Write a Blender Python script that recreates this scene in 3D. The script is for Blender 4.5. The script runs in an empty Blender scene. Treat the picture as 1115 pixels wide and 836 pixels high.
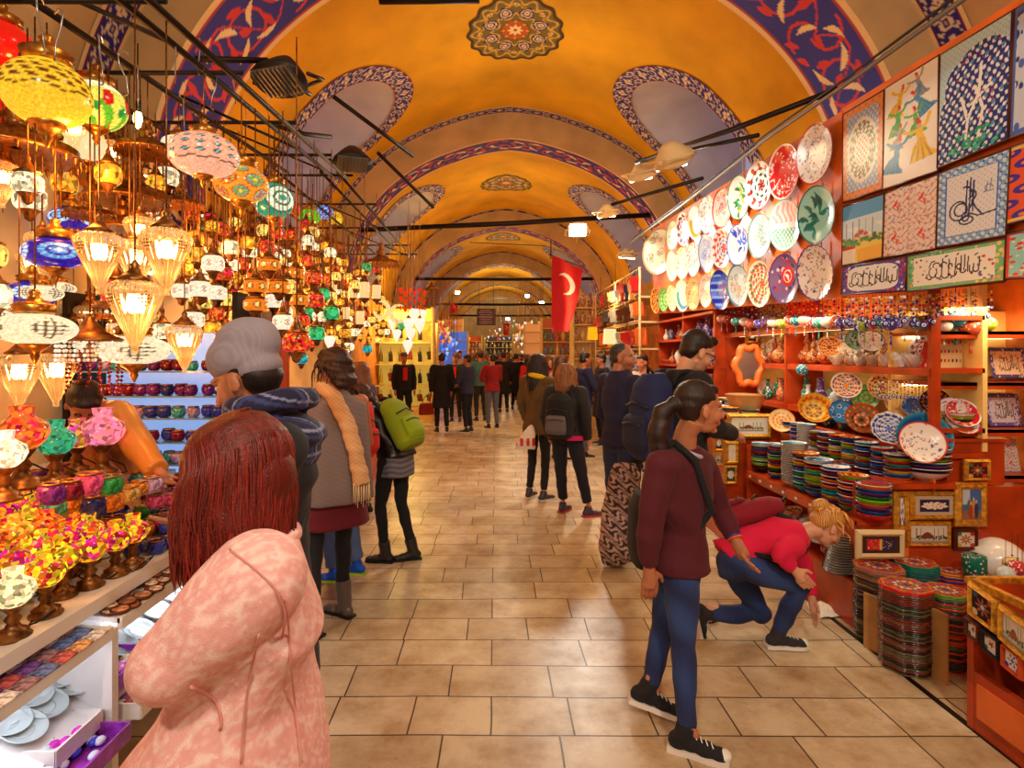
import bpy, bmesh, math, random
import numpy as np
from mathutils import Vector, Matrix, Euler, noise
random.seed(7)
rng = np.random.default_rng(7)
PI = math.pi
COL = bpy.context.scene.collection
F, CX, CY, EYE = 620., 540., 386., 1.7
V = Vector
def P(px, py, d): return V(((px-CX)*d/F, d, EYE-(py-CY)*d/F))
def onX(px, py, X): return P(px, py, F*X/(px-CX))
def onZ(px, py, z): return P(px, py, F*(EYE-z)/(py-CY))
def proj(p): return (CX+F*p[0]/p[1], CY-F*(p[2]-EYE)/p[1])
def lin(c):
 c = np.asarray(c, float)/255.
 return np.where(c <= .04045, c/12.92, ((c+.055)/1.055)**2.4)
def rgba(c): 
 l = lin(c[:3]); return (float(l[0]), float(l[1]), float(l[2]), 1.)
M = {}
def newmat(name):
 m = bpy.data.materials.new(name); m.use_nodes = True
 nt = m.node_tree; b = nt.nodes['Principled BSDF']; M[name] = m
 return m, nt, b
def mat(name, col, rough=.6, metal=0., var=0., scale=8., bump=0., bscale=None, emit=None, estr=0., trans=0., spec=None, alpha=None, sheen=0.):
 m, nt, b = newmat(name)
 b.inputs['Base Color'].default_value = rgba(col)
 b.inputs['Roughness'].default_value = rough; b.inputs['Metallic'].default_value = metal
 if trans: b.inputs['Transmission Weight'].default_value = trans
 if spec is not None: b.inputs['Specular IOR Level'].default_value = spec
 if alpha is not None: b.inputs['Alpha'].default_value = alpha
 if sheen: b.inputs['Sheen Weight'].default_value = sheen
 if var or bump:
  tc = nt.nodes.new('ShaderNodeTexCoord')
  n = nt.nodes.new('ShaderNodeTexNoise'); n.inputs['Scale'].default_value = scale; n.inputs['Detail'].default_value = 6
  nt.links.new(tc.outputs['Object'], n.inputs['Vector'])
 if var:
  mx = nt.nodes.new('ShaderNodeMix'); mx.data_type = 'RGBA'
  c = np.array(col[:3], float)
  mx.inputs[6].default_value = rgba(np.clip(c*(1-var), 0, 255)); mx.inputs[7].default_value = rgba(np.clip(c*(1+var), 0, 255))
  mr = nt.nodes.new('ShaderNodeMapRange'); mr.inputs['From Min'].default_value = .3; mr.inputs['From Max'].default_value = .7
  nt.links.new(n.outputs['Fac'], mr.inputs['Value']); nt.links.new(mr.outputs[0], mx.inputs[0]); nt.links.new(mx.outputs[2], b.inputs['Base Color'])
 if bump:
  n2 = nt.nodes.new('ShaderNodeTexNoise'); n2.inputs['Scale'].default_value = bscale or scale*4; n2.inputs['Detail'].default_value = 4
  nt.links.new(tc.outputs['Object'], n2.inputs['Vector'])
  bp = nt.nodes.new('ShaderNodeBump'); bp.inputs['Strength'].default_value = bump; bp.inputs['Distance'].default_value = .01
  nt.links.new(n2.outputs['Fac'], bp.inputs['Height']); nt.links.new(bp.outputs[0], b.inputs['Normal'])
 if estr:
  b.inputs['Emission Color'].default_value = rgba(emit or col); b.inputs['Emission Strength'].default_value = estr
 return m
def mat_attr(name, rough=.7, spec=None, emit=0., bump=0., bscale=200, sheen=0.):
 m, nt, b = newmat(name)
 a = nt.nodes.new('ShaderNodeAttribute'); a.attribute_name = 'Col'
 nt.links.new(a.outputs['Color'], b.inputs['Base Color']); b.inputs['Roughness'].default_value = rough
 if spec is not None: b.inputs['Specular IOR Level'].default_value = spec
 if sheen: b.inputs['Sheen Weight'].default_value = sheen
 if emit:
  nt.links.new(a.outputs['Color'], b.inputs['Emission Color']); b.inputs['Emission Strength'].default_value = emit
  m.cycles.emission_sampling = 'NONE'
 if bump:
  tc = nt.nodes.new('ShaderNodeTexCoord'); n = nt.nodes.new('ShaderNodeTexNoise'); n.inputs['Scale'].default_value = bscale
  nt.links.new(tc.outputs['Object'], n.inputs['Vector'])
  bp = nt.nodes.new('ShaderNodeBump'); bp.inputs['Strength'].default_value = bump; bp.inputs['Distance'].default_value = .004
  nt.links.new(n.outputs['Fac'], bp.inputs['Height']); nt.links.new(bp.outputs[0], b.inputs['Normal'])
 return m
def mat_obj(name, rough=.4, metal=0., spec=None, var=.0, scale=60, bump=0.):
 """colour comes from each object's own colour"""
 m, nt, b = newmat(name)
 a = nt.nodes.new('ShaderNodeObjectInfo'); out = a.outputs['Color']
 if var:
  tc = nt.nodes.new('ShaderNodeTexCoord'); n = nt.nodes.new('ShaderNodeTexNoise'); n.inputs['Scale'].default_value = scale
  nt.links.new(tc.outputs['Object'], n.inputs['Vector'])
  hs = nt.nodes.new('ShaderNodeHueSaturation'); mr = nt.nodes.new('ShaderNodeMapRange')
  mr.inputs['From Min'].default_value = .3; mr.inputs['From Max'].default_value = .7; mr.inputs['To Min'].default_value = 1-var; mr.inputs['To Max'].default_value = 1+var
  nt.links.new(n.outputs['Fac'], mr.inputs['Value']); nt.links.new(mr.outputs[0], hs.inputs['Value']); nt.links.new(out, hs.inputs['Color']); out = hs.outputs[0]
 nt.links.new(out, b.inputs['Base Color']); b.inputs['Roughness'].default_value = rough; b.inputs['Metallic'].default_value = metal
 if spec is not None: b.inputs['Specular IOR Level'].default_value = spec
 return m
def mat_lamp(name, style, estr, tint=None):
 """lit mosaic glass: coloured cells, bulb glow put into their surface"""
 m, nt, b = newmat(name); N = nt.nodes.new; L = nt.links.new
 info = N('ShaderNodeObjectInfo'); tc = N('ShaderNodeTexCoord')
 base = info.outputs['Color']
 if style in ('mosaic', 'bead'):
  vo = N('ShaderNodeTexVoronoi'); vo.inputs['Scale'].default_value = 45 if style == 'mosaic' else 70
  L(tc.outputs['Object'], vo.inputs['Vector'])
  hs = N('ShaderNodeHueSaturation'); L(base, hs.inputs['Color'])
  sp = N('ShaderNodeSeparateColor'); L(vo.outputs['Color'], sp.inputs[0])
  a = N('ShaderNodeMapRange'); L(sp.outputs[0], a.inputs['Value']); a.inputs['To Min'].default_value = .48; a.inputs['To Max'].default_value = .54
  v = N('ShaderNodeMapRange'); L(sp.outputs[1], v.inputs['Value']); v.inputs['To Min'].default_value = .12; v.inputs['To Max'].default_value = 1.3
  L(a.outputs[0], hs.inputs['Hue']); L(v.outputs[0], hs.inputs['Value']); base = hs.outputs[0]
 elif style == 'attr':
  at = N('ShaderNodeAttribute'); at.attribute_name = 'Col'; base = at.outputs['Color']
  n = N('ShaderNodeTexNoise'); n.inputs['Scale'].default_value = 90; L(tc.outputs['Object'], n.inputs['Vector'])
  hs = N('ShaderNodeHueSaturation'); L(base, hs.inputs['Color'])
  v = N('ShaderNodeMapRange'); L(n.outputs['Fac'], v.inputs['Value']); v.inputs['From Min'].default_value = .3; v.inputs['From Max'].default_value = .7; v.inputs['To Min'].default_value = .7; v.inputs['To Max'].default_value = 1.25
  L(v.outputs[0], hs.inputs['Value']); base = hs.outputs[0]
 dk = N('ShaderNodeHueSaturation'); dk.inputs['Value'].default_value = .3; L(base, dk.inputs['Color']); L(dk.outputs[0], b.inputs['Base Color']); L(base, b.inputs['Emission Color'])
 b.inputs['Emission Strength'].default_value = estr; b.inputs['Roughness'].default_value = .15
 m.cycles.emission_sampling = 'NONE'
 return m
mat('plaster_orange', (222, 164, 16), .85, var=.10, scale=1.1, bump=.15, bscale=6)
mat('plaster_beige', (196, 160, 112), .9, var=.10, scale=1.5, bump=.2, bscale=8)
mat('plaster_grey', (196, 190, 200), .9, var=.05, scale=2)
mat('plaster_cream', (226, 200, 150), .9, var=.05, scale=2)
mat('dark_iron', (34, 26, 22), .5, .6)
mat('black', (16, 15, 16), .5)
mat('grey_pipe', (120, 116, 112), .45, .5)
mat('steel', (170, 168, 165), .3, .9)
mat('brass', (186, 128, 56), .3, .85, var=.35, scale=25)
mat('old_brass', (128, 84, 42), .38, .8, var=.4, scale=30)
mat('cord', (22, 14, 10), .7)
mat('white_lacquer', (236, 228, 222), .35)
mat('red_wood', (178, 62, 20), .32, var=.16, scale=6, bump=.05)
mat('dark_wood', (82, 34, 16), .4, var=.2, scale=6)
mat('gold_frame', (206, 146, 44), .35, .55, var=.25, scale=40, bump=.4, bscale=160)
mat('cream_wall', (250, 214, 130), .8, var=.04)
mat('shop_wall', (214, 128, 60), .8, var=.2, scale=3)
mat('white_plaster', (232, 226, 220), .8)
mat('price_tag', (240, 236, 226), .6)
mat('cardboard', (186, 134, 76), .8, var=.08)
mat_attr('painted', .75, bump=.05, bscale=60)
mat_attr('glazed', .22)
mat_attr('satin', .4)
mat_attr('woven', .9, bump=.5, bscale=400, sheen=.3)
mat_obj('ceramic', .12, var=.06)
mat_obj('cloth', .88, var=.2, bump=.3)
mat_obj('leather', .35, var=.1)
mat_obj('plain', .55)
mat_obj('hair_tone', .45, var=.25, scale=90)
mat_obj('skin_tone', .5, var=.05, scale=30)
mat_obj('tinted_glass', .05, var=.1)
M['tinted_glass'].node_tree.nodes['Principled BSDF'].inputs['Transmission Weight'].default_value = .35
M['skin_tone'].node_tree.nodes['Principled BSDF'].inputs['Subsurface Weight'].default_value = .06
mat('clear_glass', (255, 255, 255), .02, trans=1.)
mat('bulb_glow', (255, 214, 150), .4, emit=(255, 205, 130), estr=14); M['bulb_glow'].cycles.emission_sampling = 'NONE'
mat('lamp_panel', (255, 255, 255), .4, emit=(255, 250, 240), estr=30)
mat('tube_glow', (235, 245, 255), .4, emit=(225, 240, 255), estr=7)
mat('warm_tube', (255, 240, 205), .4, emit=(255, 226, 168), estr=5)
mat('sky_glass', (170, 172, 205), .2, emit=(150, 152, 195), estr=.55)
class MB:
 def __init__(s): s.v = []; s.f = []; s.m = []; s.c = None; s.sm = []
 def add(s, vs, fs, mi=0, smooth=False, col=None):
  o = len(s.v); s.v.extend([tuple(p) for p in vs]); s.f.extend([tuple(i+o for i in f) for f in fs]); s.m.extend([mi]*len(fs)); s.sm.extend([smooth]*len(fs))
  if col is not None or s.c is not None:
   if s.c is None: s.c = [(1, 1, 1, 1)]*o
   if col is None: s.c.extend([(1, 1, 1, 1)]*len(vs))
   elif len(col) == len(vs) and not isinstance(col[0], (int, float)): s.c.extend([tuple(c)+(1.,) if len(c) == 3 else tuple(c) for c in col])
   else: s.c.extend([tuple(rgba(col))]*len(vs))
  return s
 def box(s, c, size, rot=None, mi=0, col=None, taper=1.):
  x, y, z = [q/2 for q in size]; vs = []
  for k in (-1, 1):
   t = taper if k > 0 else 1
   for i, j in ((-1, -1), (1, -1), (1, 1), (-1, 1)): vs.append(V((i*x*t, j*y*t, k*z)))
  if rot is not None:
   R = rot if isinstance(rot, Matrix) else Euler(rot).to_matrix(); vs = [R @ p for p in vs]
  c = V(c); vs = [p+c for p in vs]
  return s.add(vs, [(0, 3, 2, 1), (4, 5, 6, 7), (0, 1, 5, 4), (1, 2, 6, 5), (2, 3, 7, 6), (3, 0, 4, 7)], mi, False, col)
 def tube(s, pts, r, seg=8, mi=0, col=None, cap=True, closed=False):
  pts = [V(p) for p in pts]; n = len(pts)
  rs = r if isinstance(r, (list, tuple)) else [r]*n
  vs = []; prev = None
  for i, p in enumerate(pts):
   a = pts[i-1] if (i > 0 or closed) else p; b = pts[(i+1) % n] if (i < n-1 or closed) else p
   t = (b-a); t = t.normalized() if t.length > 1e-9 else V((0, 0, 1))
   if prev is None:
    u = t.cross(V((0, 0, 1)) if abs(t.z) < .9 else V((1, 0, 0))).normalized()
   else:
    u = (prev-t*prev.dot(t)); u = u.normalized() if u.length > 1e-6 else t.orthogonal().normalized()
   prev = u; w = t.cross(u)
   for k in range(seg):
    a_ = 2*PI*k/seg; vs.append(p+(u*math.cos(a_)+w*math.sin(a_))*rs[i])
  fs = []
  for i in range(n if closed else n-1):
   j = (i+1) % n
   for k in range(seg):
    k2 = (k+1) % seg; fs.append((i*seg+k, i*seg+k2, j*seg+k2, j*seg+k))
  if cap and not closed: fs.append(tuple(range(seg-1, -1, -1))); fs.append(tuple((n-1)*seg+k for k in range(seg)))
  return s.add(vs, fs, mi, True, col)
 def lathe(s, prof, seg=24, c=(0, 0, 0), axis=None, mi=0, col=None, colf=None, sx=1., sy=1., rib=0., nrib=0, cap=False, wob=None):
  """prof: (radius, height) from bottom to top"""
  R = V((0, 0, 1)).rotation_difference(V(axis)).to_matrix() if axis is not None else None
  c = V(c); vs = []; cols = [] if (colf or col is not None) else None
  for i, (r, z) in enumerate(prof):
   for k in range(seg):
    a = 2*PI*k/seg; rr = r*(1+rib*math.cos(nrib*a)) if rib else r
    if wob: rr *= wob(a, i)
    p = V((rr*math.cos(a)*sx, rr*math.sin(a)*sy, z))
    if R: p = R @ p
    vs.append(p+c)
    if colf: cols.append(colf(k/seg, i, r, z))
  fs = []
  for i in range(len(prof)-1):
   for k in range(seg):
    k2 = (k+1) % seg; fs.append((i*seg+k, i*seg+k2, (i+1)*seg+k2, (i+1)*seg+k))
  if cap:
   fs.append(tuple(range(seg-1, -1, -1))); fs.append(tuple((len(prof)-1)*seg+k for k in range(seg)))
  if col is not None and not colf: cols = [tuple(rgba(col))]*len(vs)
  return s.add(vs, fs, mi, True, cols)
 def ball(s, c, r, seg=14, rings=9, mi=0, col=None, rot=None):
  if not isinstance(r, (tuple, list, Vector)): r = (r, r, r)
  R = (rot if isinstance(rot, Matrix) else Euler(rot).to_matrix()) if rot is not None else None
  c = V(c); vs = []
  for i in range(rings+1):
   th = PI*i/rings-PI/2
   for k in range(seg):
    a = 2*PI*k/seg; p = V((r[0]*math.cos(th)*math.cos(a), r[1]*math.cos(th)*math.sin(a), r[2]*math.sin(th)))
    if R: p = R @ p
    vs.append(p+c)
  fs = [(i*seg+k, i*seg+(k+1) % seg, (i+1)*seg+(k+1) % seg, (i+1)*seg+k) for i in range(rings) for k in range(seg)]
  return s.add(vs, fs, mi, True, col)
 def grid(s, fn, nx, ny, mi=0, smooth=True, colfn=None, keep=None, flip=False):
  """fn(U,V arrays)->(x,y,z) arrays; colfn(U,V)->rgb array (linear)"""
  U, W = np.meshgrid(np.linspace(0, 1, nx+1), np.linspace(0, 1, ny+1))
  x, y, z = fn(U, W); pts = np.stack([x+0*U, y+0*U, z+0*U], -1).reshape(-1, 3)
  col = None
  if colfn is not None:
   c = colfn(U, W).reshape(-1, 3); col = [tuple(q) for q in c.tolist()]
  fs = []
  for j in range(ny):
   for i in range(nx):
    if keep is not None and not keep((i+.5)/nx, (j+.5)/ny): continue
    a = j*(nx+1)+i; q = (a, a+1, a+nx+2, a+nx+1)
    fs.append(q[::-1] if flip else q)
  return s.add(pts.tolist(), fs, mi, smooth, col)
 def build(s, name, mats, parent=None, origin=None, color=None):
  vs = np.array(s.v, float).reshape(-1, 3)
  if parent is not None: o = np.array(parent_loc(parent))
  elif origin is not None: o = np.array(origin, float)
  else: o = np.array([(vs[:, 0].min()+vs[:, 0].max())/2, (vs[:, 1].min()+vs[:, 1].max())/2, vs[:, 2].min()])
  me = bpy.data.meshes.new(name); me.from_pydata((vs-o).tolist(), [], s.f)
  if not isinstance(mats, (list, tuple)): mats = [mats]
  for m in mats: me.materials.append(M[m] if isinstance(m, str) else m)
  me.polygons.foreach_set('material_index', s.m); me.polygons.foreach_set('use_smooth', s.sm)
  if s.c is not None:
   a = me.color_attributes.new('Col', 'FLOAT_COLOR', 'POINT'); a.data.foreach_set('color', np.array(s.c, np.float32).ravel())
  me.update()
  ob = bpy.data.objects.new(name, me); COL.objects.link(ob)
  if parent is not None: ob.parent = parent
  else: ob.location = o
  if color is not None: ob.color = rgba(color)
  return ob
def parent_loc(p):
 l = V((0, 0, 0))
 while p is not None: l += p.location; p = p.parent
 return l
def tag(o, label=None, cat=None, group=None, kind=None):
 if label: o['label'] = label
 if cat: o['category'] = cat
 if group: o['group'] = group
 if kind: o['kind'] = kind
 return o
def empty(name, loc=(0, 0, 0), label=None, cat=None, group=None):
 o = bpy.data.objects.new(name, None); COL.objects.link(o); o.location = loc; o.empty_display_size = .05
 return tag(o, label, cat, group)
def struct(o): o['kind'] = 'structure'; return o
KIDS = {}
def copy_tree(o, parent=None):
 c = o.copy(); COL.objects.link(c); c.parent = parent
 for ch in (o.children if o.name not in KIDS else KIDS[o.name]): copy_tree(ch, c)
 return c
def place(proto, loc, rz=0., scale=1., color=None, tilt=None):
 """first use moves the prototype itself, later uses copy it and its parts"""
 if proto.get('_used'): o = copy_tree(proto)
 else: o = proto; proto['_used'] = 1
 if o is not proto and '_used' in o: del o['_used']
 o.location = loc; o.rotation_euler = tilt if tilt is not None else (0, 0, rz)
 o.scale = (scale,)*3 if not isinstance(scale, tuple) else scale
 if color is not None:
  for q in [o]+list(o.children_recursive): 
   if not q.get('fixed'): q.color = rgba(color)
 return o
PROTOS = []
def finish_protos():
 for o in bpy.data.objects:
  if '_used' in o: del o['_used']
ONES = 'first second third fourth fifth sixth seventh eighth ninth tenth eleventh twelfth thirteenth fourteenth fifteenth sixteenth seventeenth eighteenth nineteenth'.split()
TENS = {2: 'twent', 3: 'thirt', 4: 'fort', 5: 'fift', 6: 'sixt', 7: 'sevent', 8: 'eight', 9: 'ninet'}
def nth(n):
 if n <= 19: return ONES[n-1]
 if n < 100:
  t, u = divmod(n, 10)
  return TENS[t]+'ieth' if u == 0 else TENS[t]+'y-'+ONES[u-1]
 return ('two ' if n >= 200 else '')+('hundredth' if n % 100 == 0 else 'hundred and '+nth(n % 100))
def rank(objs, fmt, group=None, cat=None, key=None):
 """number look-alikes from left to right in their row; fmt holds %s"""
 objs = sorted(objs, key=key or (lambda o: proj(o.location)[0] if o.location.y > .1 else 0))
 for i, o in enumerate(objs):
  tag(o, fmt % (nth(i+1)) if len(objs) > 1 else fmt.replace('%s ', 'only '), cat, group)
def fuse(mb, voxel, smooth=6, factor=.5):
 me = bpy.data.meshes.new('fuse'); me.from_pydata([tuple(p) for p in mb.v], [], mb.f)
 ob = bpy.data.objects.new('fuse', me); COL.objects.link(ob)
 m = ob.modifiers.new('r', 'REMESH'); m.mode = 'VOXEL'; m.voxel_size = voxel; m.adaptivity = 0
 if smooth:
  q = ob.modifiers.new('s', 'SMOOTH'); q.iterations = smooth; q.factor = factor
 dg = bpy.context.evaluated_depsgraph_get(); ev = ob.evaluated_get(dg); me2 = ev.to_mesh()
 n = len(me2.vertices); co = np.empty(n*3); me2.vertices.foreach_get('co', co); co = co.reshape(-1, 3)
 fs = [tuple(p.vertices) for p in me2.polygons]
 ev.to_mesh_clear(); bpy.data.objects.remove(ob); bpy.data.meshes.remove(me)
 out = MB(); out.add(co.tolist(), fs, 0, True); return out
def recolor(mb, fn):
 """fn(points Nx3)->Nx3 linear colours"""
 c = fn(np.array(mb.v)); mb.c = [tuple(q)+(1.,) for q in c.tolist()]; return mb
def loft(mb, rings, seg=20, mi=0, col=None, cap=True):
 """rings: (center, rx, ry[, yaw[, tilt-normal]]) stacked; closed solid"""
 vs = []
 for r in rings:
  c, rx, ry = V(r[0]), r[1], r[2]; yaw = r[3] if len(r) > 3 else 0.
  nrm = V(r[4]).normalized() if len(r) > 4 and r[4] is not None else V((0, 0, 1))
  R = V((0, 0, 1)).rotation_difference(nrm).to_matrix() @ Matrix.Rotation(yaw, 3, 'Z')
  for k in range(seg):
   a = 2*PI*k/seg; ca, sa = math.cos(a), math.sin(a)
   e = .85; q = V((rx*math.copysign(abs(ca)**e, ca), ry*math.copysign(abs(sa)**e, sa), 0))
   vs.append(c+R @ q)
 n = len(rings)
 fs = [(i*seg+k, i*seg+(k+1) % seg, (i+1)*seg+(k+1) % seg, (i+1)*seg+k) for i in range(n-1) for k in range(seg)]
 if cap: fs += [tuple(range(seg-1, -1, -1)), tuple((n-1)*seg+k for k in range(seg))]
 return mb.add(vs, fs, mi, True, col)
def cap_tube(mb, pts, rs, seg=12):
 """tapered limb with round ends"""
 mb.tube(pts, list(rs), seg)
 for p, r in zip(pts, rs): mb.ball(p, r, seg, 8)
 return mb
def sm(x, a, b): return np.clip((x-a)/(b-a), 0, 1)
def mixc(base, col, mask):
 m = np.clip(np.asarray(mask, float), 0, 1)[..., None]; return base*(1-m)+np.asarray(lin(col))*m
def fill(shape, col): return np.broadcast_to(lin(col), shape+(3,)).copy()
VCX = .25
def tip(t): return .07*np.clip(1-np.abs(np.cos(t))/.35, 0, 1)
def vx(t, a): return VCX+a*np.cos(t)
def vz(t, b): return 3.0+b*np.sin(t)+tip(t)
AO, BO, AI, BI = 3.25, 2.83, 2.85, 2.38
ARCHES = [(4.25, 5.12), (9.87, 10.5), (16.6, 17.3), (23.4, 24.1), (30.2, 30.9), (37.0, 37.7)]
BAYS = [(5.12, 9.87, 8.05), (10.5, 16.6, 13.2), (17.3, 23.4, 20.4), (24.1, 30.2, 27.1), (30.9, 37.0, 33.9), (-3.0, 4.25, 0.6)]
LW, LT = .86, math.radians(31)      # lunette half width, top measured from the crown
def lun_inside(d, t, dc, grow=0.):
 w = LW+grow; r = w/3.05
 a = t if t < PI/2 else PI-t      # angle up from the springing
 top = PI/2-LT+grow/3.05; ac = top-r
 if abs(d-dc) > w: return False
 if a <= ac: return a > .13-grow/3
 return ((d-dc)/w)**2+((a-ac)/r)**2 <= 1
def lun_contour(dc, grow, side, n=28):
 w = LW+grow; r = w/3.05; top = PI/2-LT+grow/3.05; ac = top-r
 pts = [(dc-w, .1+(ac-.1)*i/10) for i in range(10)]
 pts += [(dc-w*math.cos(PI*i/n), ac+r*math.sin(PI*i/n)) for i in range(n+1)]
 pts += [(dc+w, ac-(ac-.1)*(i+1)/10) for i in range(10)]
 return [(d, a if side > 0 else PI-a) for d, a in pts]
def leafm(x, y, cx, cy, ang, L, W, bend=0.):
 c, s_ = math.cos(ang), math.sin(ang); u = (x-cx)*c+(y-cy)*s_; w = -(x-cx)*s_+(y-cy)*c
 w = w-bend*(u/L)**2*L
 return (np.abs(w) < W*(1-(u/L)**2)) & (np.abs(u) < L)
def soffit_paint(s_, t):
 """s along the arch, t across -0.5..0.5 of the band"""
 T = t*.87; per = .92; x = (s_ % per)-per/2; k = np.floor(s_/per) % 2; y = np.where(k > 0, T, -T)
 c = fill(s_.shape, (38, 24, 138))
 red, cream = (206, 34, 28), (238, 208, 150)
 for ax, ay, R in ((0., -.04, .2), (.44, .12, .17), (-.44, .12, .17)):
  d = np.abs(np.hypot(x-ax, y-ay)-R); c = mixc(c, red, d < .014)
 c = mixc(c, red, np.abs(y-.23*np.sin(2*PI*x/per)) < .013)
 for cx, cy, a, L, W in ((.0, .2, .2, .085, .035), (-.22, -.14, 1.4, .095, .036), (.22, -.1, 1.9, .09, .036), (.02, -.04, .8, .07, .045), (.4, .0, .1, .08, .03), (-.38, .26, .7, .08, .03), (.36, -.27, 2.6, .08, .03)):
  c = mixc(c, red, leafm(x, y, cx, cy, a, L, W, .1))
 for cx, cy, a, L, W, b in ((-.1, .08, 2.2, .13, .03, .3), (.15, .13, .7, .13, .034, -.3), (.12, -.2, -.5, .13, .03, .25), (-.14, -.24, 3.3, .12, .03, -.3), (-.36, .02, 1.2, .12, .028, .3), (.38, .2, 2.5, .11, .028, .3)):
  c = mixc(c, cream, leafm(x, y, cx, cy, a, L, W, b))
 e = np.abs(t)
 c = mixc(c, (170, 28, 26), e > .405); c = mixc(c, (232, 196, 136), e > .432)
 return c
def floral_paint(s_, t, per=.36, half=.1):
 x = (s_ % per)-per/2; y = t*2*half; sc = half/.1
 c = fill(s_.shape, (40, 28, 132)); cream = (228, 208, 176)
 r = np.hypot(x, y); th = np.arctan2(y, x)
 c = mixc(c, cream, np.abs(np.abs(y)-.055*sc*(1+.5*np.cos(2*PI*x/per))) < .0055*sc)
 r2 = np.hypot(np.abs(x)-per/2, y); c = mixc(c, cream, np.abs(r2-.045*sc) < .005*sc)
 c = mixc(c, (200, 170, 130), r2 < .012*sc)
 pet = .055*sc*(.3+.7*np.abs(np.cos(2*th))); c = mixc(c, cream, r < pet); c = mixc(c, (190, 80, 40), r < .013*sc)
 for sx_ in (-1, 1): c = mixc(c, cream, leafm(x, y, sx_*.1*sc, .065*sc, sx_*.6, .035*sc, .01*sc)); c = mixc(c, cream, leafm(x, y, sx_*.1*sc, -.065*sc, -sx_*.6, .035*sc, .01*sc))
 c = mixc(c, (150, 24, 40), np.abs(t) > .44)
 return c
def vault_bay(d0, d1, dc, i):
 mb = MB(); nx = max(20, int((d1-d0)/.07)) if i < 2 or i == 5 else 30; ny = 130 if i < 2 or i == 5 else 60
 def fn(U, W):
  t = W*PI; return vx(t, AO), d0+(d1-d0)*U, vz(t, BO)
 kp = (lambda u, w: not lun_inside(d0+(d1-d0)*u, w*PI, dc))
 mb.grid(fn, nx, ny, 0, True, keep=kp)
 o = mb.build('ceiling', 'plaster_orange' if i != 5 else 'plaster_beige', origin=(0, d0, 3)); struct(o)
 for side in (1, -1):
  cont = lun_contour(dc, .0, side); rb = MB(); vs = []
  for d, t in cont:
   vs.append((vx(t, AO), d, vz(t, BO)+.0)); 
  XE = VCX+side*(AO+.35); n = len(cont)
  vs += [(XE, d, vz(t, BO)+.12) for d, t in cont]
  rb.add(vs, [(k, k+1, n+k+1, n+k) for k in range(n-1)], 0, True)
  struct(rb.build('ceiling_recess', 'plaster_grey', origin=(XE, dc, 3.5)))
  wb = MB(); wb.add(vs[n:], [tuple(range(n))]); 
  struct(wb.build('window_%d' % (i*2+(side > 0)+1), 'sky_glass', origin=(XE, dc, 3.5)))
  fb = MB()
  for k in range(-2, 3): fb.box((XE-side*.03, dc+k*.36, 4.0), (.03, .03, 2.3))
  for zz in (3.7, 4.3, 4.9): fb.box((XE-side*.03, dc, zz), (.03, 1.7, .03))
  struct(fb.build('window_frame', 'plaster_cream', origin=(XE, dc, 3.5)))
  A, B = lun_contour(dc, -.02, side, 40), lun_contour(dc, .26, side, 40)
  nn = 12; L = [0.]
  pa = [V((vx(t, AO-.012), d, vz(t, BO-.012))) for d, t in A]; pb = [V((vx(t, AO-.012), d, vz(t, BO-.012))) for d, t in B]
  mid = [(a+b)/2 for a, b in zip(pa, pb)]
  for k in range(1, len(mid)): L.append(L[-1]+(mid[k]-mid[k-1]).length)
  ns = int(L[-1]/(.02 if i == 0 else .04)); s_ = np.linspace(0, L[-1], ns+1)
  ipa = np.stack([np.interp(s_, L, [p[q] for p in pa]) for q in range(3)], -1); ipb = np.stack([np.interp(s_, L, [p[q] for p in pb]) for q in range(3)], -1)
  bb = MB()
  def bf(U, W): 
   k = np.rint(U*ns).astype(int); a = ipa[k]; b = ipb[k]; p = a+(b-a)*W[..., None]; return p[..., 0], p[..., 1], p[..., 2]
  bb.grid(bf, ns, nn, 0, True, colfn=lambda U, W: floral_paint(U*L[-1], W-.5, .34, .13))
  struct(bb.build('ceiling_trim', 'painted', origin=(XE, dc, 4)))
for i, (a, b, c) in enumerate(BAYS):
 vault_bay(a, b, c, i)
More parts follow.
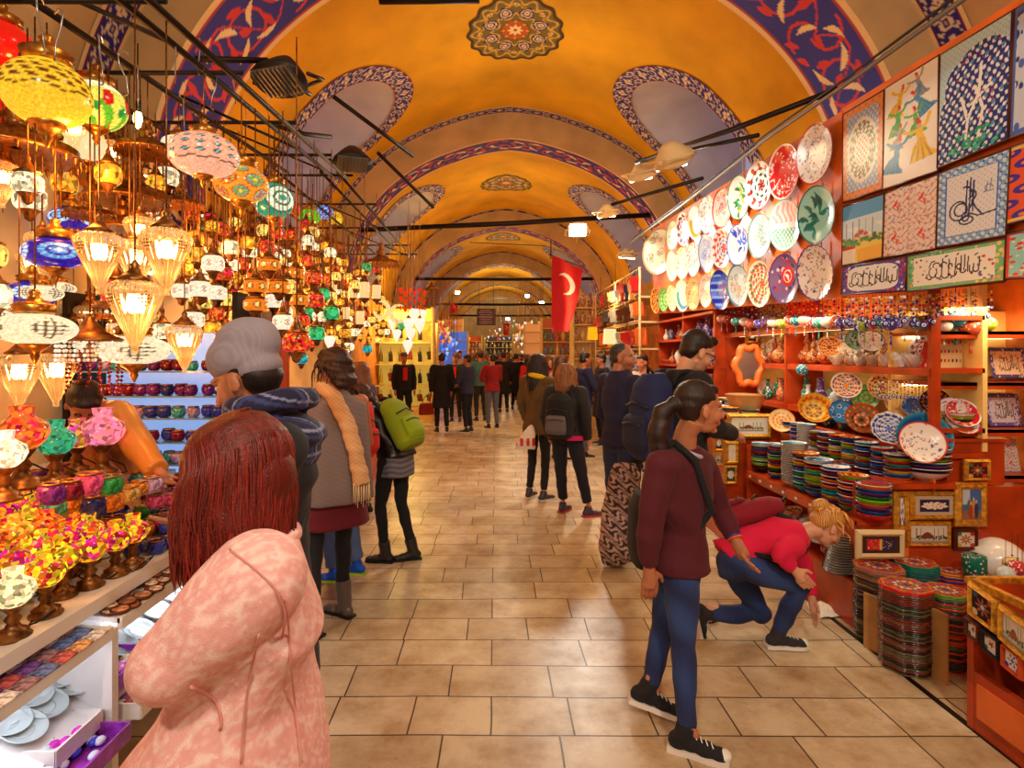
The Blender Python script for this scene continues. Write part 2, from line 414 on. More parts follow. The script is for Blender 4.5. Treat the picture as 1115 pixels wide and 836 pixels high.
def arch(d0, d1, i):
 near = i < 2
 nt = 700 if i == 0 else (420 if i == 1 else 160); nw = 64 if i == 0 else (36 if i == 1 else 12)
 mb = MB()
 def fn(U, W):
  t = U*(PI+.7)-.35; tt = np.clip(t, 0, PI); z = vz(tt, BI)-np.where(t < 0, -t*3.2, 0)-np.where(t > PI, (t-PI)*3.2, 0)
  return vx(tt, AI), d0+(d1-d0)*W, z
 Ls = (PI+.7)*2.62
 mb.grid(fn, nt, nw, 0, True, colfn=lambda U, W: soffit_paint(U*Ls+.3, W-.5))
 struct(mb.build('ceiling_beam', 'painted', origin=(VCX, d0, 3)))
 for dd, nm in ((d0, 0), (d1, 1)):
  fb = MB()
  def ff(U, W):
   t = U*PI; a = AI+(AO+.02-AI)*W; b = BI+(BO+.02-BI)*W; return vx(t, a), dd+0*U, vz(t, b)
  fb.grid(ff, 90, 1, 0, False)
  for s_ in (-1, 1): fb.box((VCX+s_*(AI+.26), (d0+d1)/2, 1.5), (.5, d1-d0-.01, 3.0)) if dd == d0 else None
  struct(fb.build('ceiling_beam', 'plaster_beige', origin=(VCX, dd, 3)))
  w = .2 if i else .24; s0 = (dd-w-.03, dd-.03) if nm == 0 else (dd+.03, dd+.03+w)
  nb = MB(); n2 = (560 if i < 2 else 120)
  def nf(U, W):
   t = U*PI; return vx(t, AO-.01), s0[0]+(s0[1]-s0[0])*W, vz(t, BO-.01)
  nb.grid(nf, n2, 14 if i < 2 else 5, 0, True, colfn=lambda U, W: floral_paint(U*PI*3.04, W-.5, .3, .1))
  struct(nb.build('ceiling_trim', 'painted', origin=(VCX, dd, 3)))
  eb = MB()
  for q in (0, 1):
   e0 = s0[q]+(-.035 if q == 0 else 0.)
   def ef(U, W):
    t = U*PI; return vx(t, AO-.008), e0+.035*W, vz(t, BO-.008)
   eb.grid(ef, 90, 1, 0, True)
  struct(eb.build('ceiling_trim', 'plaster_cream', origin=(VCX, dd, 3)))
for i, (a, b) in enumerate(ARCHES): arch(a, b, i)
def medallion_paint(r, th):
 n8 = np.cos(8*th); n16 = np.cos(16*th)
 c = fill(r.shape, (112, 94, 34))
 c = mixc(c, (206, 164, 74), np.abs(r-.84-.05*n16) < .03); c = mixc(c, (206, 164, 74), np.abs(r-.72-.04*np.cos(8*th+.4)) < .018)
 c = mixc(c, (60, 44, 20), r > .95)
 c = mixc(c, (206, 164, 74), np.abs(r-.42-.06*n8) < .025)
 for k in range(8):
  a = 2*PI*(k+.5)/8; x = r*np.cos(th)-.55*math.cos(a); y = r*np.sin(th)-.55*math.sin(a); q = np.hypot(x, y)
  c = mixc(c, (36, 26, 92), q < .155); c = mixc(c, (224, 196, 160), np.abs(q-.105) < .016); c = mixc(c, (224, 196, 160), q < .06); c = mixc(c, (150, 60, 30), q < .022)
  a2 = 2*PI*k/8; q2 = np.hypot(r*np.cos(th)-.72*math.cos(a2), r*np.sin(th)-.72*math.sin(a2)); c = mixc(c, (224, 186, 110), (q2 < .05) & (q2 > .02))
 c = mixc(c, (178, 82, 22), r < .3); c = mixc(c, (92, 76, 32), np.abs(r-.3) < .02)
 for k in range(8):
  a = 2*PI*k/8; q = np.hypot(r*np.cos(th)-.25*math.cos(a), r*np.sin(th)-.25*math.sin(a)); c = mixc(c, (225, 150, 60), q < .03)
 fl = .17*(.8+.2*np.cos(8*th)); c = mixc(c, (240, 204, 156), r < fl); c = mixc(c, (130, 50, 20), r < .05)
 return c
for j, (dc, rx, ry) in enumerate(((7.35, .61, .72), (13.9, .62, .62), (20.2, .62, .62), (27., .6, .6))):
 mb = MB(); n = 40 if j == 0 else 16
 def fn(U, W):
  th = U*2*PI; rr = W*(1+.035*np.cos(16*th))
  x = VCX+rx*rr*np.cos(th); t = np.arccos((x-VCX)/(AO-.012)); return x, dc+ry*rr*np.sin(th), vz(t, BO-.012)
 mb.grid(fn, 160 if j == 0 else 64, n, 0, True, colfn=lambda U, W: medallion_paint(W*(1+.0*U), U*2*PI))
 struct(mb.build('ceiling_trim', 'painted', origin=(VCX, dc, 5.8)))
def floor_material():
 m, nt, b = newmat('paving'); N = nt.nodes.new; L = nt.links.new
 tc = N('ShaderNodeTexCoord'); wn = N('ShaderNodeTexNoise'); wn.inputs['Scale'].default_value = .8
 L(tc.outputs['Object'], wn.inputs['Vector'])
 va = N('ShaderNodeVectorMath'); va.operation = 'MULTIPLY_ADD'; L(wn.outputs['Color'], va.inputs[0]); va.inputs[1].default_value = (.05, .05, 0); L(tc.outputs['Object'], va.inputs[2])
 br = N('ShaderNodeTexBrick'); L(va.outputs[0], br.inputs['Vector'])
 br.inputs['Scale'].default_value = 1.; br.inputs['Brick Width'].default_value = .52; br.inputs['Row Height'].default_value = .285
 br.inputs['Mortar Size'].default_value = .0045; br.inputs['Mortar Smooth'].default_value = .3; br.offset = .41; br.squash = .72; br.squash_frequency = 3
 br.inputs['Color1'].default_value = rgba((196, 174, 140)); br.inputs['Color2'].default_value = rgba((226, 208, 176)); br.inputs['Mortar'].default_value = rgba((70, 54, 38))
 n1 = N('ShaderNodeTexNoise'); n1.inputs['Scale'].default_value = 3.2; n1.inputs['Detail'].default_value = 9; n1.inputs['Roughness'].default_value = .68; L(tc.outputs['Object'], n1.inputs['Vector'])
 mr = N('ShaderNodeMapRange'); L(n1.outputs['Fac'], mr.inputs['Value']); mr.inputs['From Min'].default_value = .4; mr.inputs['From Max'].default_value = .66; 
 mx = N('ShaderNodeMix'); mx.data_type = 'RGBA'; mx.blend_type = 'MULTIPLY'; mx.inputs[0].default_value = .85; L(br.outputs['Color'], mx.inputs[6])
 rp = N('ShaderNodeMix'); rp.data_type = 'RGBA'; rp.inputs[6].default_value = (1, 1, 1, 1); rp.inputs[7].default_value = rgba((196, 166, 128)); L(mr.outputs[0], rp.inputs[0]); L(rp.outputs[2], mx.inputs[7])
 n3 = N('ShaderNodeTexNoise'); n3.inputs['Scale'].default_value = 34; n3.inputs['Detail'].default_value = 8; n3.inputs['Roughness'].default_value = .75; L(tc.outputs['Object'], n3.inputs['Vector'])
 m3 = N('ShaderNodeMapRange'); L(n3.outputs['Fac'], m3.inputs['Value']); m3.inputs['From Min'].default_value = .56; m3.inputs['From Max'].default_value = .68
 n4 = N('ShaderNodeTexNoise'); n4.inputs['Scale'].default_value = 1.7; n4.inputs['Detail'].default_value = 3; L(tc.outputs['Object'], n4.inputs['Vector'])
 m4 = N('ShaderNodeMapRange'); L(n4.outputs['Fac'], m4.inputs['Value']); m4.inputs['From Min'].default_value = .5; m4.inputs['From Max'].default_value = .7
 mul = N('ShaderNodeMath'); mul.operation = 'MULTIPLY'; L(m3.outputs[0], mul.inputs[0]); L(m4.outputs[0], mul.inputs[1])
 m5 = N('ShaderNodeMix'); m5.data_type = 'RGBA'; L(mul.outputs[0], m5.inputs[0]); L(mx.outputs[2], m5.inputs[6]); m5.inputs[7].default_value = rgba((120, 92, 62))
 L(m5.outputs[2], b.inputs['Base Color'])
 rr = N('ShaderNodeMapRange'); L(n1.outputs['Fac'], rr.inputs['Value']); rr.inputs['To Min'].default_value = .22; rr.inputs['To Max'].default_value = .5; L(rr.outputs[0], b.inputs['Roughness'])
 bp = N('ShaderNodeBump'); bp.inputs['Strength'].default_value = .5; bp.inputs['Distance'].default_value = .006; bp.invert = True; L(br.outputs['Fac'], bp.inputs['Height'])
 b2 = N('ShaderNodeBump'); b2.inputs['Strength'].default_value = .12; b2.inputs['Distance'].default_value = .01; L(n1.outputs['Fac'], b2.inputs['Height']); L(bp.outputs[0], b2.inputs['Normal']); L(b2.outputs[0], b.inputs['Normal'])
floor_material()
mb = MB(); mb.add([(-6, -4, 0), (6, -4, 0), (6, 48, 0), (-6, 48, 0)], [(0, 1, 2, 3)]); struct(mb.build('floor', 'paving', origin=(0, 0, 0)))
mb = MB(); mb.box((2.165, 5, .002), (.03, 9, .004)); struct(mb.build('trim_1', 'dark_iron', origin=(2.165, 5, 0)))
for nm, x in (('wall_left', VCX-AO-.15), ('wall_right', VCX+AO+.15)):
 mb = MB(); mb.box((x, 22, 1.6), (.2, 50, 3.2)); struct(mb.build(nm, 'shop_wall', origin=(x, 22, 0)))
mb = MB(); mb.box((.25, 44, 3), (8, .2, 6)); struct(mb.build('wall_far', 'plaster_beige', origin=(0, 44, 0)))
mb = MB()
for s_ in (-1, 1): mb.box((VCX+s_*(AO+.0), 22, 3.05), (.35, 50, .12))
struct(mb.build('trim_2', 'plaster_beige', origin=(0, 22, 3)))
cam = bpy.data.cameras.new('camera'); co = bpy.data.objects.new('camera', cam); COL.objects.link(co)
co.location = (0, 0, EYE); co.rotation_euler = (PI/2, 0, 0); cam.sensor_width = 36; cam.lens = 36*F/1115
cam.shift_x = (557.5-CX)/1115; cam.shift_y = -(418-CY)/1115; cam.clip_start = .05
bpy.context.scene.camera = co
sc = bpy.context.scene
w = bpy.data.worlds.new('world'); sc.world = w; w.use_nodes = True
w.node_tree.nodes['Background'].inputs[0].default_value = rgba((255, 222, 184)); w.node_tree.nodes['Background'].inputs[1].default_value = .5
vs = sc.view_settings; vs.view_transform = 'Standard'; vs.look = 'None'; vs.gamma = 1; vs.exposure = 0.0; vs.use_curve_mapping = False
sc.display_settings.display_device = 'sRGB'
sc.cycles.max_bounces = 6; sc.cycles.diffuse_bounces = 3; sc.cycles.transmission_bounces = 4; sc.cycles.glossy_bounces = 3; sc.cycles.transparent_max_bounces = 6
sc.cycles.caustics_reflective = False; sc.cycles.caustics_refractive = False; sc.cycles.sample_clamp_indirect = 4
def light(kind, loc, power, col=(255, 200, 130), size=.2, aim=None, spot=None, blend=.5, name=None):
 l = bpy.data.lights.new(name or (kind.lower()+'_light'), kind); l.energy = power; l.color = rgba(col)[:3]
 if kind == 'AREA': l.size = size
 else: l.shadow_soft_size = size
 if kind == 'SPOT': l.spot_size = math.radians(spot or 100); l.spot_blend = blend
 o = bpy.data.objects.new(l.name, l); COL.objects.link(o); o.location = loc
 if aim is not None: o.rotation_euler = (V(aim)-V(loc)).to_track_quat('-Z', 'Y').to_euler()
 return o
XW = 2.5
def pol(U, W): return W, U*2*PI          # radius 0..1, angle
WHITE = (244, 240, 236)
def plate_paint(style, seed):
 r_ = np.random.default_rng(seed)
 def f(U, W):
  r, th = pol(U, W); x, y = r*np.cos(th), r*np.sin(th)
  st, bg, cols = style[0], style[1], style[2]
  c = fill(r.shape, bg)
  if st == 'flowers':
   for k in range(style[3] if len(style) > 3 else 46):
    a = r_.uniform(0, 2*PI); q = math.sqrt(r_.uniform(.02, .93)); px, py = q*math.cos(a), q*math.sin(a)
    col = cols[k % len(cols)]; rad = r_.uniform(.035, .075)
    d = np.hypot(x-px, y-py); t2 = np.arctan2(y-py, x-px); c = mixc(c, col, d < rad*(.7+.3*np.cos(5*t2+k)))
    c = mixc(c, (250, 240, 220), d < rad*.3)
   for k in range(40):
    a = r_.uniform(0, 2*PI); q = math.sqrt(r_.uniform(.02, .9)); c = mixc(c, cols[(k+1) % len(cols)], leafm(x, y, q*math.cos(a), q*math.sin(a), r_.uniform(0, PI), .09, .02, .4))
   c = mixc(c, cols[0], (r > .95))
  elif st == 'rings':
   n = style[3]
   for k in range(n):
    rr = .2+.75*k/n; c = mixc(c, cols[k % len(cols)], (np.abs(r-rr) < .035*(1.2+np.sin(th*(6+2*k)+k))))
   m = int(r_.integers(10, 20)); c = mixc(c, cols[0], (r > .72) & (r < .92) & (np.cos(m*th) > .4) & (np.abs(r-.82) < .05+.04*np.cos(m*th)))
   t3 = r < .17*(1+.3*np.cos(6*th)); c = mixc(c, cols[-1], t3)
  elif st == 'swirl':
   for k in range(14):
    a = r_.uniform(0, 2*PI); q = r_.uniform(.1, .8); rr = r_.uniform(.08, .2); d = np.hypot(x-q*math.cos(a), y-q*math.sin(a)); t2 = np.arctan2(y-q*math.sin(a), x-q*math.cos(a))
    c = mixc(c, cols[k % len(cols)], (np.abs(d-rr*(.6+.4*((t2+PI)/(2*PI)))) < .022))
    c = mixc(c, cols[(k+1) % len(cols)], d < rr*.25)
   c = mixc(c, cols[0], r > .93)
  elif st == 'leaves':
   for k in range(16):
    a = r_.uniform(0, 2*PI); q = r_.uniform(.15, .8); c = mixc(c, cols[k % len(cols)], leafm(x, y, q*math.cos(a), q*math.sin(a), a+r_.uniform(-1, 1), .26, .09, .3))
   c = mixc(c, cols[0], r > .94)
  elif st == 'band':       # plain wide ring
   c = mixc(c, cols[0], (r > .62) & (r < .86) & (x < .25)); c = mixc(c, cols[1], (r < .5) & (np.sin(x*40)*np.sin(y*40) > .3)); c = mixc(c, cols[1], r > .95)
  elif st == 'half':
   c = mixc(c, cols[0], (x < -.12) & (np.sin((x+y)*26)+np.sin((x-y)*30) > -.3) & (r < .9)); c = mixc(c, cols[1], (x > .1) & (np.abs(np.sin(y*11+np.sin(x*9))) > .6) & (r < .88)); c = mixc(c, cols[0], r > .95)
  elif st == 'medal':
   for k in range(40):
    a = r_.uniform(0, 2*PI); q = r_.uniform(.4, .9); d = np.hypot(x-q*math.cos(a), y-q*math.sin(a)); c = mixc(c, cols[k % len(cols)], d < r_.uniform(.04, .09))
   d = np.hypot(x-.1, y+.05); c = mixc(c, cols[0], d < .4); c = mixc(c, (240, 230, 220), (d < .26) & (d > .22)); c = mixc(c, (240, 230, 220), leafm(x, y, .1, -.05, .8, .2, .08, .5)); c = mixc(c, (80, 50, 120), r > .94)
  elif st == 'streak':
   c = mixc(c, cols[0], np.sin(x*9+np.sin(y*4)) > .1); c = mixc(c, cols[1], (np.sin(x*17+2) > .5) & (y > 0)); 
   for k in range(22):
    px, py = r_.uniform(-.6, .6), r_.uniform(-.85, -.1); c = mixc(c, cols[2+k % (len(cols)-2)], np.hypot(x-px, y-py) < .07)
   c = mixc(c, cols[0], r > .94)
  return c
 return f
def dish_mesh(R, depth, paint, n=72, nr=26, axis=(-1, 0, 0), back=(200, 190, 180), wave=0, nw=12, sy=1.):
 """a plate facing +axis with its centre at the origin: painted face, foot and back"""
 mb = MB()
 Rm = V((0, 0, 1)).rotation_difference(V(axis)).to_matrix(); Rm = np.array(Rm)
 def T(x, y, z): 
  p = np.stack([x, y, z], -1) @ Rm.T; return p[..., 0], p[..., 1], p[..., 2]
 def fn(U, W):
  th = U*2*PI; rr = R*W*(1+wave*np.cos(nw*th)*sm(W, .6, 1)); h = depth*(sm(W, .5, 1)**1.3); return T(rr*np.cos(th), rr*np.sin(th)*sy, h)
 mb.grid(fn, n, nr, 0, True, colfn=paint)
 bk = lin(back)
 def fb(U, W):
  th = U*2*PI; q = 1-W*.55; rr = R*q*(1+wave*np.cos(nw*th)*sm(q, .6, 1)); h = depth*(sm(q, .5, 1)**1.3)-.010*np.minimum(1, W*8)-.008*W; return T(rr*np.cos(th), rr*np.sin(th)*sy, h)
 mb.grid(fb, n, 8, 0, True, colfn=lambda U, W: np.broadcast_to(bk, U.shape+(3,)))
 def f2(U, W):
  th = U*2*PI; rr = R*.45*(1-W); return T(rr*np.cos(th), rr*np.sin(th)*sy, -.018+0*U)
 mb.grid(f2, n, 1, 0, True, colfn=lambda U, W: np.broadcast_to(bk, U.shape+(3,)))
 return mb
RED, BLU, GRN, TEAL, PUR, ORG, NAVY, PINK, YEL, CYAN = (196, 30, 36), (40, 66, 180), (30, 130, 60), (20, 140, 130), (96, 50, 140), (236, 138, 24), (30, 36, 100), (220, 90, 110), (240, 200, 50), (70, 170, 210)
PL = [
(890.1, 167.7, 62.8, ('flowers', WHITE, [RED, (90, 150, 200), (70, 90, 170)]), 'large white wall plate with scattered red flowers and blue leaves, topmost nearest the tile pictures'),
(856.5, 187, 57, ('flowers', (214, 30, 34), [WHITE, (250, 220, 214)], 60), 'bright red wall plate covered with white blossoms, top row'),
(829, 201.6, 50, ('rings', WHITE, [(190, 60, 40), (60, 90, 60), (120, 40, 40)], 3), 'cream plate with rings of red and green sprigs, between the red and green-leaved plates'),
(807, 214.9, 47, ('leaves', WHITE, [(20, 140, 60), (30, 160, 70), (230, 190, 40)]), 'white wall plate with bold green leaves, top row'),
(788.7, 226.7, 43, ('swirl', (240, 228, 220), [(200, 70, 60), (210, 110, 90)]), 'pale wall plate with fine red filigree, top row beside the green-leaved plate'),
(772.4, 233.5, 40, ('flowers', WHITE, [(70, 90, 160), (110, 130, 190)]), 'white wall plate with dark blue sprigs, top row beside the orange-ringed plate'),
(759, 242.5, 36, ('band', WHITE, [(240, 150, 30), (120, 150, 200)]), 'wall plate with a wide orange ring around a blue-grey centre'),
(746, 249.3, 35, ('rings', WHITE, [(110, 50, 150), (60, 80, 190), (180, 60, 130)], 4), 'wall plate with violet and blue concentric rings, top row'),
(734.4, 256, 32, ('swirl', (214, 224, 214), [(120, 150, 140), (150, 140, 130)]), 'small grey-green patterned wall plate at the far end of the top row'),
(718.4, 273.6, 50, ('swirl', (214, 206, 186), [(160, 130, 90), (130, 140, 130)]), 'tall beige-grey patterned plate at the far edge of the plate wall'),
(892, 233.5, 61.5, ('leaves', (150, 214, 206), [(8, 110, 104), (10, 130, 124), (16, 90, 90)]), 'large teal wall plate with swirling dark green leaves'),
(857.2, 244.8, 55, ('half', (240, 232, 226), [(120, 190, 170), (240, 176, 170)]), 'wall plate painted half mint green and half pink wavy stripes'),
(830, 256.8, 48.5, ('swirl', (206, 220, 212), [(110, 140, 130), (140, 160, 150)]), 'grey-green scrollwork wall plate in the middle row, left of the mint and pink plate'),
(806, 266.4, 44, ('leaves', WHITE, [(50, 80, 200), (80, 110, 220)]), 'white wall plate with blue arabesque, middle row'),
(788, 270.1, 42, ('rings', (236, 226, 226), [(190, 60, 60), (120, 130, 190), (190, 80, 80)], 4), 'wall plate with red spotted rim and pale blue centre, middle row'),
(772, 275, 41, ('swirl', (190, 204, 228), [(120, 140, 190), (90, 110, 170)]), 'blue-grey finely patterned wall plate, middle row'),
(757.3, 281.9, 36, ('flowers', (232, 220, 230), [(130, 60, 150), (200, 60, 80)]), 'wall plate with violet and red flowers, middle row'),
(745, 286.2, 34, ('flowers', (240, 232, 220), [(210, 110, 30), (40, 60, 130), (130, 60, 30)]), 'wall plate with orange, brown and navy spots, middle row'),
(734, 289.5, 32, ('band', (226, 232, 224), [(150, 210, 180), (160, 200, 190)]), 'small pale green wall plate at the far end of the middle row'),
(890.6, 296.3, 60, ('flowers', WHITE, [(90, 70, 170), (200, 40, 50), (60, 130, 120)], 70), 'large white wall plate with dense red and violet flowers and scalloped violet rim, bottom row'),
(856.7, 303.3, 53, ('medal', (120, 90, 130), [(206, 40, 40), (230, 200, 200), (60, 60, 130)]), 'purple flowered wall plate with a red medallion in it'),
(830, 308.8, 50, ('rings', (238, 222, 200), [(214, 90, 40), (90, 120, 60), (200, 60, 40)], 5), 'wall plate with orange and green floral rings, bottom row'),
(806.2, 310.3, 45, ('swirl', (200, 214, 216), [(80, 130, 150), (200, 130, 60)]), 'blue-grey wall plate with brown motifs, bottom row'),
(786.9, 315.3, 42.7, ('streak', (60, 110, 230), [(20, 50, 190), (140, 190, 250), RED, YEL, (250, 250, 250), GRN]), 'vivid cobalt blue streaked wall plate with a flower bed along its foot'),
(771, 316.3, 36, ('flowers', (240, 226, 214), [(214, 60, 50), (230, 150, 110)]), 'small wall plate with red flowers, bottom row'),
(756.8, 319.6, 35, ('flowers', (230, 190, 150), [ORG, (70, 120, 130), (190, 60, 110), (80, 50, 120)]), 'orange, teal and pink patchwork wall plate, bottom row'),
(745, 322, 34, ('band', (210, 222, 232), [(60, 140, 190), (160, 180, 210)]), 'pale wall plate with a blue band, bottom row'),
(733.7, 323.9, 29, ('flowers', (230, 214, 200), [(190, 120, 110), (90, 150, 110), (230, 170, 60)]), 'small multicoloured plate low on the plate wall, beside the leaf-green one'),
(724.9, 325.9, 26, ('rings', (120, 190, 110), [(60, 150, 60), (170, 220, 140)], 4), 'small leaf-green plate at the lower far end of the plate wall'),
(716, 327, 27, ('rings', (236, 190, 60), [(200, 30, 60), (120, 40, 110), (40, 90, 60)], 5), 'small red and yellow ringed plate, farthest in the bottom row'),
]
for k, (px, py, h, st, lab) in enumerate(PL):
 d = F*XW/(px-CX); R = h/2*d/F
 t = empty('wall_plate', onX(px, py, XW-.03), lab, 'plate', 'painted plates hung on the wall')
 ax = V((-1, -.06-.03*(k % 3), -.05-.02*(k % 4)))
 if k == 9: ax = V((-1, -.5, 0))
 mb = dish_mesh(R, .035, plate_paint(st, 40+k), axis=ax, n=96 if h > 40 else 60, nr=30 if h > 40 else 18, wave=.02 if k in (19, 24) else 0, nw=26)
 o = bpy.data.objects['wall_plate'] if False else None
 b = mb.build('dish', 'glazed', origin=(0, 0, 0)); b.parent = t
 hk = MB(); hk.tube([(.0, 0, R-.01), (.028, 0, R+.02), (.03, 0, R*.4)], .0035, 6); q = hk.build('wire_hanger', 'steel', origin=(0, 0, 0)); q.parent = t
def xquad(pts, X, th=.03):
 """board standing on the plane x = X, outlined by pixels"""
 mb = MB(); a = [onX(px, py, X) for px, py in pts]; b = [p+V((th, 0, 0)) for p in a]; n = len(a)
 mb.add(a+b, [tuple(range(n)), tuple(range(2*n-1, n-1, -1))]+[(i, i+n, (i+1) % n+n, (i+1) % n) for i in range(n)]); return mb
mat('orange_board', (232, 112, 44), .35, var=.08, scale=4)
o = xquad([(710, 250), (916.5, 121), (916.5, 324), (712, 342)], XW+.02, .04).build('display_board', 'orange_board')
tag(o, 'orange wooden board that carries the painted plates', 'board')
o = xquad([(917, 118), (1400, -183), (1400, 212), (917, 322)], XW+.03, .04).build('display_board', 'orange_board')
tag(o, 'orange wooden board behind the framed tile pictures, with a rim above them', 'board')
def strokes(c, u, v, lines, w, col, asp=1.):
 for ln in lines:
  wd = ln[0] if isinstance(ln[0], float) else w; pts = ln[1:] if isinstance(ln[0], float) else ln
  m = np.zeros(u.shape, bool)
  for (x0, y0), (x1, y1) in zip(pts[:-1], pts[1:]):
   dx, dy = (x1-x0)*asp, y1-y0; L2 = dx*dx+dy*dy+1e-9
   t = np.clip(((u-x0)*asp*dx+(v-y0)*dy)/L2, 0, 1); m |= np.hypot((u-x0)*asp-t*dx, v-y0-t*dy) < wd
  c = mixc(c, col, m)
 return c
def arc(cx, cy, rx, ry, a0, a1, n=12): return [(cx+rx*math.cos(math.radians(a0+(a1-a0)*i/n)), cy+ry*math.sin(math.radians(a0+(a1-a0)*i/n))) for i in range(n+1)]
def scatter(c, u, v, n, cols, r0, r1, seed, asp=1., box=(0, 1, 0, 1), mask=None):
 r_ = np.random.default_rng(seed)
 for k in range(n):
  x, y, r = r_.uniform(box[0], box[1]), r_.uniform(box[2], box[3]), r_.uniform(r0, r1)
  d = np.hypot((u-x)*asp, v-y) < r
  if mask is not None: d &= mask
  c = mixc(c, cols[int(r_.integers(len(cols)))], d)
 return c
BASMALA = [
arc(.90, .36, .045, .10, 150, 380), [(.945, .40), (.95, .72)], arc(.83, .34, .03, .08, 180, 360), [(.86, .34), (.865, .52)], [(.80, .33), (.80, .48)],
[(.77, .30), (.78, .78)], [(.72, .36), (.725, .86)], [(.67, .36), (.67, .84)], arc(.70, .38, .05, .10, 180, 350), arc(.63, .50, .03, .09, 0, 330),
[(.57, .24), (.585, .80)], arc(.54, .34, .06, .14, 200, 360), arc(.49, .56, .035, .08, -20, 260), [(.46, .26), (.475, .78)], arc(.41, .32, .07, .15, 190, 350), arc(.38, .62, .05, .10, 20, 220),
[(.34, .24), (.36, .84)], arc(.29, .34, .06, .15, 180, 350), arc(.25, .64, .06, .09, -30, 210), arc(.19, .42, .07, .18, 120, 400), [(.12, .60), (.16, .78), (.22, .80)], arc(.13, .30, .05, .12, 150, 330),
[(.60, .90), (.62, .94)], [(.83, .22), (.85, .22)], [(.50, .16), (.52, .16)], [(.31, .14), (.35, .14)], [(.88, .80), (.92, .84)], [(.40, .90), (.44, .92)]]
def t_medal(u, v):
 asp = .5; x, y = (u-.5)*asp*2, (v-.5)*2*.98; c = fill(u.shape, (232, 150, 90)); inn = (abs(u-.5) < .38) & (abs(v-.5) < .42)
 c = mixc(c, (214, 120, 60), (np.sin(u*40)*np.sin(v*70) > .4)); c = mixc(c, (150, 180, 226), inn); c = mixc(c, (220, 230, 245), inn & (np.sin(u*60)*np.sin(v*80) > .3))
 r = np.hypot((u-.5)/.38, (v-.5)/.36); th = np.arctan2(v-.5, u-.5)
 c = mixc(c, (244, 240, 232), r < .98*(1+.03*np.cos(30*th))); c = mixc(c, (60, 120, 80), (r < .86) & (r > .48) & (np.sin(th*16+r*20)*np.cos(r*22) > -.1)); c = mixc(c, (200, 60, 60), (r < .84) & (r > .5) & (np.sin(th*11-r*18)*np.cos(r*25+1) > .6))
 c = mixc(c, (244, 236, 232), r < .46); c = mixc(c, (214, 120, 120), (r < .42) & (np.sin(u*70)*np.sin(v*95) > .15)); return mixc(c, (200, 110, 60), (abs(u-.5) > .47) | (abs(v-.5) > .485))
def t_dervish(u, v):
 c = fill(u.shape, (250, 248, 246)); asp = .47
 def figure(c, x, y, s, body, hat, lean):
  X = (u-x)*asp/s; Y = (v-y)/s
  X, Y = X*math.cos(lean)-Y*math.sin(lean), X*math.sin(lean)+Y*math.cos(lean)
  sk = (Y < .02) & (Y > -.36) & (np.abs(X) < .05+.45*np.clip(-Y, 0, 1)**1.1+.02*np.sin(X*40))
  c = mixc(c, body, sk); dk = tuple(int(q*.78) for q in body); c = mixc(c, dk, sk & (np.sin(np.arctan2(X, -Y+.05)*26) > .5))
  c = mixc(c, body, (np.abs(X) < .05) & (Y >= 0) & (Y < .16)); c = strokes(c, X, Y, [[(0, .12), (.1, .17), (.16, .3)], [(0, .12), (-.12, .14), (-.22, .2)]], .026, body)
  c = mixc(c, (220, 180, 150), np.hypot(X, Y-.2) < .04); return mixc(c, hat, (np.abs(X+(Y-.27)*.25) < .03) & (Y > .22) & (Y < .33))
 for x, y, s, b, l in ((.30, .80, .42, (240, 196, 40), .3), (.66, .86, .36, (150, 170, 190), -.2), (.28, .62, .42, (70, 190, 90), .1), (.68, .70, .42, (80, 160, 220), -.5), (.30, .46, .34, (170, 170, 180), .2), (.62, .54, .4, (90, 200, 90), -.1),
      (.26, .30, .52, (60, 150, 220), .25), (.70, .36, .58, (246, 206, 30), -.1)): c = figure(c, x, y, s, b, (214, 50, 40), l)
 return c
def t_tree(u, v):
 asp = .6; x, y = u, v; c = fill(u.shape, (190, 224, 238)); c = mixc(c, (150, 196, 226), np.sin(u*90)*np.sin(v*120) > .6)
 top = (np.hypot((u-.62)/.36, (v-.74)/.17) < 1) | (np.hypot((u-.3)/.2, (v-.62)/.2) < 1) | (np.hypot((u-.8)/.2, (v-.55)/.2) < 1) | (np.hypot((u-.5)/.48, (v-.38)/.33) < 1) | (v < .3)
 c = mixc(c, (38, 56, 140), top); edge = top & (np.sin(u*58+np.sin(v*30))*np.cos(v*74) > .25); c = mixc(c, (230, 240, 250), edge); c = mixc(c, (90, 150, 200), top & (np.sin(u*31+2)*np.sin(v*37+1) > .75))
 c = strokes(c, u, v, [[(.42, .08), (.45, .3), (.36, .5)], [(.45, .3), (.6, .5), (.62, .7)], [(.5, .42), (.75, .52)], [(.6, .1), (.66, .35), (.55, .55)]], .012, (244, 246, 250), asp)
 c = scatter(c, u, v, 60, [(40, 160, 120), (60, 190, 150)], .008, .02, 3, asp, (.2, .9, .02, .2)); c = scatter(c, u, v, 40, [(190, 70, 110)], .005, .01, 5, asp, (.1, .9, .2, .85), top); return mixc(c, (40, 50, 120), (u < .02) | (u > .98))
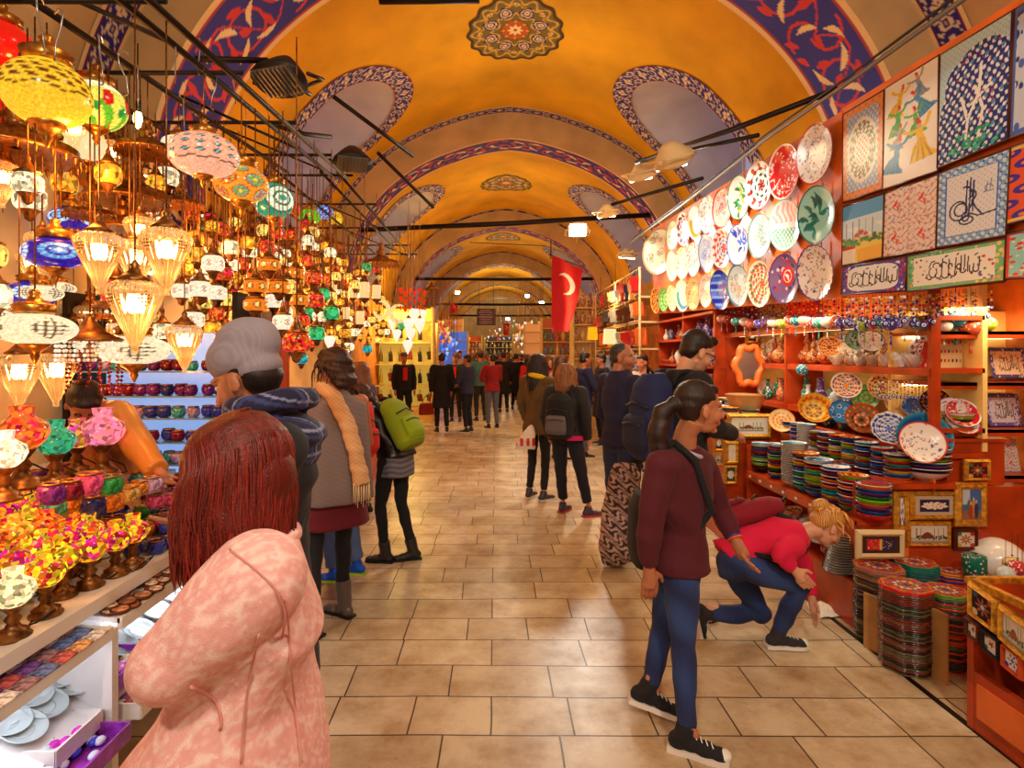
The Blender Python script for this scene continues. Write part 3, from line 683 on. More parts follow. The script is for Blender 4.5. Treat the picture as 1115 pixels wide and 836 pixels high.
def t_mosque(u, v):
 c = fill(u.shape, (120, 190, 232)); c = mixc(c, (200, 226, 240), v > .3); c = mixc(c, (80, 160, 220), v > .75); c = mixc(c, (230, 236, 240), (v > .42) & (v < .6) & (np.sin(u*9+v*20) > .2))
 c = mixc(c, (236, 206, 70), v < .42); c = mixc(c, (240, 180, 40), (v < .22) & (u > .4)); c = mixc(c, (206, 60, 50), (v < .3) & (v > .24) & (u < .35)); c = mixc(c, (240, 236, 226), (v < .24) & (u < .35))
 c = scatter(c, u, v, 60, [(60, 130, 60), (40, 110, 70), (90, 150, 60)], .015, .04, 8, .7, (0, 1, .3, .42))
 for x, y, r in ((.48, .45, .1), (.38, .43, .06), (.6, .43, .06)): c = mixc(c, (226, 190, 160), (np.hypot((u-x)*.7, v-y) < r) & (v > .4)); c = mixc(c, (180, 80, 70), (np.hypot((u-x)*.7, v-y-.02) < r*.6) & (v > y))
 for x in (.12, .28, .44, .6, .76): c = mixc(c, (120, 110, 120), (np.abs(u-x) < .009) & (v > .4) & (v < .72-.1*abs(x-.44)))
 return mixc(c, (40, 60, 110), (u < .015) | (u > .985) | (v > .985) | (v < .015))
def t_four(u, v):
 a, b = (u*2) % 1, (v*2) % 1; c = fill(u.shape, (236, 218, 214)); x, y = a-.5, b-.5; r = np.hypot(x, y); th = np.arctan2(y, x)
 c = mixc(c, (190, 130, 120), np.abs(np.sin(x*16+np.cos(y*11)*2)*np.cos(y*15+np.sin(x*9))) < .12); c = scatter(c, u, v, 110, [(214, 90, 80), (150, 170, 190), (120, 160, 130), (226, 160, 110)], .008, .02, 9, .8)
 c = mixc(c, (220, 60, 40), leafm(x, y, -.05, .05, .7, .16, .05, .3)); c = mixc(c, (232, 80, 50), leafm(x, y, .06, -.08, 2., .12, .04, .3)); return mixc(c, (200, 170, 168), (np.abs(x) > .485) | (np.abs(y) > .485))
def t_tughra(u, v):
 asp = .8; c = fill(u.shape, (120, 170, 226)); e = np.minimum(np.minimum(u, 1-u)*asp, np.minimum(v, 1-v)); c = mixc(c, (206, 226, 244), (e < .1) & (np.sin(u*52)*np.sin(v*62) > .1)); c = mixc(c, (44, 90, 190), (e < .1) & (np.sin(u*52+1.6)*np.sin(v*62+1.6) > .75))
 inn = e > .105; c = mixc(c, (226, 230, 238), inn); c = mixc(c, (190, 200, 216), inn & (np.sin(u*75)*np.sin(v*90) > .6)); c = mixc(c, (60, 110, 200), (e > .1) & (e < .115))
 I = (34, 50, 100)
 L = [arc(.33, .42, .13, .12, 0, 360, 24), arc(.36, .43, .09, .08, 0, 360, 20), [(.44, .36), (.45, .78)], [(.49, .38), (.5, .80)], [(.54, .38), (.545, .76)], arc(.42, .55, .12, .16, -60, 100), [(.38, .3), (.5, .36), (.62, .31), (.85, .33)], arc(.45, .28, .10, .05, 0, 360, 16), [(.52, .52), (.58, .42), (.66, .33)], arc(.44, .33, .05, .06, 120, 400), arc(.48, .60, .05, .05, -90, 90), arc(.53, .58, .05, .06, -90, 90)]
 c = strokes(c, u, v, L, .010, I, asp); return strokes(c, u, v, [arc(.75, .62, .05, .04, 0, 300), [(.72, .6), (.73, .7)], [(.77, .6), (.785, .72)], [(.68, .58), (.82, .58)]], .006, (120, 140, 190), asp)
def t_orange(u, v):
 c = fill(u.shape, (232, 90, 40)); x = u*2.2; y = v*6; a = (x+.5*np.floor(y)) % 1-.5; b = y % 1-.5; r = np.hypot(a, b); c = mixc(c, (70, 50, 160), r < .36); c = mixc(c, (236, 130, 60), (r < .14)); return mixc(c, (240, 200, 80), (v < .05) | (v > .95))
def calli(border, b2, bg, extra=None):
 def f(u, v):
  c = fill(u.shape, border); c = scatter(c, u, v, 130, b2, .02, .05, 12, 2.3); inn = (np.abs(u-.5) < .42) & (np.abs(v-.5) < .40)
  if extra is None: inn = (np.abs(u-.5)/.40)**4+(np.abs(v-.5)/.42)**4 < 1
  c = mixc(c, bg, inn)
  if extra: 
   side = inn & ((u < .24) | (u > .76)); c = scatter(c, u, v, 90, extra, .015, .04, 14, 2.3, mask=side)
  s_ = .86 if extra is None else .62
  uu = (u-.5)/s_+.5; vv = (v-.5)/.78+.5; m = MASKS[0](uu, vv); c = mixc(c, (34, 36, 60), m); return mixc(c, (60, 60, 120), (u < .008) | (u > .992) | (v < .02) | (v > .98))
 return f
MASKS = [lambda u, v: strokes(np.zeros(u.shape+(3,)), u, v, BASMALA, .024, (255, 255, 255), 2.3)[..., 0] > .5]
def t_plainfl(base, cols, sd):
 def f(u, v):
  c = fill(u.shape, base); c = scatter(c, u, v, 120, cols, .015, .04, sd, .8); return mixc(c, cols[0], (u < .05) | (u > .95) | (v < .04) | (v > .96))
 return f
TP = [
([(917.9, 124.8), (962.6, 97.9), (961, 205.7), (917.4, 220.3)], t_medal, 'tall tile picture with an oval flower medallion in an orange border', 'tile picture'),
([(963.5, 96.7), (1022, 60.3), (1020.8, 185.8), (961, 206)], t_dervish, 'white tile picture of whirling dancers in yellow, blue and green skirts', 'tile picture'),
([(1023.3, 60.3), (1103, 11.3), (1097.4, 150.7), (1020.3, 182.8)], t_tree, 'large tile picture of a dark blue cypress-like tree on pale blue', 'tile picture'),
([(1105, 10), (1190, -42), (1182, 118), (1099, 150)], t_plainfl((200, 216, 240), [(80, 110, 200), (240, 240, 250), (50, 70, 150)], 21), 'blue and white bordered tile picture to the right of the blue tree picture', 'tile picture'),
([(917.4, 225.8), (962.6, 211), (960.6, 280), (916.6, 289.3)], t_mosque, 'small tile picture of a domed mosque with slim minarets under blue sky', 'tile picture'),
([(963.6, 211), (1021.3, 190), (1018.8, 270.5), (961.3, 280)], t_four, 'panel of four pink floral tiles with red tulips', 'tile picture'),
([(1022, 189.6), (1100, 161.3), (1094.9, 256), (1019.6, 269)], t_tughra, 'square tile picture of looping dark calligraphy in a light blue border', 'tile picture'),
([(1100.7, 161), (1185, 131), (1180, 220), (1096, 244)], t_orange, 'orange tile panel with rows of purple rosettes', 'tile picture'),
([(917.4, 290.6), (987, 280), (985.7, 316), (915.9, 320.7)], calli((70, 60, 170), [(200, 40, 60), (90, 90, 200), (230, 230, 245)], (236, 240, 244)), 'long calligraphy tile picture with a purple and red flower border', 'tile picture'),
([(988, 279.3), (1095, 259.7), (1093, 305.6), (987.4, 317)], calli((110, 190, 140), [(236, 220, 120), (70, 160, 110), (230, 160, 90)], (240, 240, 236), [(200, 50, 60), (60, 150, 80), (90, 90, 180)]), 'long calligraphy tile picture with a green border and tulips at both ends', 'tile picture'),
([(1096, 255.4), (1190, 236), (1186, 298), (1094, 303)], t_plainfl((140, 214, 214), [(214, 60, 60), (240, 230, 220)], 23), 'turquoise tile picture with red rosettes beside the green-bordered calligraphy', 'tile picture'),
]
for k, (q, fn, lab, cat) in enumerate(TP):
 A = [onX(px, py, XW-.012) for px, py in q]      # TL TR BR BL
 t = empty('tile_picture', A[3], lab, cat, 'tile pictures on the wall')
 c4 = np.array([tuple(p) for p in A]); c4[1, 2] = (c4[1, 2]+c4[0, 2])/2+0*1; 
 c4 = np.array([tuple(p) for p in A])
 nx = 90 if q[1][0]-q[0][0] < 70 else 150; ny = 130
 if k in (8, 9): nx, ny = 230, 90
 def gf(U, W):
  p = (c4[3]*(1-U[..., None])+c4[2]*U[..., None])*(1-W[..., None])+(c4[0]*(1-U[..., None])+c4[1]*U[..., None])*W[..., None]
  return p[..., 0], p[..., 1], p[..., 2]
 mb = MB(); mb.grid(gf, nx, ny, 0, False, colfn=lambda U, W: fn(U, W)); mb.build('picture_tiles', 'glazed', parent=t)
 fr = MB()
 for a, b in ((0, 1), (1, 2), (2, 3), (3, 0)):
  pa, pb = A[a]+V((.005, 0, 0)), A[b]+V((.005, 0, 0)); fr.tube([pa, pb], .009, 4)
 fr.build('frame_strip', 'dark_wood', parent=t)
for k, (off, z) in enumerate(((0, 0), (.03, .02), (.01, .045))):
 mb = MB(); pts = [(2.2+off, F*2.2/170+0, 0)]
 pts = [(2.22+off, 9.4, 3.55+z), (2.2+off, 6.5, 3.48+z-.02), (2.18+off, 4.6, 3.44+z), (2.2+off, 3.6, 3.40+z), (2.2+off, 2.6, 3.37+z), (2.2+off, 1.6, 3.33+z)]
 tag(mb.tube(pts, .014-.003*k, 8).build('cable_pipe', 'grey_pipe' if k < 2 else 'black'), ['thickest grey pipe of the bundle running above the plates', 'slim grey pipe lying along the thick one above the plates', 'black cable tied on top of the pipes above the plates'][k], 'pipe', 'pipes above the plate wall')
def cabinet(name, label, mbs, cat='display stand', origin=None):
 """mbs: list of (part name, MB, material)"""
 t = empty(name, origin, label, cat)
 for n, mb, m in mbs: mb.build(n, m, parent=t)
 return t
D0, D1 = 3.53, 5.05
b1, b2, b3, b4 = MB(), MB(), MB(), MB()
L = D1-D0; mid = (D0+D1)/2
b1.box((2.235, mid, .14), (.03, L, .28))                                # low front board
b2.box((2.43, mid, .27), (.40, L, .025), rot=(0, -.12, 0))             # bottom shelf
b3.box((2.35, mid, .655), (.25, L, .03)); b3.box((2.225, mid, .64), (.02, L, .065))
b4.box((2.58, mid, .845), (.25, L, .03)); b4.box((2.455, mid, .83), (.02, L, .065))
bk = MB(); bk.box((2.47, mid, .74), (.015, L, .17)); bk.box((2.72, mid, .97), (.015, L, .24)); bk.box((2.55, mid, .5), (.02, L, .42))
tp = MB(); tp.box((2.86, mid, 1.07), (.32, L, .03))
tags = MB()
for k in range(8):
 tags.box((2.212, D0+.1+k*.19, .64), (.003, .03, .02)); tags.box((2.442, D0+.1+k*.19, .83), (.003, .03, .02))
sp = MB()
for d in (D0+.015, D1):
 pass
sp.box((2.60, D1, .45), (.74, .03, .9))
cabinet('stepped_stand', 'long red wooden stepped stand that carries the stacks of bowls', [('front_board', b1, 'red_wood'), ('shelf', b2, 'red_wood'), ('shelf', b3, 'red_wood'), ('shelf', b4, 'red_wood'), ('riser', bk, 'orange_board'), ('shelf', tp, 'red_wood'), ('price_tags', tags, 'price_tag'), ('side_panel', sp, 'red_wood')], origin=(2.5, mid, 0))
e1, e2 = MB(), MB()
e1.box((2.88, 3.64, .44), (1.2, .2, .88)); e1.box((2.62, 3.62, .89), (.64, .26, .03)); e1.box((3.0, 3.66, 1.02), (.36, .2, .27)); e1.box((3.0, 3.66, 1.165), (.4, .24, .02))
cabinet('end_cabinet', 'red wooden end block of the bowl stand, hung with small framed pictures', [('body', e1, 'red_wood')], origin=(2.9, 3.6, 0), cat='cabinet')
bw = MB(); bw.box((3.05, 5.1, 1.72), (.03, 3.1, 1.25))
s1, s2, s3, up = MB(), MB(), MB(), MB()
s1.box((2.88, 5.1, 1.225), (.34, 3.1, .03)); s1.box((2.71, 5.1, 1.215), (.02, 3.1, .05))
s2.box((2.88, 5.1, 1.60), (.34, 3.1, .03)); s2.box((2.71, 5.1, 1.59), (.02, 3.1, .05))
s3.box((2.86, 5.1, 1.93), (.38, 3.1, .03)); s3.box((2.68, 5.1, 1.92), (.02, 3.1, .05))
tb = MB(); tb.tube([(2.78, 3.7, 1.91), (2.78, 6.5, 1.91)], .01, 8); tb.tube([(2.8, 3.7, 1.58), (2.8, 6.5, 1.58)], .008, 8)
TW = cabinet('wall_shelf', 'red wooden wall shelves with lit cream back holding gourds and vases', [('back_panel', bw, 'cream_wall'), ('shelf', s1, 'red_wood'), ('shelf', s2, 'red_wood'), ('shelf', s3, 'red_wood'), ('light_tube', tb, 'warm_tube')], origin=(2.9, 5.1, 1.2), cat='shelves')
for d in (3.56, 5.3, 6.63): up = MB(); up.box((2.87 if d > 4 else 2.74, d, 1.72), (.36 if d > 4 else .06, .03, 1.2)); up.build('upright', 'red_wood', parent=TW)
bw, ss, tb = MB(), MB(), MB()
bw.box((3.25, 3.98, 1.25), (1.0, .03, 1.5)); bw.box((3.74, 3.5, 1.25), (.03, .9, 1.5))
for y in (362.5, 418, 469, 519, 568, 611):
 z = EYE-(y-CY)/172.; ss.box((3.25, 3.78, z), (.98, .38, .022)); ss.box((3.25, 3.6, z-.012), (.98, .02, .045)); tb.tube([(2.8, 3.92, z-.02), (3.7, 3.92, z-.02)], .009, 8)
cabinet('alcove_shelf', 'red shelves in the alcove at the right edge, stacked with tile boards', [('back_panel', bw, 'cream_wall'), ('shelf', ss, 'red_wood'), ('light_tube', tb, 'warm_tube')], origin=(3.2, 3.8, .5), cat='shelves')
def bowl_proto(name, R, Hh, rim_col, inner, flare=1.25):
 mb = MB(); n = 28
 prof = [(R*.42, 0), (R*.46, .006), (R*.62, Hh*.25), (R*.84, Hh*.62), (R*.97, Hh*.93), (R, Hh)]
 mb.lathe(prof, n, mi=0); mb.lathe([(R*.42, 0), (0.001, 0.001)], n, mi=0)
 mb.lathe([(R, Hh), (R*1.012, Hh+.002), (R*.985, Hh+.004)], n, mi=1)
 k = 22
 def fn(U, W):
  th = U*2*PI; rr = R*.985*W; return rr*np.cos(th), rr*np.sin(th), .012+(Hh-.008)*(W**2.2)
 mb.grid(fn, 40, k, 2, True, colfn=plate_paint(inner, len(rim_col)+5), flip=False)
 o = mb.build(name, ['ceramic', rim_col, 'glazed'], origin=(0, 0, 0)); return o
mat('rim_brown', (120, 50, 26), .15); mat('rim_white', (240, 234, 224), .15); mat('rim_black', (26, 20, 22), .15)
BOWLC = {'red': (190, 30, 26), 'orange': (232, 106, 20), 'yellow': (226, 190, 30), 'lime': (130, 200, 30), 'green': (30, 120, 60), 'turquoise': (20, 150, 160), 'blue': (30, 90, 190), 'navy': (26, 34, 96), 'purple': (84, 36, 120), 'black': (28, 22, 26), 'white': (236, 228, 220), 'maroon': (110, 20, 30)}
inner_styles = [('rings', (240, 230, 214), [RED, (30, 90, 160), ORG], 5), ('flowers', (240, 236, 230), [BLU, RED, GRN], 40), ('swirl', (40, 140, 190), [(240, 240, 240), YEL], 3), ('rings', (236, 120, 30), [(90, 30, 20), YEL, (40, 120, 120)], 5)]
BP = [bowl_proto('bowl', .1, .055, r, s) for r, s in zip(('rim_brown', 'rim_white', 'rim_black', 'rim_brown'), inner_styles)]
def inner_color_proto(c):
 mb = MB(); R, Hh, n = .1, .055, 28
 mb.lathe([(R*.42, 0), (R*.46, .006), (R*.62, Hh*.25), (R*.84, Hh*.62), (R*.97, Hh*.93), (R, Hh), (R*.98, Hh+.003), (R*.9, Hh*.75), (R*.5, Hh*.3), (.001, Hh*.22)], n, mi=0)
 return mb.build('bowl', ['ceramic'], origin=(0, 0, 0))
BPP = inner_color_proto(0)
bowl_rnd = random.Random(5)
NB = 0
def bowl_stack(px, X, z0, topy, wpx, seq, sname, whites=False, striped=None):
 """stack of bowls standing at pixel column px on the shelf of plane x=X, height z0"""
 global NB
 d = F*X/(px-CX); s_ = F/d; R = wpx/2/s_; z1 = EYE-(topy-CY)/s_
 sc_ = R/.1; gap = .0225*sc_**.5 if not whites else .016; n = max(2, int((z1-z0-.055*sc_)/gap)+1)
 names = list(BOWLC)
 for k in range(n):
  if whites: cn = 'white'
  else: cn = seq[(n-1-k) % len(seq)] if (n-1-k) < len(seq) else names[bowl_rnd.randrange(len(names))]
  top = k == n-1
  pr = BP[1 if cn in ('black', 'navy', 'purple') else 2 if cn == 'white' else (k+n) % 4] 
  o = place(pr if (top or whites or k % 2) else BPP, (X+bowl_rnd.uniform(-.002, .002), d+bowl_rnd.uniform(-.002, .002), z0+k*gap), bowl_rnd.uniform(0, 6), sc_, BOWLC[cn])
  pos = 'topmost' if top else ('bottom' if k == 0 else nth(n-k)+' from the top')
  tag(o, f'{cn} bowl, {pos} in the {sname}', 'bowl', 'bowls stacked on the stepped stand'); NB += 1
ZA, ZB = .672, .862
row = [(829, 482, 22, ['white', 'green', 'purple']), (845, 481, 18, ['white', 'blue', 'red', 'turquoise']), (864.6, 481, 28, []), (877.7, 492, 29, ['orange', 'navy', 'red', 'yellow']), (891.5, 498, 31, ['white', 'black', 'red']), (910, 506, 31, ['blue', 'purple', 'maroon', 'navy', 'orange', 'purple', 'orange', 'turquoise']), (929.5, 515, 33, ['lime', 'red', 'purple', 'orange', 'navy', 'maroon', 'orange', 'blue', 'red']), (951, 523, 37, ['orange', 'blue', 'purple', 'green', 'lime', 'orange', 'purple', 'blue', 'red', 'orange', 'navy'])]
for k, (px, ty, w_, seq) in enumerate(row):
 bowl_stack(px, 2.33, ZA, ty, w_*.93, seq, f'{nth(len(row)-k)} stack from the near end, lower step', whites=(k == 2))
row2 = [(857.6, 458, 15, ['navy', 'blue', 'red']), (868, 459, 16, ['white', 'navy', 'blue']), (878, 460, 20, []), (889, 468, 16, ['yellow', 'green', 'red']), (900.5, 468, 20, ['purple', 'navy', 'orange', 'maroon']), (912.5, 471, 20, ['red', 'blue', 'green', 'navy']), (927.5, 475, 22, ['blue', 'navy', 'red', 'lime', 'green']), (944, 480, 25, ['turquoise', 'black', 'blue', 'purple', 'maroon']), (960.5, 486, 24, ['red', 'turquoise', 'navy', 'orange', 'blue']), (977, 491, 29, ['purple', 'lime', 'red', 'turquoise', 'maroon', 'yellow', 'blue', 'orange', 'orange'])]
for k, (px, ty, w_, seq) in enumerate(row2):
 bowl_stack(px, 2.56, ZB, ty, w_*.95, seq, f'{nth(len(row2)-k)} stack from the near end, upper step', whites=(k == 2))
for k, cn in enumerate(['white', 'navy', 'purple', 'blue', 'lime', 'green', 'black', 'lime', 'turquoise']):
 o = place(BP[1 if k % 2 else 0], (2.73, 3.63, .905+.021*k), k, (1.42, 1.42, 1.1), BOWLC[cn])
 tag(o, f'large {cn} serving bowl, {nth(9-k)} from the top under the big leaning plates', 'bowl', 'large bowls at the corner')
for k, cn in enumerate(['red', 'orange', 'yellow', 'black', 'lime', 'white']):
 o = place(BP[3 if k % 2 else 0], (2.98, 3.68, 1.178+.019*k), k, (1.05, 1.05, 1.), BOWLC[cn])
 tag(o, f'{cn} bowl, {nth(6-k)} from the top of the stack under the red leaning bowl', 'bowl', 'bowls stacked on the end block')
def leaner(px, py, wpx, d, st, lab, name='bowl', tilt=(-.35, -.9, .45), R=None, depth=.3, wave=0, seed=1, cat='bowl', rim=None, sy=1.):
 c = P(px, py, d); R = wpx/2*d/F
 mb = dish_mesh(R, R*depth, plate_paint(st, seed), n=56, nr=22, axis=tilt, wave=wave, nw=10, back=rim or (200, 190, 180), sy=sy)
 o = mb.build(name, 'glazed', origin=(0, 0, 0)); o.location = c; tag(o, lab, cat); return o
YB = (236, 176, 40)
leaner(886, 447, 34, 4.6, ('rings', YB, [(200, 90, 20), (90, 120, 160), (240, 220, 120)], 4), 'golden yellow bowl with flower rings, leaning on its side above the stacks', depth=.55, tilt=(-.3, -.9, .5), seed=3)
leaner(916, 450, 26, 4.3, ('swirl', (60, 150, 210), [(20, 80, 160), (230, 240, 250)]), 'sky blue bowl with a scalloped rim leaning beside the golden bowl', depth=.45, wave=.05, seed=4)
leaner(938, 457, 34, 3.95, ('rings', (206, 70, 40), [(90, 130, 60), (236, 180, 120), (60, 40, 40)], 5), 'red-brown patterned bowl leaning behind small animal figures', depth=.4, seed=5)
leaner(968, 467, 36, 3.72, ('rings', (244, 242, 240), [(40, 70, 170), (90, 120, 200)], 5), 'white heart-shaped dish with blue rings, leaning', 'dish', depth=.3, seed=6, cat='dish', wave=.03)
leaner(1004, 477, 54, 3.62, ('band', (30, 130, 180), [(20, 90, 160), (60, 160, 200)]), 'large turquoise-blue plate leaning behind the white flowered plate', 'plate', depth=.25, seed=7, cat='plate', tilt=(-.25, -.95, .3))
leaner(1003, 482, 46, 3.52, ('flowers', (244, 236, 230), [RED, (40, 60, 130), BLU], 30), 'large white plate with red flowers leaning on the big bowls', 'plate', depth=.2, seed=8, cat='plate', tilt=(-.25, -.93, .4))
leaner(993, 444, 22, 3.9, ('flowers', (70, 120, 190), [(240, 240, 240), RED], 30), 'small blue bowl with white sprigs leaning under the bead strings', depth=.4, seed=9)
leaner(1018, 438, 27, 3.8, ('rings', (40, 30, 60), [ORG, (200, 60, 40), (90, 120, 170)], 4), 'dark bowl with an orange and red rosette leaning beside the gilt frame', depth=.4, seed=10, tilt=(-.6, -.8, .3))
leaner(1045, 452, 34, 3.62, ('flowers', (200, 30, 40), [(250, 240, 236), (240, 180, 180)], 50), 'red bowl with white lace pattern leaning on top of the end block', depth=.4, seed=11, tilt=(-.15, -.9, .6))
leaner(1046, 461, 33, 3.6, ('flowers', (244, 240, 236), [RED, BLU], 20), 'white bowl tucked under the red lace bowl on the end block', depth=.3, seed=12, tilt=(-.1, -.8, .7))
leaner(960, 423, 30, 4.1, ('rings', (226, 190, 130), [RED, GRN, (120, 60, 30)], 4), 'tan bowl with red and green rings leaning below the animal figures', depth=.4, seed=13)
leaner(921, 420, 30, 4.4, ('rings', (240, 224, 200), [(190, 60, 50), (60, 90, 150), ORG], 5), 'cream plate with red and blue rings leaning on the shelf', 'plate', depth=.2, seed=14, cat='plate')
leaner(933, 371, 24, 4.35, ('leaves', (90, 150, 110), [(30, 90, 60), (200, 220, 200)]), 'dark green plate standing on the upper shelf behind the white egg', 'plate', depth=.2, seed=15, cat='plate')
leaner(948, 372, 26, 4.2, ('flowers', (240, 232, 240), [(90, 50, 130), (60, 60, 150)], 40), 'white plate with violet dots standing on the upper shelf', 'plate', depth=.2, seed=16, cat='plate')
leaner(903, 378, 24, 4.5, ('rings', (230, 160, 90), [(180, 60, 40), (120, 50, 30)], 4), 'orange-brown round dish standing on the gourd shelf', 'plate', depth=.3, seed=17, cat='plate')
leaner(851, 458, 26, 5.0, ('rings', (220, 170, 110), [(230, 190, 130), (190, 120, 70)], 5), 'plain tan plate leaning at the far end above the stacks', 'plate', depth=.15, seed=18, cat='plate')
def plate_proto(name, inner, rim):
 mb = MB(); R, h = .12, .018; n = 40
 mb.lathe([(R*.5, 0), (R*.55, .004), (R*.98, h-.002), (R, h)], n, mi=0); mb.lathe([(R, h), (R*1.01, h+.003), (R*.98, h+.004)], n, mi=1)
 mb.grid(lambda U, W: (R*.98*W*np.cos(U*2*PI), R*.98*W*np.sin(U*2*PI), .005+(h-.002)*sm(W, .4, 1)), 48, 16, 2, True, colfn=plate_paint(inner, 33))
 return mb.build(name, ['ceramic', rim, 'glazed'], origin=(0, 0, 0))
pp = plate_proto('plate', ('flowers', WHITE, [RED, BLU, ORG, GRN], 50), 'rim_white'); pb = plate_proto('plate', ('band', WHITE, [(230, 226, 220), (30, 30, 40)]), 'rim_black')
c = P(924, 609, 3.75)
for k in range(15):
 o = place(pb, (c.x+.003*k*1.5, c.y, .30+k*.0165), 0, 1.25, (240, 236, 230), tilt=(0, -.32, 0)); tag(o, f'black-rimmed white plate, {"topmost" if k == 14 else nth(15-k)+" from the top"} in the pile by the crouching woman', 'plate', 'black-rimmed plates')
c = P(915, 640, 3.78)
for k in range(6):
 o = place(pp, (2.37, c.y, .285+k*.028), k, 1.12, (240, 230, 224)); tag(o, f'wavy flowered plate, {"topmost" if k == 5 else nth(6-k)+" from the top"} in the pile on the lowest shelf', 'plate', 'flowered plates on the lowest shelf')
mb = MB(); pc = onZ(905, 668, .0); mb.grid(lambda U, W: (pc.x-.12+.24*U, pc.y-.08+.16*W+.03*U, .006+.03*np.abs(np.sin(U*9+W*4))*(.3+W)), 16, 10, 0, False)
tag(mb.build('paper_bag', 'price_tag'), 'crumpled white paper bag on the floor by the crouching woman\'s hand', 'bag')
def framed(px0, py0, px1, py1, d, fn, lab, mat_='gold_frame', fw=.16, X=None, nx=70, mount=None, name='framed_picture'):
 """framed picture facing the aisle end (plane y=d) or, with X, standing on plane x=X"""
 if X is None:
  A = [P(px0, py0, d), P(px1, py0, d), P(px1, py1, d), P(px0, py1, d)]; nrm = V((0, -1, 0))
 else:
  A = [onX(px0, py0[0], X), onX(px1, py0[1], X), onX(px1, py1[1], X), onX(px0, py1[0], X)]; nrm = V((-1, 0, 0))
 t = empty(name, A[3], lab, 'picture', 'framed pictures of the ceramic shop')
 hh = (A[0]-A[3]).length; f = hh*fw
 ux = (A[1]-A[0]).normalized(); uz = V((0, 0, 1))
 ins = [A[0]+ux*f-uz*f, A[1]-ux*f-uz*f, A[2]-ux*f+uz*f, A[3]+ux*f+uz*f]
 fr = MB(); o_ = [p+nrm*.004 for p in A]; m_ = [(a*.45+b*.55)+nrm*.022 for a, b in zip(A, ins)]; i_ = [p+nrm*.008 for p in ins]; bk = [p-nrm*.012 for p in A]
 vs = bk+o_+m_+i_
 fr.add(vs, [(4*r+k, 4*r+(k+1) % 4, 4*r+4+(k+1) % 4, 4*r+4+k) for r in range(3) for k in range(4)]+[(0, 3, 2, 1)])
 fr.build('frame', mat_, parent=t)
 q = np.array([tuple(p) for p in ins])+np.array(nrm)*.006
 def gf(U, W):
  p = (q[3]*(1-U[..., None])+q[2]*U[..., None])*(1-W[..., None])+(q[0]*(1-U[..., None])+q[1]*U[..., None])*W[..., None]; return p[..., 0], p[..., 1], p[..., 2]
 def cf(U, W):
  if mount: 
   m = .12; inn = (U > m) & (U < 1-m) & (W > m*1.6) & (W < 1-m*1.6); c = fn(np.clip((U-m)/(1-2*m), 0, 1), np.clip((W-m*1.6)/(1-3.2*m), 0, 1)); b_ = fill(U.shape, mount); return np.where(inn[..., None], c, b_)
  return fn(U, W)
 mb = MB(); mb.grid(gf, nx, int(nx*.7)+8, 0, False, colfn=cf); mb.build('picture', 'satin', parent=t); return t
def p_mosque(sky=(226, 216, 196), dome=(120, 60, 50), green=(70, 90, 60), asp=2.):
 def f(u, v):
  c = fill(u.shape, sky); c = mixc(c, (206, 196, 176), v < .3); x = (u-.45)*asp
  c = scatter(c, u, v, 60, [green, (50, 70, 50)], .02, .06, 4, asp, (0, 1, .2, .4))
  for cx, cy, r in ((0, .42, .2), (-.22, .36, .12), (.22, .36, .12), (0, .34, .28)): c = mixc(c, dome, (np.hypot(x-cx, v-cy) < r) & (v > cy-.04) | ((np.abs(x-cx) < r) & (v > .26) & (v < cy)))
  for m in (-.6, -.36, .38, .62, .9): c = mixc(c, (90, 60, 56), (np.abs(x-m) < .018) & (v > .25) & (v < .86))
  return mixc(c, (160, 150, 140), v < .12)
 return f
def p_ornate(a=(190, 30, 40), b=(36, 30, 80), c0=(240, 226, 206)):
 def f(u, v):
  c = fill(u.shape, b); c = mixc(c, c0, (np.hypot((u-.5)/.42, (v-.5)/.3)+.12*np.sin(np.arctan2(v-.5, u-.5)*9)) < 1); return scatter(c, u, v, 60, [a, (240, 240, 230)], .02, .05, 6, 2., (.12, .88, .25, .75))
 return f
def p_tilefl(base, cols, n=8):
 def f(u, v):
  x, y = u-.5, v-.5; r = np.hypot(x, y); th = np.arctan2(y, x); c = fill(u.shape, base)
  c = mixc(c, cols[0], r < .36*(.7+.3*np.cos(n*th))); c = mixc(c, cols[1], (r < .24*(.7+.3*np.cos(n*th+1)))); c = mixc(c, cols[2], r < .09)
  for k in range(4):
   a = PI/4+k*PI/2; c = mixc(c, cols[k % 3], np.hypot(x-.55*math.cos(a), y-.55*math.sin(a)) < .15)
  return c
 return f
def p_split(u, v):
 c = fill(u.shape, (200, 34, 40)); c = mixc(c, (40, 34, 80), u > .5); c = scatter(c, u, v, 80, [(240, 230, 220), (236, 150, 60)], .015, .035, 7, 2., (.05, .95, .1, .9)); return mixc(c, (230, 180, 90), np.abs(u-.5) < .05)
def p_people(u, v):
 c = fill(u.shape, (60, 110, 180)); c = mixc(c, (190, 210, 226), (u < .4) & (v > .5)); c = mixc(c, (150, 110, 80), v < .3)
 for x, y, col in ((.35, .4, (60, 120, 90)), (.6, .38, (206, 150, 50)), (.45, .25, (180, 60, 50)), (.75, .3, (40, 60, 110))): c = mixc(c, col, np.hypot((u-x)*1., (v-y)*.45) < .12); c = mixc(c, (220, 180, 150), np.hypot(u-x, (v-y-.3)*.8) < .05)
 return c
framed(972.6, 535, 990.7, 578, 3.52, p_tilefl((236, 232, 226), [(90, 60, 140), (240, 236, 230), (60, 50, 120)], 4), 'narrow upright gilt frame with a violet flower tile, left end of the block')
framed(990.7, 534.7, 1043, 565.8, 3.52, p_ornate(), 'wide gilt frame with a red and white medallion on dark blue', mount=(200, 180, 150))
framed(987, 567.5, 1035, 595, 3.52, p_mosque(), 'gilt framed picture of a mosque with minarets, under the red medallion picture')
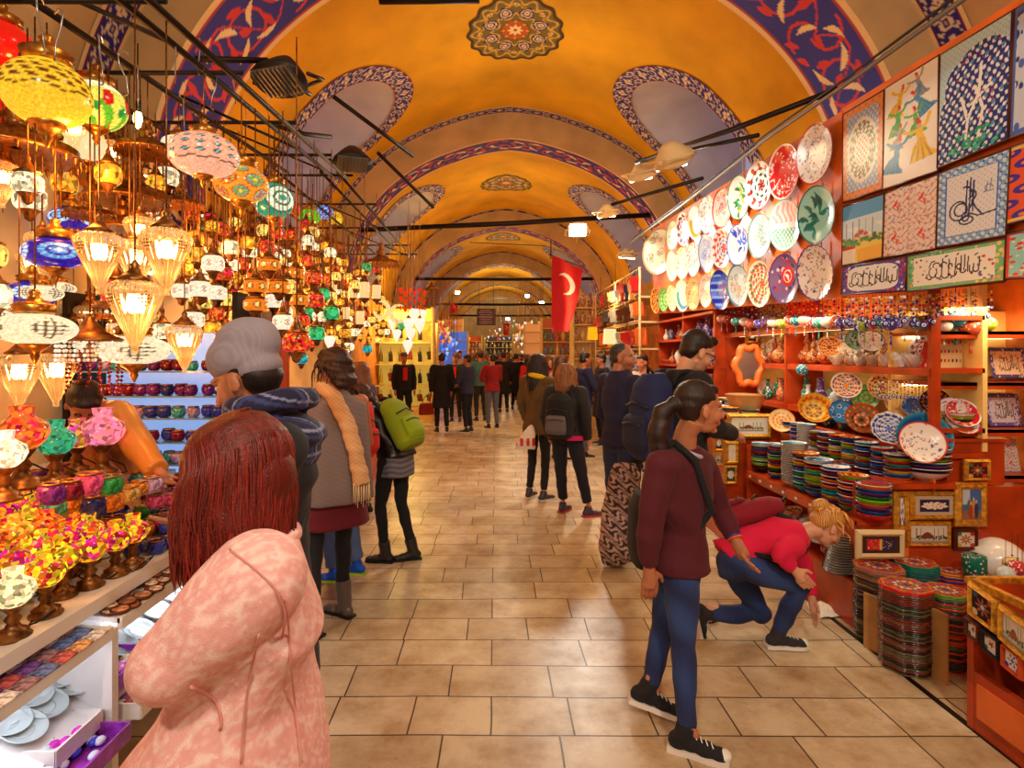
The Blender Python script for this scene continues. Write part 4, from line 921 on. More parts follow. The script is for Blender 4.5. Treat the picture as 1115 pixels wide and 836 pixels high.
framed(932, 577, 985, 608, 3.40, p_split, 'cream framed panel, half red and half dark blue, standing over the coaster stacks', 'plaster_cream', mount=(60, 40, 36), fw=.2)
framed(1039.6, 525, 1075, 573, 3.50, p_people, 'upright gilt framed painting of seated figures in a blue courtyard')
framed(1049.7, 500, 1077.8, 523.5, 3.50, p_tilefl((60, 30, 30), [(200, 60, 50), (90, 120, 70), (230, 190, 120)]), 'small gilt frame with a red flower tile on black, top of the column of frames')
framed(1038, 575.5, 1064, 598.6, 3.52, p_tilefl((230, 214, 190), [(200, 50, 50), (60, 130, 90), (230, 170, 60)]), 'small dark wood frame with a red and green rosette', 'dark_wood')
framed(792, 450.5, 840, 477, 5.12, p_mosque((232, 228, 214), (120, 70, 60), (80, 120, 90)), 'wide gilt framed picture of a mosque behind the girl in maroon', mount=(236, 228, 210))
framed(777, 473, 788, 491, 5.12, p_ornate(), 'tiny gilt frame beneath the wide mosque picture, left column top', nx=20)
framed(789, 480, 805, 505, 5.12, p_ornate((190, 60, 30), (236, 220, 190)), 'small gilt frame with an orange figure below the wide mosque picture', nx=24)
framed(777, 493, 787, 506, 5.12, p_mosque(), 'tiny gilt frame, left column middle, under the wide mosque picture', nx=20)
framed(788, 506, 803, 527, 5.12, p_ornate((160, 40, 50), (60, 70, 60)), 'small dark flowered gilt frame, lowest by the sloping stand', nx=24)
framed(1020, 408, 1048, 442, 3.9, p_tilefl((60, 30, 20), [(220, 120, 40), (90, 120, 70), (230, 190, 120)]), 'upright gilt frame with dark flower tile standing behind the leaning bowls')
framed(812, 355, 826, 374, 6.2, p_ornate(), 'little gilt frame on the upper shelf beyond the gourds', nx=20)
hr = random.Random(11)
ball_cols = [(20, 130, 160), (214, 80, 50), (150, 190, 50), (230, 228, 224), (150, 120, 190), (90, 70, 170), (226, 120, 90), (240, 236, 230), (60, 160, 150), (200, 60, 70), (236, 200, 190)]
def egg_proto():
 t = empty('hanging_ball', (0, 0, 0)); mb = MB(); mb.ball((0, 0, 0), (.05, .05, .044), 20, 12); b = mb.build('ball', 'egg_glaze', origin=(0, 0, 0)); b.parent = t
 c = MB(); c.tube([(0, 0, .044), (0, 0, .2)], .0016, 5); c.lathe([(.001, .05), (.008, .055), (.001, .06)], 8); q = c.build('cord', 'cord', origin=(0, 0, 0)); q.parent = t; q['fixed'] = 1
 f = MB(); f.tube([(0, 0, -.044), (0, 0, -.10)], .0016, 5); f.ball((0, 0, -.06), .008, 8, 6); f.ball((0, 0, -.085), .006, 8, 6); f.tube([(0, 0, -.09), (0, 0, -.13)], [.003, .008], 6); q = f.build('tassel', 'ceramic', origin=(0, 0, 0)); q.parent = t
 return t
m_, nt_, b_ = newmat('egg_glaze'); a_ = nt_.nodes.new('ShaderNodeObjectInfo'); tc_ = nt_.nodes.new('ShaderNodeTexCoord'); vo_ = nt_.nodes.new('ShaderNodeTexVoronoi'); vo_.inputs['Scale'].default_value = 55
nt_.links.new(tc_.outputs['Object'], vo_.inputs['Vector']); mx_ = nt_.nodes.new('ShaderNodeMix'); mx_.data_type = 'RGBA'; mr_ = nt_.nodes.new('ShaderNodeMath'); mr_.operation = 'LESS_THAN'; mr_.inputs[1].default_value = .32
nt_.links.new(vo_.outputs['Distance'], mr_.inputs[0]); nt_.links.new(mr_.outputs[0], mx_.inputs[0]); nt_.links.new(a_.outputs['Color'], mx_.inputs[6]); mx_.inputs[7].default_value = rgba((236, 232, 236)); nt_.links.new(mx_.outputs[2], b_.inputs['Base Color']); b_.inputs['Roughness'].default_value = .12
EG = egg_proto()
big = [(1040.5, 347, 22, (16, 140, 176), 'large turquoise'), (1057, 356, 22, (222, 96, 60), 'large orange'), (1074, 353, 19, (160, 190, 50), 'yellow-green'), (1028, 355, 16, (236, 236, 236), 'white'), (985, 351, 16, (206, 180, 170), 'pink speckled'), (970, 352, 18, (90, 80, 180), 'violet speckled'), (998, 352, 15, (120, 150, 120), 'sage speckled')]
for px, py, w_, c_, nm in big:
 d = 3.62; o = place(EG, P(px, py, d), 0, w_/F*d/.1, c_); tag(o, f'{nm} hanging ceramic ball in the row under the calligraphy tiles', 'ornament', 'ceramic balls hung under the tile pictures')
o = []
for k in range(22):
 px = 960-k*8.3-(k % 3); d = min(F*2.62/(px-CX), 9.); w_ = 9.5*6.4/d*.8+3
 o.append(place(EG, P(px, 351+hr.uniform(-2, 3)-k*.1, d), 0, w_/F*d/.1, ball_cols[k % len(ball_cols)]))
rank(o, '%s from the left in the long row of small hanging ceramic balls', 'small ceramic balls in a long row', 'ornament')
def bead_proto(seed, eye):
 t = empty('hanging_charm', (0, 0, 0)); r = random.Random(seed); mb = MB(); mb.tube([(0, 0, 0), (0, 0, -.2)], .0013, 4, col=(60, 40, 30))
 z = -.03
 for k in range(6):
  rr = r.uniform(.006, .012); mb.ball((0, 0, z), rr, 8, 6, col=r.choice([(240, 236, 230), (30, 60, 180), (200, 40, 40), (230, 170, 60), (120, 90, 60), (60, 150, 170)])); z -= rr*2+r.uniform(.002, .008)
 b = mb.build('bead_string', 'glazed', origin=(0, 0, 0)); b.parent = t
 e = MB(); e.ball((0, 0, z-.018), (.02, .007, .02), 12, 8, col=(26, 44, 170)); e.ball((0, -.006, z-.018), (.012, .004, .012), 10, 6, col=(240, 240, 250)); e.ball((0, -.009, z-.018), (.006, .003, .006), 8, 5, col=(60, 150, 220))
 q = e.build('eye_bead', 'glazed', origin=(0, 0, 0)); q.parent = t; return t
BPs = [bead_proto(s, 1) for s in range(4)]
o = []
for k in range(46):
 px = 922+k*3.5+hr.uniform(-1, 1); d = 3.45+hr.uniform(-.06, .25)
 o.append(place(BPs[k % 4], P(px, 318-(k-20)*.18, d), hr.uniform(-.5, .5), hr.uniform(.7, 1.05)))
rank(o, '%s from the left of the bead charms dangling under the calligraphy tiles', 'bead charms under the tile pictures', 'charm')
o = []
for k in range(30):
 px = 786+k*4.7; d = F*2.66/(px-CX); o.append(place(BPs[(k*3) % 4], P(px, 322+hr.uniform(-3, 3), d), hr.uniform(-.5, .5), hr.uniform(.9, 1.2)))
rank(o, '%s from the left of the charms dangling below the painted plates', 'charms dangling below the plate wall', 'charm')
o = []
for k in range(16):
 o.append(place(BPs[(k*5+1) % 4], P(957+k*4, 413, 3.75), hr.uniform(-.5, .5), .62))
rank(o, '%s from the left of the short bead strings over the leaning bowls', 'short bead strings over the bowls', 'charm')
mb = MB(); pc = P(1034, 384, 3.7); mb.box(pc, (.155, .012, .24), rot=(0, .03, 0)); o = empty('bookmark_card', pc, 'beige card with rows of hanging pendants beside the alcove shelves', 'card'); mb.build('card', 'plaster_cream', parent=o)
q = MB()
for i in range(6):
 for j in range(3): q.ball((pc.x-.062+i*.025, pc.y-.01, pc.z+.07-j*.06), (.006, .004, .012), 6, 5, col=hr.choice([(200, 60, 40), (60, 60, 120), (200, 170, 90)]))
q.build('pendants', 'glazed', parent=o)
def gourd():
 mb = MB(); mb.lathe([(.001, 0), (.04, .004), (.072, .035), (.078, .07), (.066, .105), (.036, .135), (.024, .155), (.028, .175), (.034, .195), (.026, .22), (.012, .24), (.006, .27), (.012, .285), (.001, .29)], 22); return mb.build('painted_gourd', 'gourd_skin', origin=(0, 0, 0))
m_, nt_, b_ = newmat('gourd_skin'); a_ = nt_.nodes.new('ShaderNodeObjectInfo'); tc_ = nt_.nodes.new('ShaderNodeTexCoord'); vo_ = nt_.nodes.new('ShaderNodeTexVoronoi'); vo_.feature = 'DISTANCE_TO_EDGE'; vo_.inputs['Scale'].default_value = 28
nt_.links.new(tc_.outputs['Object'], vo_.inputs['Vector']); mx_ = nt_.nodes.new('ShaderNodeMix'); mx_.data_type = 'RGBA'; mr_ = nt_.nodes.new('ShaderNodeMath'); mr_.operation = 'LESS_THAN'; mr_.inputs[1].default_value = .07
nt_.links.new(vo_.outputs['Distance'], mr_.inputs[0]); nt_.links.new(mr_.outputs[0], mx_.inputs[0]); nt_.links.new(a_.outputs['Color'], mx_.inputs[6]); mx_.inputs[7].default_value = rgba((110, 40, 30)); nt_.links.new(mx_.outputs[2], b_.inputs['Base Color']); b_.inputs['Roughness'].default_value = .3
GO = gourd(); o = []
for k, px in enumerate([812, 822, 831, 841, 850, 858, 868, 876, 886, 896]):
 d = F*2.83/(px-CX); z = 1.616; o.append(place(GO, (2.83+.03*(k % 2), d, z), k, .95+.12*math.sin(k*2.1), [(214, 150, 90), (226, 120, 50), (236, 200, 150), (200, 110, 60)][k % 4]))
rank(o, '%s from the left of the carved gourds standing on the middle wall shelf', 'gourds on the middle wall shelf', 'gourd')
def vase(k):
 profs = [[(.001, 0), (.03, 0), (.045, .03), (.05, .06), (.03, .1), (.015, .125), (.014, .17), (.024, .19)], [(.001, 0), (.026, 0), (.022, .03), (.04, .07), (.046, .11), (.03, .15), (.014, .165), (.02, .18)], [(.001, 0), (.034, 0), (.036, .1), (.02, .12), (.018, .2), (.028, .21)]]
 mb = MB(); mb.lathe(profs[k], 20); return mb.build('vase', 'egg_glaze', origin=(0, 0, 0))
VA = [vase(k) for k in range(3)]; o = []
for k, (px, c_) in enumerate([(836, (20, 110, 90)), (843, (30, 120, 100)), (850, (206, 120, 70)), (857, (16, 120, 110)), (864, (214, 110, 90)), (872, (60, 140, 130)), (880, (226, 222, 226)), (887, (30, 130, 120)), (894, (90, 50, 140)), (901, (20, 130, 120)), (909, (160, 180, 190)), (917, (110, 120, 190))]):
 d = F*2.8/(px-CX); o.append(place(VA[k % 3], (2.8+.05*(k % 2), d, 1.241), k, 1.1+.15*math.sin(k*1.7), c_))
rank(o, '%s from the left of the small glazed vases on the lower wall shelf', 'vases on the lower wall shelf', 'vase')
def figurine():
 mb = MB(); mb.ball((0, 0, .045), (.05, .035, .045), 14, 9); mb.ball((.045, 0, .085), (.024, .02, .024), 12, 8); mb.tube([(.066, 0, .083), (.088, 0, .078)], [.009, .002], 8); mb.tube([(-.04, 0, .05), (-.09, 0, .085)], [.02, .006], 8); mb.ball((0, .0, .004), (.03, .025, .006), 12, 4); 
 return fuse(mb, .004, 3).build('bird_figurine', 'egg_glaze', origin=(0, 0, 0))
FG = figurine(); o = []
for k, px in enumerate([914, 922, 930, 939, 948, 957, 968, 978, 988, 966, 926, 983]):
 d = F*2.8/(px-CX) if k < 9 else 4.0; o.append(place(FG, (2.78+.04*(k % 3), (F*2.8/(px-CX)), 1.616), hr.uniform(-1, 1)+(PI if k % 2 else 0), .95+.2*(k % 3 == 0), [(240, 236, 230), (230, 160, 70), (244, 240, 240), (226, 226, 230)][k % 4]))
rank(o, '%s from the left of the small ceramic birds on the middle wall shelf', 'bird figurines on the middle shelf', 'figurine')
mb = MB(); pc = P(1008, 405, 3.75); mb.lathe([(.001, 0), (.045, 0), (.05, .015), (.03, .03), (.042, .05), (.02, .07), (.014, .09), (.02, .1), (.03, .115), (.026, .15), (.012, .19), (.012, .2)], 20, c=pc)
tag(mb.build('oil_lamp', 'ceramic', color=(200, 50, 40)), 'little red ceramic oil lamp with a tall chimney at the end of the shelf', 'lamp')
mb = MB(); mb.ball(P(873.5, 402.5, 4.9), .048, 18, 12); tag(mb.build('ceramic_ball', 'egg_glaze', color=(16, 140, 170)), 'turquoise ball resting on top of the vases', 'ornament')
t = empty('mirror', P(815, 410, 5.8), 'ornate orange framed mirror with a pointed top', 'mirror')
mb = MB(); c = P(815, 398, 5.8); mb.tube([c+V((.13*math.cos(a)*(1+.12*math.cos(6*a)), 0, .19*math.sin(a)*(1+.12*math.cos(6*a)))) for a in [2*PI*k/36 for k in range(36)]], .035, 8, closed=True); mb.build('frame', 'orange_board', parent=t)
mb = MB(); mb.ball(c, (.12, .006, .17), 20, 12); mb.build('mirror_glass', 'steel', parent=t)
t = empty('basket', P(811, 447, 5.5), 'straw basket filled with small bowls', 'basket'); mb = MB(); mb.lathe([(.12, -.08), (.15, .0), (.17, .08), (.175, .09)], 24, c=P(811, 439, 5.5), rib=.04, nrib=12, cap=True); mb.build('basket_body', 'cardboard', parent=t)
t = empty('mid_stand', (2.45, 5.8, 0), 'red wooden cabinet with a board of framed pictures, beyond the stepped bowl stand', 'cabinet')
mb = MB(); mb.box((2.5, 5.85, .53), (.85, 1.35, 1.06)); mb.build('body', 'red_wood', parent=t)
mb = MB(); mb.box((2.5, 5.85, 1.075), (.9, 1.4, .03)); mb.build('top_board', 'red_wood', parent=t)
o = []; mr_s = random.Random(4)
for i in range(6):
 for j in range(2):
  x, d = 2.2+.19*j, 5.35+.2*i; n = mr_s.randrange(3, 8)
  for k in range(n): o.append(place(BP[(k+i) % 4], (x, d, 1.092+.022*k), k, mr_s.uniform(.78, .84), BOWLC[mr_s.choice(list(BOWLC))]))
rank(o, '%s from the left of the bowls stacked on top of the framed-picture cabinet', 'bowls on the framed-picture cabinet', 'bowl')
o = []
for i in range(14):
 d = 3.62+.1*i; b = place(VA[i % 3], (2.82+.05*(i % 2), d, 1.088), i, mr_s.uniform(.8, 1.1), mr_s.choice([(220, 210, 200), (40, 110, 160), (206, 90, 50), (230, 190, 90), (60, 150, 140)])); o.append(b)
rank(o, '%s from the left of the small vases on the ledge behind the leaning plates', 'vases on the ledge behind the plates', 'vase')
o = []
for i in range(13):
 d = 3.66+.21*i; R_ = .085+.02*(i % 3); q = dish_mesh(R_, .02, plate_paint(PL[(i*7) % 30][3], 140+i), axis=(-.75, -.5, .25), n=44, nr=14).build('plate', 'glazed', origin=(0, 0, 0)); q.location = (2.93, d, 1.63+R_ if i % 2 else 1.255+R_); o.append(q)
rank(o, '%s from the left of the small plates propped at the back of the wall shelves', 'plates propped on the wall shelves', 'plate')
o = []
for i in range(9): 
 st = PL[(i*4+1) % 30][3]; q = dish_mesh(.11, .03, plate_paint(st, 160+i), axis=(-.5, 0, .85), n=44, nr=14).build('dish', 'glazed', origin=(0, 0, 0)); q.location = (2.38, 3.95+.13*i, .36+.03*(i % 2)); o.append(q)
rank(o, '%s from the left of the patterned dishes on the lowest shelf of the bowl stand', 'dishes on the lowest shelf', 'dish')
def coaster(name='coaster'):
 mb = MB(); R = .12; w_ = lambda a, i: 1+.05*math.cos(8*a)
 n = 48; mb.lathe([(R*.95, -.0045), (R, -.003), (R, .003), (R*.95, .0045)], n, mi=0, wob=w_); mb.lathe([(.001, -.0045), (R*.95, -.0045)], n, mi=0, wob=w_)
 mb.grid(lambda U, W: (R*.96*W*(1+.05*np.cos(16*PI*U))*np.cos(U*2*PI), R*.96*W*(1+.05*np.cos(16*PI*U))*np.sin(U*2*PI), .0046+.002*sm(W, .8, .9)), 64, 16, 1, True, colfn=plate_paint(('rings', (230, 120, 50), [(190, 30, 50), (40, 120, 90), (240, 230, 200), (60, 60, 140)], 6), 77)); return mb.build(name, ['ceramic', 'glazed'], origin=(0, 0, 0))
CO = coaster(); CN = 0
cst = [(957, 614, 703, 48, 3.42, 'back stack under the cream framed panel', [(110, 80, 60), (60, 46, 44), (40, 34, 34), (150, 110, 80), (70, 80, 70), (50, 40, 40)], (190, 120, 110)),
 (986, 636, 722, 50, 3.1, 'tall front coaster stack with a red top', [(60, 46, 40), (90, 90, 56), (120, 50, 40), (50, 46, 46), (40, 34, 34), (110, 90, 70)], (214, 40, 40)),
 (1029, 640, 722, 43, 3.12, 'front right coaster stack with a green top', [(90, 110, 60), (60, 50, 40), (210, 70, 40), (50, 60, 90), (70, 60, 40)], (120, 170, 60)),
 (996, 609, 650, 43, 3.45, 'back coaster stack with teal tops', [(16, 130, 116), (20, 110, 110), (40, 60, 140), (80, 60, 130)], (16, 130, 116)),
 (1034, 619, 650, 37, 3.5, 'back right orange-topped stack', [(230, 90, 40), (220, 60, 40), (40, 50, 150), (50, 60, 160)], (236, 150, 60)),
 (1058, 650, 722, 36, 3.3, 'stack half hidden by the tray cabinet', [(200, 60, 60), (90, 70, 60), (60, 120, 110)], (150, 190, 120))]
for px, ty, by, w_, d, nm, cols, topc in cst:
 s_ = F/d; z1 = EYE-(ty-CY)/s_; gap = .0115; x = (px-CX)/s_; sc_ = w_/2/s_/.123; full = int(z1/gap); base = 0
 for k in range(full):
  z = .006+k*gap; top = k == full-1
  col = topc if k > full-3 else (cols[(full-k)//4 % len(cols)] if 'teal' in nm or 'over blue' in nm else cols[hr.randrange(len(cols))])
  o = place(CO, (x+hr.uniform(-.003, .003), d+hr.uniform(-.003, .003), z), hr.uniform(-.05, .05), (sc_, sc_, 1.), col); CN += 1
  tag(o, f'scalloped coaster, {"topmost" if top else "bottom" if k == 0 else nth(full-k)+" from the top"} in the {nm}', 'coaster', 'scalloped coasters in floor stacks')
for k, (px, py0, py1, d) in enumerate([(960, 652, 712, 3.22), (1012, 660, 728, 3.02), (1048, 668, 718, 3.1)]):
 a, b = P(px, py0, d), P(px, py1, d); mb = MB(); mb.box(((a.x+b.x)/2, d, a.z/2), (.012, .2, a.z), rot=(0, 0, .4-.2*k)); tag(mb.build('cardboard_divider', 'cardboard'), ['cardboard divider left of the tall coaster stack', 'cardboard divider between the red-topped and green-topped coaster stacks', 'cardboard divider right of the green-topped coaster stack'][k], 'cardboard', 'cardboard dividers')
mb = MB(); pc = P(1061, 627, 3.35); mb.lathe([(.001, 0), (.06, 0), (.06, .12), (.055, .125), (.001, .125)], 24, c=pc-V((0, 0, 0))); 
tag(mb.build('ceramic_canister', 'egg_glaze', color=(10, 120, 100)), 'teal patterned ceramic canister with a white lid on the coaster stacks', 'canister')
def board(px, py, w_, h_, d, fn, lab, n=5):
 t = empty('tile_board', P(px-w_/2, py+h_, d), lab, 'tile board', 'tile boards on the alcove shelves'); c = P(px, py+h_/2, d); s_ = F/d; Wd, Hd = w_/s_, h_/s_
 mb = MB(); mb.box(c+V((0, .03+.01*n/2, 0)), (Wd, .02+.012*n, Hd), rot=(-.2, 0, 0)); mb.build('boards_behind', 'plaster_cream', parent=t)
 R = Euler((-.2, 0, 0)).to_matrix(); g = MB()
 def gf(U, W): 
  x = (U-.5)*Wd; z = (W-.5)*Hd; return c.x+x, c.y-.012+z*math.tan(.2)-.0, c.z+z
 g.grid(gf, 50, 50, 0, False, colfn=fn); g.build('picture_tiles', 'glazed', parent=t)
board(1096, 379, 38, 32, 3.75, calli((60, 80, 170), [(230, 230, 240), (90, 60, 150)], (240, 224, 200), [(220, 90, 60), (90, 120, 60)]), 'tile board with orange script and a blue border on the upper alcove shelf')
board(1091, 429, 36, 34, 3.75, calli((110, 100, 190), [(236, 236, 245), (80, 80, 170)], (230, 228, 240), [(90, 80, 190), (120, 110, 200)]), 'tile board with violet script on the second alcove shelf')
board(1090, 478, 34, 34, 3.75, t_four, 'board of pink flowered tiles on the third alcove shelf')
board(1093, 524, 46, 38, 3.75, lambda u, v: scatter(mixc(fill(u.shape, (90, 180, 210)), (226, 190, 110), u < .5), u, v, 50, [(240, 236, 230), (200, 120, 60), (60, 110, 160)], .02, .06, 31), 'tile board half ochre and half sea blue on the fourth alcove shelf')
board(1104, 580, 30, 28, 3.75, t_plainfl((230, 200, 90), [(214, 90, 120), (90, 120, 60)], 32), 'yellow flowered tile board on the lowest alcove shelf')
board(1078, 572, 14, 32, 3.72, t_plainfl((236, 232, 226), [(214, 120, 60), (90, 120, 160)], 34), 'narrow white flowered tile board beside the yellow one')
mb = MB(); pc = P(1085, 625, 3.5); mb.lathe([(.001, 0), (.1, 0), (.14, .05), (.15, .1), (.13, .16), (.08, .2), (.03, .22), (.001, .222)], 30, c=pc); tag(mb.build('white_bowl', 'ceramic', color=(250, 248, 244)), 'large plain white domed bowl shining beside the teal canister', 'bowl')
X0 = 2.16; t = empty('tray_cabinet', (2.45, 2.1, 0), 'low red wooden cabinet at the right edge with trays and small frames on its side', 'cabinet')
mb = MB(); mb.box((2.50, 2.59, .33), (.68, .03, .66)); mb.box((2.84, 2.0, .33), (.03, 1.2, .66)); mb.box((2.5, 2.0, .03), (.68, 1.2, .06)); mb.box((X0+.015, 2.0, .15), (.03, 1.2, .24)); mb.box((X0+.02, 2.0, .645), (.04, 1.2, .03)); mb.box((2.5, 2.0, .6), (.66, 1.18, .02)); mb.box((X0+.02, 2.59, .33), (.045, .035, .66)); mb.build('body', 'red_wood', parent=t)
mb = MB(); mb.box((X0+.01, 2.0, .67), (.03, 1.2, .03)); mb.box((2.5, 2.6, .67), (.7, .03, .03)); mb.build('gilt_rim', 'gold_frame', parent=t)
mb = MB(); mb.box((X0+.01, 2.0, .15), (.035, 1.1, .15)); mb.build('lower_panel', 'orange_board', parent=t)
def xframe(px0, px1, t0, b0, t1, b1, fn, lab, m): return framed(px0, (t0, t1), px1, (b0, b1), 0, fn, lab, m, X=X0-.012, fw=.14)
xframe(1056, 1087, 632, 668, 655, 692, p_tilefl((30, 20, 20), [(200, 90, 50), (70, 110, 160), (230, 200, 150)]), 'gilt frame with an orange and blue flower tile on the side of the tray cabinet', 'gold_frame')
xframe(1089, 1125, 657, 695, 684, 726, p_mosque((230, 226, 214), (150, 90, 60), (90, 140, 80)), 'gilt framed mosque picture on the side of the tray cabinet', 'gold_frame')
xframe(1053.5, 1069, 670, 690, 681, 702, p_tilefl((244, 240, 236), [(244, 240, 236), (214, 40, 60), (60, 120, 60)], 5), 'tiny brown framed rose tile nearest the corner of the tray cabinet', 'dark_wood')
xframe(1071, 1091, 683, 705, 698, 722, p_tilefl((244, 240, 236), [(244, 240, 236), (214, 30, 50), (60, 120, 60)], 5), 'tiny black framed rose tile in the middle of three on the tray cabinet', 'black')
xframe(1093, 1115, 699, 724, 715, 742, p_tilefl((240, 240, 244), [(70, 90, 190), (240, 240, 244), (60, 80, 180)], 6), 'tiny orange framed blue tile, last of three on the tray cabinet', 'red_wood')
for k, (z, c_, st, nm) in enumerate([(.35, TEAL, ('leaves', (10, 110, 110), [(10, 120, 120), (30, 140, 140)]), 'teal oval tray at the bottom'), (.385, (170, 90, 160), ('rings', (190, 110, 170), [(150, 60, 140), (210, 150, 200)], 4), 'lilac oval tray in the middle'), (.43, (24, 50, 34), ('leaves', (30, 60, 40), [(200, 210, 190), (60, 110, 70), (190, 200, 180)]), 'dark green leafy oval tray on top')]):
 mb = dish_mesh(.24, .04, plate_paint(st, 60+k), axis=(-.25, -.1, .9), sy=1.4, back=c_, n=60, nr=22); o = mb.build('oval_tray', 'glazed', origin=(0, 0, 0)); o.location = (2.44+.02*k, 2.14+.02*k, z-.02); tag(o, f'{nm} of the pile inside the tray cabinet', 'tray', 'oval trays in the cabinet')
o = []
for k, (px, py) in enumerate([(1095, 618), (1108, 612), (1113, 622), (1102, 608)]): o.append(place(EG, P(px, py+6, 2.9 if k < 3 else 3.0), 0, .85, [(200, 220, 220), (206, 60, 60), (60, 140, 190), (230, 200, 120)][k]))
rank(o, '%s of the painted balls lying in the gilt-rimmed tray top, from the left', 'painted balls in the tray top', 'ornament')
t = empty('far_display', (2.6, 8, 0), 'red wooden shelving crowded with ceramics beyond the gourd shelves', 'shelves')
mb = MB(); mb.box((3.05, 7.8, 1.3), (.03, 2.3, 2.4)); mb.build('back_panel', 'cream_wall', parent=t)
mb = MB()
for z in (.45, .85, 1.2, 1.55, 1.9, 2.2): mb.box((2.78, 7.8, z), (.5, 2.3, .03))
for d in (6.68, 7.8, 8.95): mb.box((2.8, d, 1.2), (.48, .04, 2.3))
mb.build('shelf', 'red_wood', parent=t)
o = []; o2 = []; o3 = []
for z in (.465, .865, 1.215, 1.565, 1.915):
 for k in range(13):
  d = 6.8+k*.165; r = hr.random(); c_ = hr.choice(ball_cols+[(230, 130, 60), (236, 220, 200), (60, 90, 160)])
  if r < .4: o.append(place(VA[hr.randrange(3)], (2.66+hr.uniform(-.04, .1), d, z), 0, hr.uniform(.9, 1.35), c_))
  elif r < .75: o2.append(place(BP[k % 4], (2.66+hr.uniform(-.02, .08), d, z), 0, hr.uniform(.8, 1.1), c_))
  else: o3.append(place(GO, (2.68, d, z), 0, .8, (226, 150, 90)))
rank(o, '%s from the left of the vases crowding the far ceramic shelves', 'vases on the far ceramic shelves', 'vase'); rank(o2, '%s from the left of the bowls set out on the far ceramic shelves', 'bowls on the far ceramic shelves', 'bowl'); rank(o3, '%s from the left of the gourds on the far ceramic shelves', 'gourds on the far ceramic shelves', 'gourd')
def bag_proto(k):
 t = empty('hanging_bag', (0, 0, 0)); mb = MB(); w_, h_, dp = [(.26, .32, .12), (.3, .22, .1), (.22, .26, .1)][k]
 loft(mb, [((0, 0, -h_), w_*.46, dp*.5), ((0, 0, -h_*.93), w_*.5, dp*.55), ((0, 0, -h_*.4), w_*.48, dp*.5), ((0, 0, -h_*.08), w_*.42, dp*.3), ((0, 0, 0), w_*.36, dp*.15)], 18); b = mb.build('bag_body', 'leather', origin=(0, 0, 0)); b.parent = t
 f = MB(); f.box((0, -dp*.5, -h_*.3), (w_*.8, .015, h_*.45), rot=(.12, 0, 0)); q = f.build('flap', 'leather', origin=(0, 0, 0)); q.parent = t
 h = MB(); h.tube([(w_*.25*math.cos(a), 0, -.02+.14*math.sin(a)) for a in [PI*i/8 for i in range(9)]], .007, 6); q = h.build('strap', 'dark_wood', origin=(0, 0, 0)); q.parent = t; q['fixed'] = 1; return t
BG = [bag_proto(k) for k in range(3)]; bagc = {'brown': (150, 70, 30), 'tan': (206, 140, 80), 'orange': (226, 106, 30), 'grey': (150, 160, 180), 'yellow': (236, 180, 20), 'navy': (40, 46, 80), 'dark brown': (80, 40, 24), 'red': (190, 30, 40), 'pale blue': (140, 170, 220), 'cream': (230, 200, 160)}
rowsb = [(2.95, 10, 'top'), (2.55, 11, 'second'), (2.12, 10, 'third'), (1.72, 9, 'fourth')]
for z, n, rn in rowsb:
 o = []; 
 for k in range(n):
  cn = hr.choice(list(bagc)); b = place(BG[hr.randrange(3)], (2.3+hr.uniform(-.03, .05), 9.2+k*.36, z+hr.uniform(-.04, .04)), hr.uniform(-.9, -.2)-.6, hr.uniform(.85, 1.1), bagc[cn]); b['cn'] = cn; o.append(b)
 o.sort(key=lambda q: q.location.y)
 for k, b in enumerate(o): tag(b, f'{b["cn"]} leather bag, {nth(k+1)} from the plate wall in the {rn} hanging row', 'bag', 'leather bags hanging in rows'); del b['cn']
mb = MB()
for z, n, rn in rowsb: mb.tube([(2.3, 9.05, z+.13), (2.3, 13.2, z+.13)], .012, 6); mb.box((2.55, 11.1, z-.33), (.5, 4.1, .03))
for d in (9.1, 11, 13.1): mb.tube([(2.3, d, .4), (2.3, d, 3.1)], .02, 6)
tag(mb.build('bag_rack', 'plaster_cream'), 'pale rack of shelves and rails holding the leather bags', 'rack')
random.seed(21); lr = random.Random(21)
mat_lamp('lit_mosaic', 'mosaic', 1.5); mat_lamp('lit_bead', 'bead', 1.4); mat_lamp('lit_painted', 'attr', .95); mat_lamp('lit_plain', 'plain', .9)
m_ = mat('amber_glass', (255, 226, 184), .05, emit=(255, 176, 92), estr=.16, trans=.9); m_.cycles.emission_sampling = 'NONE'
mat('brass_pierced', (150, 98, 48), .3, .75, var=.35, scale=40, bump=.12, bscale=90)
CAP = [(.012, .0), (.055, .004), (.07, .014), (.064, .026), (.072, .04), (.058, .05), (.03, .06), (.016, .085), (.022, .095), (.008, .11)]
def chain_part(t, z0):
 mb = MB()
 mb.tube([(0, 0, 0), (0, 0, 1)], .0035, 5)
 q = mb.build('chain', 'old_brass', origin=(0, 0, 0)); q.parent = t; q.location = (0, 0, z0); q['fixed'] = 1; return q
